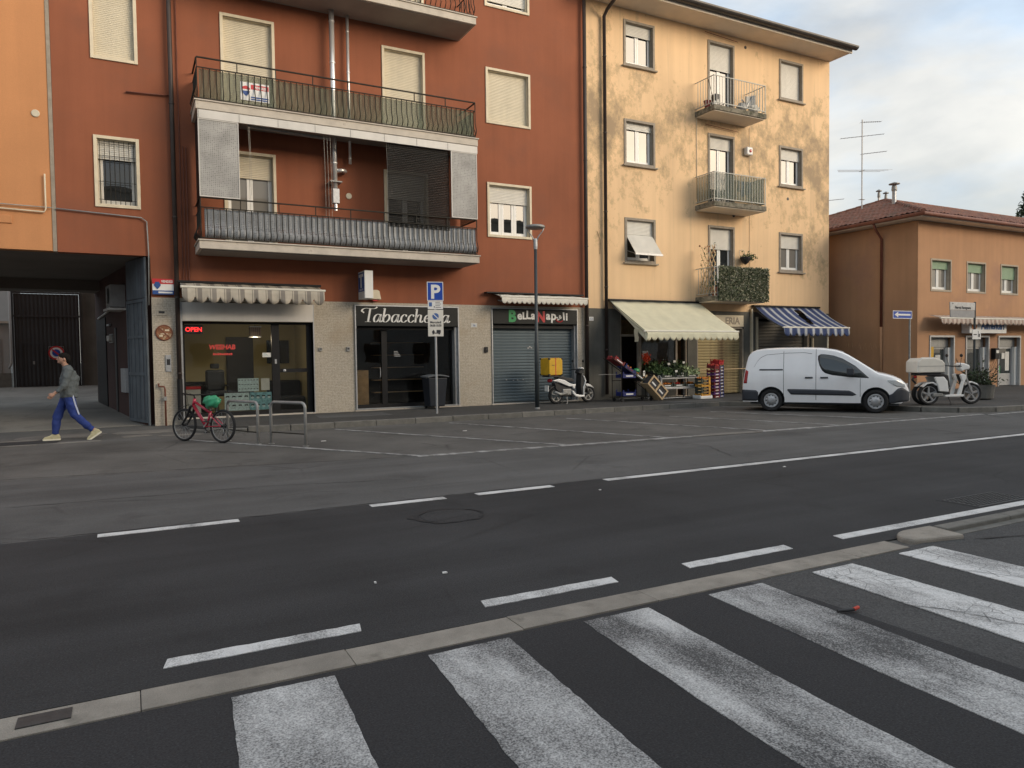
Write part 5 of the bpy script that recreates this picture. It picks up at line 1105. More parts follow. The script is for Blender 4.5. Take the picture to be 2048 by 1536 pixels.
# ================================================================== BROWN HOUSE at right
HY = 17.2; HX = 26.45; HZ = 6.55; HD = 26.4; HX2 = 46
HB_ = thing('brown_house','two storey brown plaster house with tiled hip roof and green shutters','house',(30,17.2,0))
hw = [(27.30,28.48,3.98,5.10),(29.62,30.80,3.98,5.10),(31.98,33.14,3.98,5.10),(34.4,35.6,3.98,5.10)]; hd_ = [(27.18,28.78,.12,2.22),(29.52,31.15,.12,2.22),(31.78,33.45,.12,2.22)]
m = MB(); wall_front(m, HX, HX2, -.05, HZ, HY, .35, hw+[(a,b,-.05,d) for a,b,c,d in hd_]); m.box(HX,HX+.35,HY+.351,HD,-.05,HZ); m.box(HX+.36,HX2,HD-.3,HD,-.05,HZ); m.box(HX2-.3,HX2,HY+.36,HD-.31,-.05,HZ); m.build('wall','plaster_house',HB_)
MB().box(HX+.5,HX2-.5,HY+2.2,HD-.4,.1,HZ-.1).build('core','interior_dark',HB_)
for h, s in zip(hw,(.28,.32,.48,.4)): window(HB_, *h, HY, trim='trim_house', tw=.07, shut=s, shutmat='shutter_green', n=2, glass='glass_curtained', proud=.02)
for i, (a,b,c,d) in enumerate(hd_):
    D = frame(MB(),a+.002,b-.002,.12,d-.002,HY-.03,HY+.10,.07,bottom=False).build('shop_door','galv',HB_)
    frame(MB(),a+.2,b-.24,.14,1.75,HY+.22,HY+.28,.07,wb=.5 if i == 2 else .1).build('leaf','galv' if i == 2 else 'galv_dull',D); MB().box(a+.07,b-.07,HY+.2,HY+.3,1.76,d-.07).build('shutter_box','galv_dull',D); MB().box(a+.27,b-.31,HY+.245,HY+.255,.25,1.70).build('pane','glass_van',D); MB().box(b-.23,b-.07,HY+.1,HY+.3,.13,1.75).build('reveal','white_pvc',D); MB().box(a+.02,b-.02,HY+.32,HY+.34,.1,d).build('room_lining','interior_dark',D)
def stuck(label, x0, x1, z0, z1, mt_, y_=HY+.24): 
    o = MB().box(x0,x1,y_-.012,y_-.004,z0,z1).build('paper_notice',mt_); return tag(o,label,'notice')
stuck('yellow notice in the leftmost doorway of the brown house',27.55,27.78,1.35,1.78,'box_yellow',HY+.21); stuck('tall white notice on the right hand door of the brown house',32.75,33.05,.75,1.55,'paper'); stuck('green sticker low on the right hand door of the brown house',32.2,32.4,.62,.95,'sign_green'); stuck('small white sheet beside the tall notice of the right hand door',32.5,32.72,1.25,1.5,'paper')
# hip roof with real tile relief
ov = .55; x0, y0 = HX-ov, HY-ov; yr_ = (HY+HD)/2; zr = HZ+.18+ (yr_-y0)*.36; xr = x0+(yr_-y0)
def tiles(fn, nu, nv):
    m = MB(); m.grid(nu, nv, fn); return m
def front_fn(u, v):
    x = (x0+(xr-x0)*v) + u*(HX2+1-(x0+(xr-x0)*v)); t = x/.22; row = v*15; fr = row-math.floor(row)
    return (x, y0+(yr_-y0)*v, HZ+.18+(zr-HZ-.18)*v + .035*abs(sin(pi*t)) + .03*(1-fr) + .012*sin(7*x+31*v))
tag(tiles(front_fn, 520, 60).build('roof_tiles','roof_tile',HB_),kind='stuff')
def left_fn(u, v):
    ya, yb = y0+(yr_-y0)*v, HD+ov-(HD+ov-yr_)*v; y_ = ya+(yb-ya)*u; t = y_/.22; row = v*15; fr = row-math.floor(row)
    return (x0+(xr-x0)*v, y_, HZ+.18+(zr-HZ-.18)*v + .035*abs(sin(pi*t)) + .03*(1-fr) + .012*sin(7*y_+29*v))
tag(tiles(left_fn, 280, 60).build('roof_tiles','roof_tile',HB_),kind='stuff')
m = MB(); m.add([(xr,yr_,zr),(HX2+1,yr_,zr),(HX2+1,HD+ov,HZ+.18),(x0,HD+ov,HZ+.18)],[(0,1,2,3)]); m.build('roof_back','roof_tile',HB_)
m = MB()
for i in range(40):
    a_ = xr+i*.4; m.tube([(a_,yr_,zr+.02),(a_+.42,yr_,zr+.04)],[.09,.075],8)
for (a_, b_) in (((x0,y0,HZ+.22),(xr,yr_,zr+.02)),((x0,HD+ov,HZ+.22),(xr,yr_,zr+.02))):
    a_, b_ = Vector(a_), Vector(b_)
    for i in range(18): m.tube([a_.lerp(b_,i/18),a_.lerp(b_,(i+1.08)/18)],[.09,.075],8)
m.build('ridge_tiles','roof_tile',HB_)
m = MB(); m.box(x0+.02,HX2+1,y0+.02,HD+ov,HZ+.02,HZ+.14); m.build('eaves_board','soffit_pale',HB_)
m = MB(); m.tube([(x0-.05,HD+ov,HZ+.12),(x0-.05,y0-.05,HZ+.12),(HX2+1,y0-.05,HZ+.12)],.075,10); m.build('gutter','pipe_rust',HB_)
pipe(HB_, [(x0-.02,18.65,HZ+.06),(x0+.1,18.65,HZ-.15),(HX-.08,18.65,HZ-.5),(HX-.08,18.65,2.6)], .05, 'pipe_rust', brackets=(5.2,3.6)); pipe(HB_, [(HX-.08,18.65,2.6),(HX-.08,18.65,.1)], .05, 'plaster_house')
m = MB()
for i, (a_, b_) in enumerate(((HY+2.75,1.75),(HY+2.95,1.78),(HY+2.4,1.72),(HY+2.15,1.68),(HY+1.9,1.72),(HY+1.7,1.75),(HY+1.5,1.70))):
    w_ = .03 if i < 2 else .012
    m.beam((HX-.003,a_,b_),(HX-.003,a_+.05,b_+.30-.06*(i % 3)),.006,w_,(1,0,0)); m.beam((HX-.003,a_+.05,b_+.26),(HX-.003,a_+.14,b_+.05),.006,w_*.7,(1,0,0))
m.build('graffiti','interior_wood',HB_)
def flue(x,y_,z0,h,r,label):
    F_ = thing('roof_flue',label,'flue',(x,y_,z0)); MB().cyl((x,y_,z0-.4),(x,y_,z0+h),r,12).build('pipe','galv',F_); MB().lathe([(r*1.2,z0+h),(r*1.35,z0+h+.05),(r*1.2,z0+h+.2),(r*.7,z0+h+.25)],(x,y_,0),'z',12).build('cowl','galv_dull',F_); MB().lathe([(.01,z0+h+.33),(r*2.6,z0+h+.28),(r*2.6,z0+h+.31),(.01,z0+h+.38)],(x,y_,0),'z',12).build('cap','galv_dull',F_)
flue(29.1,20.0,7.75,.72,.085,'pale metal flue with flat cap on the brown house roof'); flue(30.9,22.0,8.6,.15,.05,'short dark flue left of the tall flue on the ridge'); flue(31.4,22.0,8.6,.10,.05,'second short flue on the ridge by the tall flue')
MB().cyl((28.93,19.7,6.95),(28.93,19.7,7.9),.03,8).build('stay_pipe','galv',[o for o in bpy.data.objects if o.name == 'roof_flue'][0])
def antenna(x,y_,z0,z1,label,big=True):
    A = thing('tv_antenna',label,'antenna',(x,y_,z0)); MB().cyl((x,y_,z0),(x,y_,z1),.028,8).build('mast','galv',A)
    def yagi(z,ln,ang,off,n_,el):
        m = MB(); d = Vector((cos(ang),sin(ang),.08)); c = Vector((x,y_,z))+d*off; m.cyl(c-d*ln/2,c+d*ln/2,.014,6); q = Vector((-d.y,d.x,0)).normalized()
        for i in range(n_): p = c-d*ln/2+d*ln*i/(n_-1); m.cyl(p-q*el*(1-.3*i/n_),p+q*el*(1-.3*i/n_),.007,5)
        m.build('yagi_array','galv',A)
    if big: yagi(z1-.12,1.0,-.3,.45,10,.12); yagi(z1-.75,1.9,-.55,-.0,12,.10); yagi(z1-1.55,1.1,-.6,.5,9,.12); yagi(z1-2.3,.5,1.1,0,4,1.25); yagi(z0+.55,.35,.2,0,5,.10)
    else: yagi(z1-.05,1.1,-.55,.45,8,.08)
antenna(29.71,22.0,8.0,12.15,'tall television mast with several aerials on the brown house roof'); antenna(28.9,23.5,7.3,8.75,'low television aerial at the left edge of the brown roof',False)
# grocery sign, letter box, planter, bin, street signs
AS = thing('grocery_sign','white box sign with blue letters Alimentari over the brown house door','sign',(30.2,17.0,2.3)); MB().box(29.2,31.75,16.85,17.17,2.30,2.82).build('box','sign_white',AS,bevel=.01); text('lettering','Alimentari',.42,'ink_blue',AS,(30.78,16.845,2.46),ext=.004,bold=.012,sx=.9); MB().lathe([(.17,0),(.19,-.004),(.001,-.005)],(29.5,16.848,2.62),'y',16).build('emblem_ball','fruit_orange',AS); MB().prism([(29.42,2.36),(29.58,2.36),(29.53,2.5),(29.47,2.5)],16.842,16.848).build('emblem_foot','ink_blue',AS)
LB = thing('letter_box','small dark letter box between the brown house doors','letter box',(31.45,17.1,1.3)); MB().box(31.3,31.58,17.02,HY-.002,1.25,1.7).build('case','black_metal',LB,bevel=.01); MB().box(31.35,31.53,17.012,17.019,1.5,1.62).build('flap','paper',LB)
PLN = thing('planter','dark stone planter with straggly plants behind the three wheeled scooter','planter',(23.1,13.0,.12)); m = MB(); m.lathe([(.30,.12),(.40,.16),(.43,.45),(.45,.56),(.40,.56),(.38,.5)],(23.0,13.0,0),'z',18); m.build('tub','kerb_grey',PLN); m = MB(); rr = random.Random(5)
for i in range(22): a_ = rr.uniform(0,6.28); m.tube([(23+.2*cos(a_),13+.2*sin(a_),.5),(23+.4*cos(a_),13+.4*sin(a_),.9),(23+rr.uniform(.3,.9)*cos(a_),13+.6*sin(a_),rr.uniform(1.0,1.5))],.006,4)
m.build('stems','bark',PLN); tag(leaves(700,lambda r:(23+r.gauss(0,.26),13+r.gauss(0,.22),.58+abs(r.gauss(0,.22))),.05,12).build('foliage','leaf_dark',PLN),kind='stuff')
LBN = thing('litter_bin','dark litter bin cut by the right edge of the picture','bin',(23.2,11.2,.12)); m = MB(); m.lathe([(.19,.75),(.24,1.25),(.26,1.27),(.26,1.31),(.22,1.31)],(23.5,11.6,0),'z',16); m.build('basket','black_plastic',LBN); MB().cyl((23.5,11.6,.12),(23.5,11.6,.75),.035,8).build('post','black_plastic',LBN)
OW = thing('one_way_sign','blue one way arrow sign pointing left on a post by the brown wall','sign',(24.95,16.5,.12)); MB().box(23.93,24.98,16.46,16.475,2.80,3.05).build('panel','sign_blue',OW); frame(MB(),23.915,24.995,2.785,3.065,16.455,16.459,.02).build('rim','sign_white',OW); MB().prism([(24.0,2.925),(24.2,3.02),(24.2,2.955),(24.9,2.955),(24.9,2.895),(24.2,2.895),(24.2,2.83)],16.452,16.4545).build('arrow','sign_white',OW); MB().cyl((24.96,16.52,.1),(24.96,16.52,3.08),.035,10).build('post','galv_dull',OW)
SN = thing('street_name_sign','grey street name plate on a dark post before the grocery','sign',(24.5,14,.12)); MB().box(23.15,24.50,13.97,14.0,2.92,3.17).build('plate','galv',SN,bevel=.006); MB().box(23.17,24.48,13.972,13.998,2.68,2.915).build('blank_plate','wall_grey_plate',SN,bevel=.004); text('street_name','Nervia Ravegnana',.125,'ink',SN,(23.83,13.966,2.96),ext=.001,bold=.002,sx=.95); text('street_type','Via',.06,'ink',SN,(23.28,13.966,3.10),ext=.001); MB().cyl((24.53,14.0,.1),(24.53,14.0,3.2),.035,10).build('post','lamp_grey',SN)
MB().box(24.33,24.78,13.94,13.96,1.98,2.30).build('small_plate','sign_white',SN); m = MB(); m.box(24.37,24.55,13.936,13.9395,2.12,2.15); m.box(24.62,24.64,13.936,13.9395,2.05,2.25); m.box(24.66,24.72,13.936,13.9395,2.06,2.16); m.build('small_plate_print','ink',SN)
# far tree crown beyond the roof
TT = thing('conifer_tree','dark tree crown rising behind the brown house roof at the right edge','tree',(55.5,28,0)); MB().tube([(55.5,28,0),(55.6,28,6),(55.5,28,11.6)],[.35,.22,.05],8).build('trunk','bark',TT); rr = random.Random(3); m = MB()
for i in range(60): z_ = rr.uniform(4,12); a_ = rr.uniform(0,6.28); l_ = (12.8-z_)*.30+.3; m.tube([(55.5,28,z_),(55.5+l_*cos(a_),28+l_*sin(a_),z_+.25)],[.05,.012],4)
m.build('limbs','bark',TT)
def crown(r):
    z_ = 4+8.6*r.random()**.8; a_ = r.uniform(0,6.28); R_ = ((12.9-z_)*.30+.25)*math.sqrt(r.random())*(.7+.5*sin(a_*3+z_*2)**2); return (55.5+R_*cos(a_), 28+R_*sin(a_), z_+r.gauss(0,.1))
tag(leaves(5200,crown,.13,21).build('crown','leaf_dark',TT))

# ================================================================== unseen block added across the street, behind the viewer: it keeps the low sun off the road and shop fronts
OPB = thing('unseen_opposite_block','unseen apartment block added behind the viewer to block the low sun','building',(20,-16,0))
oh = [(-38+i*4.2,-36.6+i*4.2,1.2+j*3.3,2.8+j*3.3) for i in range(28) for j in range(4)]
m = MB(); wall_front(m,-40,80,-.05,13.2,-16.3,.3,oh); m.box(-40,80,-26,-16.62,-.05,13.2); m.build('wall','white_render',OPB); MB().box(-40.3,80.3,-26.3,-15.6,13.25,13.5).build('roof','soffit',OPB)
pm = MB().box(0,1.4,-16.2,-16.15,0,1.6).mesh('pane','glass_window')
for h in oh: inst('pane',pm,OPB,(h[0],0,h[2]))
# ================================================================== street furniture
SLP = thing('street_lamp','slim dark street lamp with round flat head on the far pavement','street lamp',(10.14,17.75,.12))
MB().tube([(10.14,17.75,.1),(10.14,17.75,1.95),(10.14,17.75,2.0),(10.14,17.75,4.7)],[.062,.062,.05,.042],12).build('post','lamp_grey',SLP,smooth=True); MB().lathe([(.075,.12),(.075,.16),(.064,.17)],(10.14,17.75,0),'z',12).build('base_collar','galv_dull',SLP)
MB().lathe([(.05,4.6),(.058,4.68),(.055,4.85),(.04,4.9)],(10.14,17.75,0),'z',12).build('socket','galv',SLP)
for s in (-1,1): MB().tube([(10.14+s*.03*.885,17.75-s*.03*.466,4.78),(10.14+s*.08*.885,17.75-s*.08*.466,4.95),(10.14+s*.20*.885,17.75-s*.20*.466,5.10),(10.14+s*.24*.885,17.75-s*.24*.466,5.2)],.018,6).build('bracket','galv',SLP,smooth=True)
MB().lathe([(.20,5.17),(.27,5.19),(.275,5.23),(.25,5.26),(.05,5.275)],(10.14,17.75,0),'z',24).build('head','galv_dull',SLP,smooth=True)
PSG = thing('parking_sign','parking sign post with blue P plate and two white plates below','sign'); yaw = -math.atan2(.466,.885)*.55
MB().cyl((0,.03,.1),(0,.03,3.6),.03,10).build('post','galv',PSG)
MB().box(-.205,.205,-.01,.0,3.12,3.60).build('blue_plate','sign_blue',PSG); frame(MB(),-.215,.215,3.11,3.61,-.013,-.0105,.018).build('plate_rim','sign_white',PSG); text('letter','P',.50,'sign_white',PSG,(.0,-.013,3.18),ext=.002,bold=.016)
MB().box(-.20,.20,-.01,0,2.89,3.10).build('upper_plate','sign_white',PSG); m = MB(); m.box(-.17,-.09,-.013,-.0105,2.96,3.07); m.build('disc_symbol','ink_blue',PSG); m = MB(); [m.box(.0,.15-.03*(i % 2),-.013,-.0105,2.93+i*.045,2.942+i*.045) for i in range(4)]; m.box(-.04,-.02,-.013,-.0105,2.93,2.97); m.build('upper_print','ink',PSG)
MB().box(-.205,.205,-.014,-.002,2.17,2.87).build('lower_plate','shutter_white',PSG,bevel=.004); MB().lathe([(.085,-.0145),(.085,-.018),(.001,-.019)],(0,0,2.70),'y',20).build('no_stopping_disc','ink_blue',PSG); MB().beam((-.06,-.021,2.76),(.06,-.021,2.64),.022,.004,(0,1,0)).build('disc_bar','sign_white',PSG)
text('day','Mercoledì',.085,'ink',PSG,(0,-.0165,2.515),ext=.001,bold=.002,sx=.85); text('hours','08.00 10.00',.085,'ink',PSG,(0,-.0165,2.43),ext=.001,bold=.002,sx=.75)
m = MB(); m.box(.02,.13,-.018,-.0145,2.27,2.34); m.box(-.09,.12,-.018,-.0145,2.245,2.268); m.prism([(-.10,2.268),(-.03,2.268),(-.03,2.31),(-.06,2.345),(-.10,2.30)],-.018,-.0145); m.lathe([(.02,-.0145),(.02,-.0195),(.001,-.02)],(-.07,0,2.24),'y',10); m.lathe([(.02,-.0145),(.02,-.0195),(.001,-.02)],(.09,0,2.24),'y',10); m.build('tow_truck_symbol','ink',PSG)
m = MB(); [m.box(-.04,.04,.0005,.062,z,z+.03) for z in (2.3,2.75,3.0,3.3,3.5)]; m.build('clamp','galv_dull',PSG)
move(PSG,(7.2,17.98,0),yaw)
# bicycle hoops
def hoop(label, a, b):
    H_ = thing('bike_hoop',label,'bike rack',((a[0]+b[0])/2,(a[1]+b[1])/2,0),'bike hoops by the parking bays'); a = Vector((*a,0)); b = Vector((*b,0)); d = (b-a).normalized(); u = Vector((0,0,1)); r = .10; h = .80; pts = [a-u*.05,a+u*(h-r)]
    for i in range(1,6): t = pi/2*i/5; pts.append(a+u*(h-r)+d*r*(1-cos(t))+u*r*sin(t))
    for i in range(0,6): t = pi/2*i/5; pts.append(b-d*r+u*(h-r)+d*r*sin(t)+u*r*cos(t))
    pts.append(b-u*.05); MB().tube(pts,.028,10).build('hoop','galv_dull',H_,smooth=True); MB().cyl(a+u*.22+d*.02,b+u*.22-d*.02,.012,6).build('cross_bar','rail_iron',H_)
    m = MB()
    for p in (a,b): m.lathe([(.06,-.005),(.06,.004),(.03,.006)],(p.x,p.y,0),'z',12)
    m.build('foot_plate','galv_dull',H_)
hoop('steel bicycle hoop beside the red bicycle',(1.70,15.45),(2.13,14.50)); hoop('empty steel bicycle hoop nearer the road, right of the other hoop',(2.36,14.42),(2.84,13.62))
BN_ = thing('wheelie_bin','dark blue wheelie bin with grey lid before the tobacco shop glass','bin',(7.85,19.75,.12)); m = MB(); m.add([(7.62,19.55,.2),(8.08,19.55,.2),(8.08,20.0,.2),(7.62,20.0,.2),(7.56,19.48,1.02),(8.14,19.48,1.02),(8.14,20.05,1.02),(7.56,20.05,1.02)],[(0,3,2,1),(4,5,6,7),(0,1,5,4),(1,2,6,5),(2,3,7,6),(3,0,4,7)]); m.build('body','bin_blue',BN_,bevel=.02); m = MB(); m.slab(6,1,lambda u,v:(7.52+u*.66,19.44+v*.63,1.03+.05*sin(pi*u)),(0,0,.04)); m.build('lid','bin_lid',BN_,bevel=.01)
for x in (7.66,8.04): MB().lathe([(.08,-.02),(.08,.02)],(x,20.0,.20),'x',14).build('wheel','rubber',BN_)

# ================================================================== vehicle helpers
def wheel(parent, c, R, r, wid, hubm, spokes=5, hubr=.3, drum=True, sub=True, solid=False):
    """tyre with shoulders, rim, spokes, axis along y"""
    x, y, z = c; W = wid/2
    t = MB().lathe([(R-r,-W*.8),(R-r*.35,-W),(R-.008,-W*.75),(R,-W*.3),(R,W*.3),(R-.008,W*.75),(R-r*.35,W),(R-r,W*.8)],(x,y,z),'y',28,True).build('wheel','rubber',parent,smooth=True)
    rm = MB(); rm.lathe([(R-r+.004,-W*.7),(R-r+.006,W*.7),(R-r-.02,W*.65),(R-r-.02,-W*.65)],(x,y,z),'y',28,True)
    if spokes:
        for i in range(spokes):
            a = 2*pi*i/spokes+.3; rm.beam((x+.03*cos(a),y,z+.03*sin(a)),(x+(R-r)*cos(a),y,z+(R-r)*sin(a)),.045,W*.9,(0,1,0))
        rm.lathe([(.05,-W*.7),(.055,-W*.5),(.055,W*.5),(.05,W*.7)],(x,y,z),'y',14)
    rm.build('rim',hubm,t,smooth=False); return t
# ================================================================== WHITE VAN (local: x forward, y left, z up; rear axle at origin)
VN = thing('white_van','white panel van parked at an angle with dark bumpers and side strip','van')
def lerp_tab(t, x):
    if x <= t[0][0]: return t[0][1]
    for (a,b),(c,d) in zip(t,t[1:]):
        if x <= c: u = (x-a)/(c-a); return b+(d-b)*u
    return t[-1][1]
TOP = [(-.80,1.60),(-.74,1.70),(-.6,1.765),(-.3,1.80),(.3,1.815),(1.0,1.81),(1.4,1.785),(1.7,1.735),(1.88,1.68),(2.05,1.59),(2.3,1.43),(2.55,1.26),(2.72,1.145),(2.80,1.10),(3.0,1.055),(3.2,.99),(3.36,.91),(3.48,.80),(3.55,.66),(3.58,.52)]
WX = [(-.80,.86),(-.7,.895),(-.3,.905),(2.4,.905),(2.9,.875),(3.2,.80),(3.4,.68),(3.5,.58),(3.58,.42)]
PR = [(.2,.93),(.3,.955),(.5,.985),(.75,1.0),(.95,.995),(1.1,.975),(1.4,.91),(1.65,.845),(1.82,.79)]
def rear_lean(x, z): return .20*max(0,min(1,(.1-x)/.9))*max(0,(z-.55))**1.6*.75
def vy(x, z): return lerp_tab(WX,x)*lerp_tab(PR,z)
xs_ = [-.80,-.78,-.74,-.66,-.55,-.4,-.2,0,.25,.5,.75,1.0,1.2,1.4,1.55,1.7,1.8,1.88,1.96,2.05,2.18,2.3,2.42,2.55,2.64,2.72,2.76,2.80,2.9,3.0,3.1,3.2,3.28,3.36,3.42,3.48,3.52,3.55,3.57,3.58]
vs = []; zb0 = .27; ns = 12
for x in xs_:
    zt = lerp_tab(TOP,x); zb = zb0 + (.05 if x > 3.4 else 0); rr_ = min(.12,(zt-zb)*.3); row = []
    zl = [zb+(zt-rr_-zb)*i/(ns-1) for i in range(ns)]
    half = [(0,zb),(vy(x,zb)*.9,zb)]+[(vy(x,z),z) for z in zl[0:]]+[(vy(x,zt-rr_)*.975,zt-rr_*.45),(vy(x,zt-rr_)*.90,zt-rr_*.14),(vy(x,zt-rr_)*.70,zt-.012),(vy(x,zt-rr_)*.35,zt),(0,zt+.006)]
    full = [(y_,z) for y_,z in half]+[(-y_,z) for y_,z in reversed(half[1:-1])]
    vs.append([(x+rear_lean(x,z),y_,z) for y_,z in full])
k_ = len(vs[0]); m = MB(); fl = [p for r_ in vs for p in r_]; fs = []
for i in range(len(vs)-1):
    for j in range(k_): fs.append((i*k_+j,i*k_+(j+1)%k_,(i+1)*k_+(j+1)%k_,(i+1)*k_+j))
fs.append(tuple(range(k_))); fs.append(tuple((len(vs)-1)*k_+j for j in range(k_-1,-1,-1))); m.add(fl,fs)
body = m.build('body','van_paint',VN,smooth=True)
cut = MB()
for x in (0,2.728):
    for s in (-1,1): cut.lathe([(.372,-.20),(.372,.20)],(x,s*.85,.335),'y',36)
bmc = bpy.data.meshes.new('arch_cut'); bmc.from_pydata(cut.v,[],cut.f); bm_ = bmesh.new(); bm_.from_mesh(bmc); bmesh.ops.recalc_face_normals(bm_,faces=bm_.faces); bm_.to_mesh(bmc); bm_.free(); bmc.materials.append(MT['van_trim'])
# apply the boolean in the mesh itself so that no helper object stays in the scene
co = bpy.data.objects.new('tmp_cut',bmc); C.objects.link(co); body.data.materials.append(MT['van_trim'])
bo = body.modifiers.new('arch','BOOLEAN'); bo.object = co; bo.operation = 'DIFFERENCE'; bo.solver = 'EXACT'; bo.material_mode = 'TRANSFER'
dg = bpy.context.evaluated_depsgraph_get(); nm = bpy.data.meshes.new_from_object(body.evaluated_get(dg)); body.modifiers.clear(); old = body.data; body.data = nm; nm.name = 'body'; bpy.data.objects.remove(co)
nm.set_sharp_from_angle(angle=RAD(38))
def vpatch(name, mt_, lo, hi, off, s, nx=16, nz=6, thick=.012, sm=True, parent=None):
    """panel lying on the van's flank between two curves z=lo(x), z=hi(x), given as tables"""
    xa, xb = max(lo[0][0],hi[0][0]), min(lo[-1][0],hi[-1][0])
    def fn(u, v):
        x = xa+(xb-xa)*u; z = lerp_tab(lo,x)+(lerp_tab(hi,x)-lerp_tab(lo,x))*v
        return (x+rear_lean(x,z), s*(vy(x,z)+off), z)
    return MB().slab(nx,nz,fn,(0,-s*thick,0)).build(name,mt_,parent or VN,smooth=sm)
for s in (-1,1):
    vpatch('door_window','glass_van',[(1.28,1.47),(1.32,1.30),(1.38,1.18),(1.46,1.11),(1.64,1.055),(2.08,1.0),(2.50,.975)],[(1.28,1.54),(1.33,1.585),(1.45,1.58),(1.64,1.545),(1.88,1.455),(2.2,1.26),(2.50,.985)],.006,s,34,5)
    vpatch('window_seal','van_trim',[(1.255,1.46),(1.30,1.28),(1.36,1.16),(1.45,1.085),(1.64,1.03),(2.08,.975),(2.56,.952)],[(1.255,1.56),(1.32,1.61),(1.45,1.605),(1.66,1.57),(1.90,1.48),(2.22,1.28),(2.56,.958)],.002,s,34,5)
    vpatch('side_strip','van_trim',[(.45,.60),(.50,.49),(1.3,.485),(2.17,.47),(2.24,.50)],[(.45,.64),(.50,.645),(1.3,.635),(2.10,.61),(2.24,.51)],.012,s,20,3,.02)
    vpatch('slide_rail','van_trim',[(-.36,1.165),(.32,1.165)],[(-.36,1.205),(.32,1.205)],.006,s,6,2,.012)
    for name, lo, hi in (('seam',[(.335,.42),(.347,.42)],[(.335,1.70),(.347,1.70)]),('seam',[(1.20,.34),(1.212,.34)],[(1.20,1.755),(1.212,1.755)]),('seam',[(2.335,.45),(2.347,.45)],[(2.335,.95),(2.347,.95)]),('seam',[(.36,1.645),(.9,1.655),(1.1,1.62)],[(.36,1.655),(.9,1.665),(1.1,1.63)]),('seam',[(-.55,1.25),(-.42,1.5),(-.2,1.6),(.33,1.64)],[(-.55,1.262),(-.42,1.512),(-.2,1.61),(.33,1.648)])): vpatch(name,'van_seam',lo,hi,.0015,s,1 if len(lo) == 2 else 10,12,.003)
    for x in (1.02,1.42): vpatch('door_handle','van_trim',[(x-.10,.945),(x+.10,.945)],[(x-.10,.985),(x+.10,.985)],.022,s,6,2,.03)
    vpatch('tail_light','lens_red',[(-.785,.80),(-.69,.80)],[(-.785,1.19),(-.69,1.14)],.006,s,4,8,.02)
    vpatch('front_bumper','van_trim',[(3.06,.275),(3.2,.28),(3.575,.33)],[(3.06,.50),(3.14,.53),(3.26,.66),(3.38,.70),(3.575,.56)],.012,s,14,6,.03)
    vpatch('rear_bumper','van_trim',[(-.81,.30),(-.40,.30),(-.36,.33)],[(-.81,.62),(-.40,.60),(-.36,.55)],.014,s,8,5,.03)
    vpatch('sill','van_trim',[(.40,.24),(2.32,.24)],[(.40,.305),(2.32,.305)],-.004,s,6,2,.02)
    vpatch('headlight','lens_clear',[(3.02,.86),(3.1,.80),(3.25,.715),(3.45,.70)],[(3.02,.90),(3.1,.905),(3.25,.90),(3.45,.775)],.006,s,12,5,.02)
    mr_ = MB().box(-.10,.09,-.07,.07,-.10,.10).mesh('mirror','van_trim'); inst('mirror',mr_,VN,(2.10,s*1.04,1.13),bevel=.035,seg=3); MB().tube([(2.12,s*.88,1.05),(2.11,s*1.0,1.07)],.03,8).build('mirror_stalk','van_trim',VN)
    for x in (0,2.728):
        W_ = wheel(VN,(x,s*.775,.318),.318,.105,.195,'van_trim',0); MB().lathe([(.21,-.07),(.21,.07)],(x,s*.775,.318),'y',24).build('brake_disc','black_plastic',W_)
        MB().lathe([(.205,s*.06),(.205,s*.085),(.195,s*.09),(.165,s*.075),(.12,s*.08),(.10,s*.105),(.06,s*.118),(.002,s*.12)] if s > 0 else [(.002,s*.12),(.06,s*.118),(.10,s*.105),(.12,s*.08),(.165,s*.075),(.195,s*.09),(.205,s*.085),(.205,s*.06)],(x,s*.775,.318),'y',24).build('hub_cap','hub_grey',W_,smooth=True)
        hm = MB()
        for i in range(10): a = 2*pi*i/10; hm.lathe([(.017,s*.07),(.015,s*.090),(.001,s*.091)],(x+.143*cos(a),s*.775,.318+.143*sin(a)),'y',8)
        hm.build('vent_holes','black_plastic',W_)
# windscreen and nose
MB().slab(10,14,lambda u,v:(1.90+.84*u, (v*2-1)*(vy(1.90+.84*u,lerp_tab(TOP,1.90+.84*u)-.06)*.90), lerp_tab(TOP,1.90+.84*u)+.008-.075*abs(v*2-1)**4),(0,0,-.006)).build('windscreen','glass_van',VN,smooth=True)
MB().slab(4,10,lambda u,v:(3.588+.012*sin(pi*v)-.05*abs(v*2-1)**2,(v*2-1)*.43,.34+.26*u),(-.03,0,0)).build('grille_bumper','van_trim',VN,smooth=True)
MB().slab(2,10,lambda u,v:(3.60+.012*sin(pi*v)-.04*abs(v*2-1)**2,(v*2-1)*.26,.40+.11*u),(-.01,0,0)).build('number_plate','sign_white',VN); MB().ball((3.535,0,.74),.025,.07,.05,10,7).build('badge','chrome',VN)
MB().box(-.815,-.79,-.86,.86,.30,.60).build('rear_bumper_face','van_trim',VN,bevel=.01); MB().tube([(2.66,.5,1.20),(2.70,.1,1.20),(2.66,-.4,1.205)],.009,5).build('wiper','black_plastic',VN)
m = MB(); m.box(-.6,3.3,-.7,.7,.20,.29); m.build('underbody','black_plastic',VN)
mp_ = MB().box(2.25,2.45,-.25,-.05,1.0,1.02); mp_.build('dashboard_paper','paper',VN)
hd = math.atan2(-2.09,1.57)
# near-side (right, y=-.775-.1) wheel contact of the rear axle sits at (15.76,14.49)
off = Matrix.Rotation(hd,3,'Z') @ Vector((0,-.86,0)); move(VN,(15.78-off.x*.97,14.49-off.y*.97,-.012),hd); VN.scale = (.955,.97,.98)

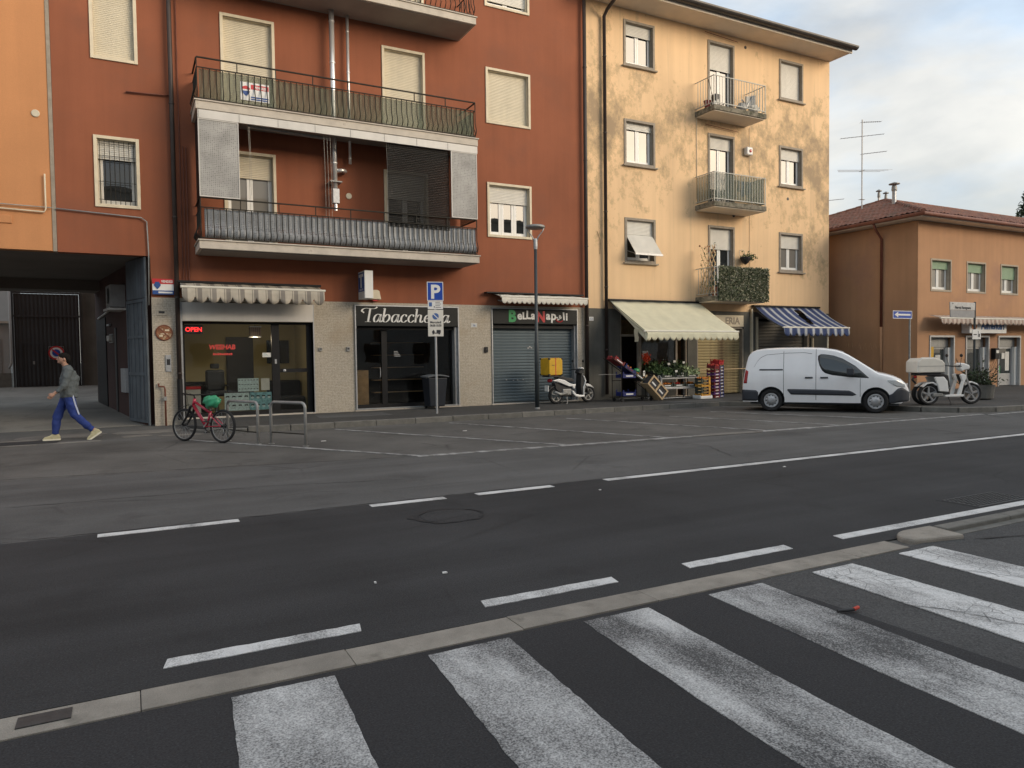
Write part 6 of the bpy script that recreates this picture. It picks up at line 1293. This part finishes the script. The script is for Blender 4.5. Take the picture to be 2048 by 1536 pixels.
# ================================================================== scooter with yellow box
SC1 = thing('delivery_scooter','white scooter with big yellow delivery box before the grey shutter','scooter')
wheel(SC1,(0,0,.265),.265,.075,.11,'galv_dull',5); wheel(SC1,(1.24,0,.265),.265,.075,.10,'galv_dull',5)
def sm_panel(name, poly, w0, w1, mt_, parent=SC1, bev=.02, smooth=True):
    return MB().prism(poly,w0,w1).build(name,mt_,parent,bevel=bev,seg=3,smooth=False)
for s in (-1,1):
    a_, b_ = (s*.10, s*.17) if s > 0 else (s*.17, s*.10)
    sm_panel('side_panel',[(-.20,.74),(.02,.78),(.24,.74),(.42,.64),(.60,.59),(.66,.60),(.63,.50),(.60,.44),(.52,.53),(.40,.53),(.22,.60),(-.02,.69),(-.18,.71)],a_,b_,'scooter_white')
    a_, b_ = (s*.12, s*.19) if s > 0 else (s*.19, s*.12)
    sm_panel('floor_panel',[(.50,.40),(.56,.40),(.66,.29),(.80,.255),(.98,.25),(1.00,.19),(.80,.185),(.64,.21),(.54,.30)],a_,b_,'scooter_white')
    sm_panel('shield_edge',[(.94,.88),(1.00,.84),(1.07,.70),(1.03,.56),(.99,.50),(1.00,.26),(.95,.24),(.95,.50),(.99,.58),(1.02,.69)],s*.15-.025,s*.15+.025,'scooter_white')
sm_panel('frame_body',[(-.10,.66),(.30,.62),(.55,.50),(.60,.30),(.52,.22),(.20,.22),(.12,.34),(-.05,.45)],-.10,.10,'black_plastic')
sm_panel('floorboard',[(.52,.20),(1.0,.20),(1.0,.26),(.52,.28)],-.15,.15,'black_plastic')
sm_panel('leg_shield',[(.90,.92),(.98,.88),(1.05,.70),(1.0,.55),(.98,.25),(.90,.25),(.86,.60)],-.14,.14,'black_plastic')
sm_panel('seat',[(.0,.80),(.05,.86),(.22,.86),(.36,.80),(.52,.80),(.62,.74),(.60,.68),(.40,.68),(.22,.76),(.02,.79)],-.13,.13,'black_plastic',bev=.035)
sm_panel('front_mudguard',[(1.06,.46),(1.08,.56),(1.18,.60),(1.30,.57),(1.42,.48),(1.44,.45),(1.30,.50),(1.18,.52),(1.10,.44)],-.07,.07,'scooter_white',bev=.03)
sm_panel('rear_mudguard',[(-.30,.40),(-.22,.52),(-.05,.58),(.05,.56),(-.06,.53),(-.20,.47),(-.27,.38)],-.06,.06,'black_plastic')
for s in (-1,1): MB().beam((1.10,s*.075,.56),(1.24,s*.075,.265),.035,.045).build('fork','black_plastic',SC1)
MB().ball((-.22,0,.73),.06,.12,.06).build('tail_light','lens_red',SC1); MB().box(-.345,-.325,-.10,.10,.40,.58).build('number_plate','sign_white',SC1); MB().beam((-.15,0,.58),(-.33,0,.5),.05,.02).build('plate_arm','black_plastic',SC1)
sm_panel('handlebar_cowl',[(.80,.95),(.86,1.05),(.95,1.10),(1.02,1.04),(1.0,.93),(.90,.90)],-.12,.12,'black_plastic',bev=.03); sm_panel('headlight_cap',[(.90,1.06),(.94,1.14),(1.02,1.12),(1.05,1.03),(1.0,1.0)],-.10,.10,'scooter_white',bev=.03)
MB().tube([(.84,-.34,1.05),(.90,-.14,1.05),(.90,.14,1.05),(.84,.34,1.05)],.016,8).build('handlebar','black_plastic',SC1)
for s in (-1,1): MB().tube([(.88,s*.22,1.06),(.86,s*.27,1.28)],.007,5).build('mirror_stem','black_plastic',SC1); MB().ball((.86,s*.275,1.32),.02,.055,.045).build('mirror','black_plastic',SC1)
MB().tube([(.35,-.15,.33),(.05,-.17,.30),(-.15,-.17,.38)],[.035,.05,.045],10).build('exhaust','galv_dull',SC1,smooth=True); MB().box(.18,.52,-.14,-.07,.26,.46).build('engine_cover','galv_dull',SC1,bevel=.03)
MB().tube([(.38,-.06,.22),(.34,-.14,.0),(.30,-.14,.0)],.012,6).build('stand','galv_dull',SC1); MB().tube([(.38,.06,.22),(.34,.14,.0),(.30,.14,.0)],.012,6).build('stand','galv_dull',SC1)
bx = MB().box(-.40,.10,-.25,.25,.90,1.42).build('cargo_box','box_yellow',SC1,bevel=.025,seg=3); MB().box(-.36,.06,-.2,.2,.84,.90).build('rack','black_plastic',SC1)
m = MB(); [m.box(x-.028,x+.028,y_-.028,y_+.028,z-.028,z+.028) for x in (-.385,.085) for y_ in (-.235,.235) for z in (.915,1.405)]; m.build('corner','black_plastic',bx,bevel=.008)
m = MB(); m.box(-.17,-.145,-.256,.256,.895,1.426); m.build('strap','red_lettering',bx); m = MB(); m.box(-.30,-.2,-.2545,-.2515,1.20,1.215); m.build('print','ink',bx)
m = MB(); [m.cyl((x,-.2-.005,1.43),(x,.2,1.43),.008,5) for x in (-.3,0)]; m.build('lid_rib','box_yellow',bx)
move(SC1,(11.72,19.35,.12),RAD(3))
# ================================================================== white three-wheeled scooter
SC2 = thing('three_wheel_scooter','white delivery scooter with five spoke wheels and cream top box','scooter')
wheel(SC2,(0,-.10,.30),.30,.075,.11,'galv',5); wheel(SC2,(0,.16,.30),.30,.075,.11,'galv',5); wheel(SC2,(1.30,0,.30),.30,.075,.10,'galv',5)
P2 = lambda name, poly, w0, w1, mt_, bev=.02: sm_panel(name,poly,w0,w1,mt_,SC2,bev)
P2('frame_body',[(-.1,.55),(.35,.60),(.62,.40),(.62,.28),(.10,.28)],-.12,.14,'black_plastic'); P2('floorboard',[(.42,.22),(.95,.22),(.98,.28),(.42,.28)],-.20,.20,'scooter_white',.015)
for s in (-1,1):
    a_, b_ = (s*.16, s*.22) if s > 0 else (s*.22, s*.16); P2('side_panel',[(.10,.78),(.38,.78),(.48,.66),(.52,.36),(.24,.38),(.20,.55)],a_,b_,'scooter_white')
    a_, b_ = (s*.12, s*.19) if s > 0 else (s*.19, s*.12); P2('leg_shield',[(.86,.82),(.94,.86),(1.02,.82),(1.05,.76),(.98,.60),(.90,.28),(.78,.24),(.80,.32),(.92,.66)],a_,b_,'scooter_white')
    MB().beam((1.08,s*.075,.80),(1.30,s*.075,.30),.035,.045).build('fork','galv',SC2)
    P2('rear_mudguard',[(-.24,.52),(-.10,.62),(.08,.64),(.24,.56),(.20,.53),(.06,.605),(-.08,.585),(-.20,.495)],s*.13-.06,s*.13+.06,'scooter_white',.01)
P2('steering_column',[(.88,.84),(.98,.84),(1.10,.50),(1.02,.48)],-.05,.05,'black_plastic'); P2('front_mudguard',[(1.10,.52),(1.16,.61),(1.28,.64),(1.44,.58),(1.52,.50),(1.42,.545),(1.28,.60),(1.18,.57)],-.065,.065,'scooter_white',.015)
P2('seat',[(.08,.82),(.12,.88),(.40,.88),(.56,.82),(.62,.50),(.56,.40),(.46,.46),(.44,.74),(.12,.79)],-.14,.14,'black_plastic',.03); P2('headlight_cowl',[(.88,1.10),(.92,1.16),(1.06,1.14),(1.20,1.08),(1.20,.98),(1.06,.96),(.98,.92),(.92,.98)],-.10,.10,'scooter_white',.03)
MB().lathe([(.07,0),(.075,.01),(.05,.03),(.002,.035)],(1.20,0,1.03),'x',14).build('headlight','lens_clear',SC2); MB().tube([(.70,-.36,1.08),(.90,-.16,1.06),(.90,.16,1.06),(.70,.36,1.08)],.016,8).build('handlebar','black_plastic',SC2)
for s in (-1,1): MB().tube([(.82,s*.24,1.08),(.80,s*.30,1.30)],.007,5).build('mirror_stem','black_plastic',SC2); MB().ball((.80,s*.30,1.36),.02,.06,.05).build('mirror','black_plastic',SC2)
b2 = MB().prism([(-.42,.90),(.36,.90),(.36,1.16),(.28,1.24),(.10,1.30),(.04,1.32),(-.02,1.30),(-.30,1.30),(-.42,1.20)],-.28,.28).build('top_box','box_cream',SC2,bevel=.03,seg=3); MB().prism([(.20,1.29),(.30,1.24),(.30,1.38),(.22,1.38)],-.16,-.06).build('box_lug','box_cream',b2,bevel=.01); m = MB(); m.box(-.415,.355,-.286,.286,1.075,1.085); m.build('lid_seam','galv_dull',b2)
P2('rack',[(-.30,.82),(.30,.82),(.30,.89),(-.30,.89)],-.22,.22,'black_plastic',.01); MB().tube([(-.30,0,.86),(-.40,0,.70),(-.30,0,.60)],.03,6).build('tail_bracket','black_plastic',SC2); MB().ball((-.33,0,.78),.04,.10,.04).build('tail_light','lens_red',SC2)
MB().tube([(.56,-.10,.26),(.60,-.20,.0),(.56,-.2,.0)],.014,6).build('stand','black_plastic',SC2); MB().box(.10,.40,-.16,.16,.22,.34).build('motor','galv_dull',SC2,bevel=.03)
move(SC2,(19.55,12.45,.12),RAD(-24))
# ================================================================== red bicycle (leaning on the drainpipe hoop side)
BK = thing('bicycle','red mountain bicycle with black fork parked by the bike hoops','bicycle')
def bwheel(x):
    t = MB().torus((x,0,.33),.305,.026,'y',36,8).build('wheel','rubber',BK,smooth=True); MB().torus((x,0,.33),.282,.010,'y',36,6).build('rim','galv_dull',t,smooth=True); m = MB()
    for i in range(18): a = 2*pi*i/18; m.cyl((x+.02*cos(a+1.2),(-1)**i*.02,.33+.02*sin(a+1.2)),(x+.28*cos(a),0,.33+.28*sin(a)),.0018,4)
    m.build('spokes','galv',t); MB().lathe([(.02,-.05),(.028,-.02),(.028,.02),(.02,.05)],(x,0,.33),'y',12).build('hub','black_metal',t)
bwheel(0); bwheel(1.04)
hb, bb, st = (.80,0,.80), (.44,0,.30), (.30,0,.72)
def fr2(name, a, b, r, mt_='bike_red', r2=None): return MB().tube([a,b],[r,r2 or r],10).build(name,mt_,BK,smooth=True)
fr2('top_tube',(.78,0,.80),(.34,0,.58),.024); dt = fr2('down_tube',(.80,0,.72),(.44,0,.31),.032); MB().beam((.74,-.034,.655),(.58,-.034,.475),.004,.022,(0,1,0)).build('decal','sign_white',dt); MB().beam((.54,-.034,.43),(.46,-.034,.335),.004,.02,(0,1,0)).build('decal','sign_white',dt)
fr2('head_tube',(.775,0,.86),(.82,0,.70),.03); fr2('seat_tube',(.44,0,.30),(.33,0,.62),.022); MB().cyl((.335,0,.60),(.285,0,.83),.014,8).build('seat_post','chrome',BK)
for s in (-1,1):
    MB().tube([(.42,s*.03,.31),(0,s*.06,.33)],.012,6).build('chain_stay','bike_red',BK); MB().tube([(.35,s*.03,.56),(0,s*.06,.33)],.011,6).build('seat_stay','bike_red',BK); MB().tube([(.83,s*.055,.70),(.90,s*.06,.52),(1.04,s*.06,.33)],[.024,.024,.016],8).build('fork_leg','black_metal',BK)
MB().tube([(.83,-.06,.70),(.81,0,.715),(.83,.06,.70)],.022,8).build('fork_crown','black_metal',BK); MB().tube([(.775,0,.86),(.80,0,.93)],.016,8).build('stem','black_metal',BK)
MB().tube([(.72,-.31,.955),(.80,-.12,.94),(.81,0,.935),(.80,.12,.94),(.72,.31,.955)],.013,8).build('handlebar','black_metal',BK)
for s in (-1,1): MB().tube([(.72,s*.31,.955),(.69,s*.38,.955)],.019,8).build('grip','rubber',BK); MB().tube([(.78,s*.2,.95),(.82,s*.25,.92),(.80,s*.3,.915)],.006,5).build('brake_lever','black_metal',BK)
MB().tube([(.80,.05,.94),(.95,.05,1.0),(.95,.02,.8),(.86,.04,.62)],.004,4).build('cable','black_plastic',BK)
MB().prism([(.08,.84),(.12,.875),(.20,.865),(.30,.845),(.42,.84),(.42,.825),(.30,.82),(.16,.82)],-.05,.05).build('saddle','black_plastic',BK,bevel=.02)
m = MB().torus((.44,-.05,.30),.085,.008,'y',20,5); m.build('chainring','black_metal',BK); MB().tube([(.44,-.05,.385),(.2,-.05,.37),(0,-.05,.37)],.005,4).build('chain','rail_iron',BK); MB().tube([(.44,-.05,.215),(.2,-.05,.25),(0,-.05,.29)],.005,4).build('chain','rail_iron',BK)
for s, a in ((-1,.8),(1,.8+pi)): MB().beam((.44,s*.07,.30),(.44+.16*cos(a),s*.075,.30-.16*sin(a)),.012,.022).build('crank','galv_dull',BK); MB().box(.44+.16*cos(a)-.045,.44+.16*cos(a)+.045,s*.12-.04,s*.12+.04,.30-.16*sin(a)-.012,.30-.16*sin(a)+.012).build('pedal','black_plastic',BK)
MB().tube([(.78,-.04,.73),(1.0,-.04,.735),(1.25,-.03,.66)],.016,6,flat=.3).build('front_mudguard','black_plastic',BK); MB().lathe([(.055,-.045),(.055,-.035)],(0,0,.33),'y',16).build('cassette','rail_iron',BK); MB().tube([(0,-.06,.29),(.03,-.07,.20),(.06,-.06,.14)],.014,6).build('derailleur','black_metal',BK)
ang = math.atan2(16.05-15.25,.90-1.52); move(BK,(1.56,15.17,-.012),ang); BK.rotation_euler = (RAD(4),0,ang)
SB = thing('saddle_bag','crumpled green plastic bag pulled over the bicycle saddle','bag'); rr = random.Random(2); ph = [rr.uniform(0,6) for _ in range(4)]
m = MB().ball((.25,0,.80),.20,.11,.13,18,12); nv_ = []
for p in m.v:
    d = Vector(p)-Vector((.25,0,.80)); q = 1+.16*sin(6*d.x/.2+ph[0])*cos(4*d.y/.1+ph[1])+.10*sin(9*d.z/.13+ph[2]+d.x*20); z_ = d.z*q*(1.25 if d.z < 0 else .75); nv_.append((.25+d.x*q,d.y*q,.83+z_))
m.v = nv_; m.build('film','bag_green',SB,smooth=True); MB().ball((.10,-.03,.84),.06,.04,.03).build('knot','bag_green',SB); move(SB,(1.56,15.17,-.01),ang)

# ================================================================== greengrocer's goods
def crate(name, label, c, w_, d_, h_, mt_, cat='crate', group=None, fill=None, rz=0, rx=0, band='sign_white'):
    T_ = thing(name,label,cat,(0,0,0),group); t = .012
    m = MB(); m.box(-w_/2,w_/2,-d_/2,d_/2,0,t); m.box(-w_/2,w_/2,-d_/2,-d_/2+t,t+.0005,h_*.62); m.box(-w_/2,w_/2,d_/2-t,d_/2,t+.0005,h_*.62); m.box(-w_/2,-w_/2+t,-d_/2+t,d_/2-t,t+.0005,h_*.62); m.box(w_/2-t,w_/2,-d_/2+t,d_/2-t,t+.0005,h_*.62)
    for x in (-w_/2,w_/2-.03):
        for y_ in (-d_/2,d_/2-.03): m.box(x-.001,x+.031,y_-.001,y_+.031,h_*.60,h_)
    m.build('tray',mt_,T_); MB().box(-w_*.28,w_*.28,-d_/2-.004,-d_/2-.0005,h_*.2,h_*.42).build('brand_band',band,T_)
    if fill:
        for f_, n_ in fill:
            m = MB(); rr = random.Random(hash(label) % 1000)
            for _ in range(n_): m.ball((rr.uniform(-w_*.42,w_*.42),rr.uniform(-d_*.4,d_*.4),h_*.55+rr.uniform(0,.05)),.035,.035,.033,7,5)
            tag(m.build('produce',f_,T_),kind='stuff')
    T_.location = c; T_.rotation_euler = (rx,0,rz); return T_
# stack of blue/purple crates, stack of amber fruit boxes on a foam tray
for i in range(9): crate('fruit_crate',f'purple fronted crate, {["bottom","second","third","fourth","fifth","sixth","seventh","eighth","top"][i]} of the tall stack by the rusty shutter',(17.62+random.uniform(-.01,.01),18.72,.125+i*.108),.36,.30,.105,'crate_purple' if i % 2 else 'crate_red','crate','tall crate stacks',rz=.35)
for i in range(10): crate('fruit_crate',f'bright blue crate, {["bottom","second","third","fourth","fifth","sixth","seventh","eighth","ninth","top"][i]} of the stack nearest the wooden bar',(17.98+random.uniform(-.01,.01),18.90,.125+i*.110),.30,.36,.107,'crate_blue','crate','tall crate stacks',rz=.35)
crate('fruit_crate','red crate of tomatoes tipped on top of the purple stack',(17.58,18.68,1.12),.36,.30,.16,'crate_red','crate','tall crate stacks',fill=(('fruit_red',26),),rz=.35,rx=.18,band='crate_red'); crate('fruit_crate','pinkish red crate crowning the bright blue stack',(17.92,18.86,1.26),.32,.34,.16,'sign_red','crate','tall crate stacks',fill=(('fruit_red',20),),rz=.35,rx=.1,band='crate_red')
FT = thing('foam_tray','white foam tray on the pavement under the amber fruit boxes','tray',(17.05,18.5,.12)); frame_ = MB(); frame_.box(16.78,17.30,18.40,18.80,.12,.14); frame_.box(16.78,17.30,18.40,18.43,.1405,.215); frame_.box(16.78,17.30,18.77,18.80,.1405,.235); frame_.box(16.78,16.81,18.43,18.77,.1405,.235); frame_.box(17.27,17.30,18.43,18.77,.1405,.235); frame_.build('tray','styrofoam',FT,bevel=.01)
for i in range(6): crate('fruit_box',f'dark and amber fruit box, {["bottom","second","third","fourth","fifth","top"][i]} of the low stack on the foam tray',(17.04,18.6,.20+i*.105),.40,.30,.102,'crate_dark' if i % 3 else 'crate_amber','crate','low fruit box stack',rz=.08,fill=(('fruit_orange',22),) if i == 5 else None,band='crate_amber')
m = MB(); m.box(17.19,17.27,18.46,18.49,.22,.84); FTc = tag(m.build('corner_post','crate_amber'),'amber cardboard edge strip standing against the low fruit stack','cardboard')
# produce table
TB = thing('produce_table','two tier grey steel market table with produce before the greengrocer','table',(16.2,19.1,.12)); m = MB(); m.box(15.45,17.05,18.80,19.55,.80,.88); m.build('table_top','galv',TB,bevel=.008); MB().box(15.47,17.03,18.82,19.5,.46,.53).build('shelf','galv',TB,bevel=.008)
for x in (15.46,17.0):
    for y_ in (18.82,19.5): MB().box(x,x+.04,y_,y_+.04,.12,.80).build('leg','galv',TB)
MB().tube([(15.30,18.78,.12),(15.30,18.78,.86),(15.33,18.82,.92),(15.42,18.84,.92),(15.44,18.82,.86),(15.44,18.82,.12)],.013,6).build('side_frame','galv',TB); MB().tube([(15.47,18.83,.17),(17.0,18.83,.17)],.012,6).build('stretcher','galv',TB)
pr = [('dark crate of leafy greens at the left end of the produce table','leaf_green',0),('crate of dark salad in the middle of the produce table','leaf_dark',0),('crate of pale fennel at the right end of the produce table','leaf_pale',0)]
for i, (lb, mt_, _) in enumerate(pr):
    T_ = crate('produce_crate',lb,(15.72+i*.52,19.0,.885),.50,.42,.16,'crate_dark','crate','crates on the produce table',rx=.18,band='sign_white'); tag(leaves(420,lambda r:(r.gauss(0,.15),r.gauss(0,.12),.08+abs(r.gauss(0,.09))),.06,30+i).build('leaves',mt_,T_),kind='stuff').matrix_parent_inverse = Matrix()
for i in range(3): T_ = crate('produce_crate',['crate on the lower shelf left','crate on the lower shelf centre','crate on the lower shelf right'][i]+' of the produce table',(15.75+i*.5,19.05,.535),.46,.40,.14,'crate_dark','crate','crates on the lower shelf',fill=(('fruit_red' if i % 2 else 'fruit_orange',14),))
for i in range(3): T_ = crate('produce_crate',['back row crate left','back row crate centre','back row crate right'][i]+' behind the produce table greens',(15.72+i*.52,19.48,1.0),.50,.40,.16,'crate_dark','crate','crates behind the greens',rx=.25); tag(leaves(420,lambda r:(r.gauss(0,.15),r.gauss(0,.12),.08+abs(r.gauss(0,.11))),.065,40+i).build('leaves',['leaf_green','leaf_dark','leaf_green'][i],T_),kind='stuff').matrix_parent_inverse = Matrix()
OF = thing('flower_pot','bright orange flower head rising behind the produce table','flower',(15.42,19.5,1.15)); MB().tube([(15.42,19.6,1.0),(15.42,19.6,1.45)],.012,6).build('stem','leaf_green',OF); tag(leaves(180,lambda r:(15.42+r.gauss(0,.055),19.55+r.gauss(0,.05),1.52+r.gauss(0,.07)),.05,55).build('petals','orange_flower',OF),kind='stuff')
for i, (x, z) in enumerate(((16.35,1.34),(16.1,1.26),(16.75,1.30),(16.3,.93),(16.05,1.02))): o = thing('price_card',['white price card standing highest among the greens','price card left of the highest card','price card right among the greens','price card clipped to the table edge','price card on the left crate front'][i],'price card',(x,18.9,z)); MB().box(x-.05,x+.05,19.2 if z > 1.2 else 18.76,19.205 if z > 1.2 else 18.765,z,z+.07).build('card','paper',o); MB().cyl((x,19.207 if z > 1.2 else 18.768,z-.12),(x,19.207 if z > 1.2 else 18.768,z+.01),.004,4).build('pin','galv',o)
# sloping trolley of crates left of the table
TL = thing('crate_trolley','wheeled trolley with a sloping rack of fruit crates left of the produce table','trolley',(14.5,19.2,.12)); m = MB()
for y_ in (18.75,19.25): m.tube([(13.45,y_,1.52),(15.2,y_,.42)],.014,6); m.tube([(13.8,y_,.2),(13.8,y_,1.28)],.014,6); m.tube([(14.75,y_,.2),(14.75,y_,.70)],.014,6); m.tube([(13.7,y_,.26),(15.2,y_,.26)],.014,6)
for x, z in ((13.8,.26),(14.75,.26),(13.8,.8)): m.tube([(x,18.75,z),(x,19.25,z)],.012,6)
m.build('frame','rail_iron',TL)
for x in (13.85,15.0):
    for y_ in (18.78,19.22): MB().lathe([(.06,-.018),(.06,.018)],(x,y_,.18),'y',14).build('castor','rubber',TL)
MB().cyl((13.1,19.0,1.0),(14.6,19.0,1.0),.008,5).build('tie_rod','galv_dull',TL)
def slope_crate(lb, s, mt_, fill, band, L_=.42):
    T_ = crate('sloping_crate',lb,(0,0,0),L_,.44,.14,mt_,'crate','crates on the sloping trolley',fill=fill,band=band); T_.location = (13.62+s*.85,18.98,1.44-s*.535); T_.rotation_euler = (0,RAD(32),0); return T_
slope_crate('red crate highest on the sloping trolley',.12,'crate_red',(('fruit_red',16),),'sign_white'); slope_crate('blue crate second on the sloping trolley',.60,'crate_blue',(('fruit_orange',14),),'crate_red'); slope_crate('crate with green wrapped produce third on the sloping trolley',1.06,'crate_dark',(('fruit_orange',14),),'sign_white')
WC = thing('wooden_crate','pale wooden crate with two dark blue labelled boxes, lowest on the sloping trolley','crate',(0,0,0)); m = MB(); m.box(-.40,.40,-.20,-.185,0,.05); m.box(-.40,.40,-.20,-.185,.33,.38); m.box(-.40,-.35,-.2005,-.18,.05,.33); m.box(.35,.40,-.2005,-.18,.05,.33); m.box(-.03,.03,-.2005,-.18,.05,.33); m.box(-.40,.40,-.18,.20,0,.012); m.box(-.40,.40,.185,.2,.013,.38); m.build('frame','wood_pale',WC)
for x in (-.19,.19): MB().box(x-.155,x+.155,-.175,.18,.015,.36).build('carton','ink',WC); MB().box(x-.1,x+.1,-.178,-.1755,.15,.20).build('carton_label','sign_white',WC)
WC.location = (14.86,18.60,.42); WC.rotation_euler = (0,RAD(43),0)
for i, z in enumerate((.30,.88)): crate('stacked_crate',['lower','upper'][i]+' bright blue crate on the shelf of the crate trolley',(14.12,18.95,z),.50,.40,.20,'crate_blue','crate','blue crates on the trolley')
bag('lettuce_bag','shiny green wrapped bunch on the sloping trolley','produce',(14.52,18.92,1.04),(.12,.09,.07),'sign_green',11); o = thing('price_card','white price card leaning by the green bunch on the trolley','price card',(14.72,18.85,1.0)); MB().box(14.70,14.78,18.80,18.805,.92,1.10).build('card','paper',o)
MB().box(14.715,14.765,18.797,18.7995,1.02,1.05).build('print','ink',o)

# ================================================================== walking man
MAN = thing('person','man in grey jacket and blue tracksuit trousers walking left past the passage','person')
def skin(name, mt_, tubes, balls=(), vox=.012, parent=MAN, wr=0):
    m = MB()
    for pts, rs in tubes: m.tube([Vector(p) for p in cat_rom(pts,3)] if len(pts) > 2 else pts, [lerp_tab([(i,r) for i,r in enumerate(rs)], j/3) for j in range((len(rs)-1)*3+1)] if len(pts) > 2 else rs, 12)
    for c, r in balls: m.ball(c,*r,14,10)
    o = m.build(name,mt_,parent,smooth=True); r_ = o.modifiers.new('remesh','REMESH'); r_.mode = 'VOXEL'; r_.voxel_size = vox; r_.use_smooth_shade = True
    s_ = o.modifiers.new('smooth','SMOOTH'); s_.factor = .5; s_.iterations = 4
    if wr:
        tx = bpy.data.textures.new('cloth_folds','CLOUDS'); tx.noise_scale = .11; tx.noise_depth = 1; d_ = o.modifiers.new('folds','DISPLACE'); d_.texture = tx; d_.strength = wr; d_.texture_coords = 'LOCAL'
    return o
# faces -x; front (left leg, far side y+) planted ahead, rear leg (near side y-) pushing off
hipF, kneeF, ankF = (.02,.09,.93), (-.17,.09,.52), (-.24,.09,.10); hipR, kneeR, ankR = (.03,-.09,.93), (.13,-.09,.52), (.47,-.09,.17)
shF, shR = (.02,.17,1.42), (.04,-.17,1.42); elF, elR = (.14,.22,1.14), (-.02,-.24,1.13); wrF, wrR = (.06,.22,.90), (-.20,-.24,.96)
tb = [([hipF,kneeF,ankF],[.08,.055,.042]),([hipR,kneeR,ankR],[.08,.055,.042]),([(.02,0,.95),(.03,0,1.2),(.02,0,1.40)],[.09,.09,.08]),([(.02,0,1.38),(-.01,0,1.50),(-.03,0,1.58)],[.06,.055,.06]),([(.02,0,1.38),shF,elF,wrF],[.06,.045,.036,.03]),([(.02,0,1.38),shR,elR,wrR],[.06,.045,.036,.03])]
hands = []
for w_, e_ in ((wrF,elF),(wrR,elR)):
    w_ = Vector(w_); d = (w_-Vector(e_)).normalized(); sd = Vector((0,1,0)); n_ = d.cross(sd).normalized(); pc = w_+d*.05
    tb.append(([w_,w_+d*.04,w_+d*.09],[.028,.038,.034]))
    for i, ln in enumerate((.06,.072,.068,.055)): b_ = w_+d*.085+n_*(.028-.019*i)*-1; tb.append(([b_,b_+d*ln*.55+sd*.006,b_+d*ln*.9-n_*.01+sd*.02*(-1 if w_.y < 0 else 1)*-1],[.0105,.010,.008]))
    tb.append(([w_+d*.03-n_*.03,w_+d*.06-n_*.05,w_+d*.085-n_*.052],[.013,.011,.009]))
bd = skin('body','skin',tb,[((-.045,0,1.645),(.098,.075,.115)),((-.075,0,1.60),(.065,.055,.06)),((-.148,0,1.635),(.018,.014,.022)),((-.125,0,1.575),(.022,.03,.018)),((-.02,.078,1.635),(.02,.012,.032)),((-.02,-.078,1.635),(.02,.012,.032))],.007)
m = MB(); [m.ball((-.128,s*.032,1.655),.010,.014,.009,8,6) for s in (-1,1)]; m.build('eyes','ink',bd); MB().tube([(-.132,-.025,1.583),(-.142,0,1.585),(-.132,.025,1.583)],.005,5).build('mouth','fruit_red',bd)
m = MB(); [m.tube([(-.128,s*.015,1.678),(-.128,s*.05,1.682)],.006,5) for s in (-1,1)]; m.build('eyebrows','hair',bd)
skin('hair','hair',[],[((-.025,0,1.685),(.108,.083,.088)),((.035,0,1.63),(.055,.075,.095)),((-.075,0,1.725),(.05,.06,.035))],.009)
jk = skin('jacket','jacket',[([(.03,0,.86),(.035,0,1.05),(.045,0,1.25),(.04,0,1.40)],[.165,.16,.17,.13]),([(.03,.08,.87),(.035,.085,1.1),(.04,.10,1.36)],[.13,.125,.10]),([(.03,-.08,.87),(.035,-.085,1.1),(.04,-.10,1.36)],[.13,.125,.10]),([(.02,0,1.40),(-.005,0,1.50)],[.10,.075]),([(.03,.08,1.39),shF,elF,(.075,.22,.95)],[.10,.085,.066,.052]),([(.03,-.08,1.39),shR,elR,(-.155,-.24,.99)],[.10,.085,.066,.052])],[],.011,wr=.05)
skin('trousers','trousers',[([(.03,.075,.96),hipF,kneeF,(-.235,.09,.13)],[.12,.115,.082,.066]),([(.03,-.075,.96),hipR,kneeR,(.43,-.09,.20)],[.12,.115,.082,.066]),([(.03,-.06,.93),(.03,.06,.93)],[.125,.125])],[],.011,wr=.04)
m = MB(); m.slab(8,1,lambda u,v:(lerp_tab([(0,.09),(.5,.135),(1,.19)],u)+.028*v,-.178-.0*u+.012*u,.92-.40*u),(0,.012,0)); m.build('trouser_stripe','trouser_stripe',MAN)
def shoe(a, tilt):
    m = MB(); m.add([],[]); poly = [(.085,0),(-.19,0),(-.205,.03),(-.17,.055),(-.09,.075),(-.045,.115),(.06,.115),(.095,.05)]; u_ = MB().prism(poly,-.045,.045); s_ = MB().prism([(.095,-.022),(-.20,-.022),(-.215,.012),(.10,.012)],-.05,.05); M_ = Matrix.Translation(a) @ Matrix.Rotation(tilt,4,'Y')
    u_.xf(M_).build('shoe','shoe',MAN,bevel=.018,seg=3); s_.xf(M_).build('shoe_sole','shoe_sole',MAN,bevel=.008)
shoe((-.24,.09,.024),0); shoe((.50,-.09,.095),-.62)
move(MAN,(-1.17,17.6,-.012),0); MAN.scale = (1.03,1.03,1.03)
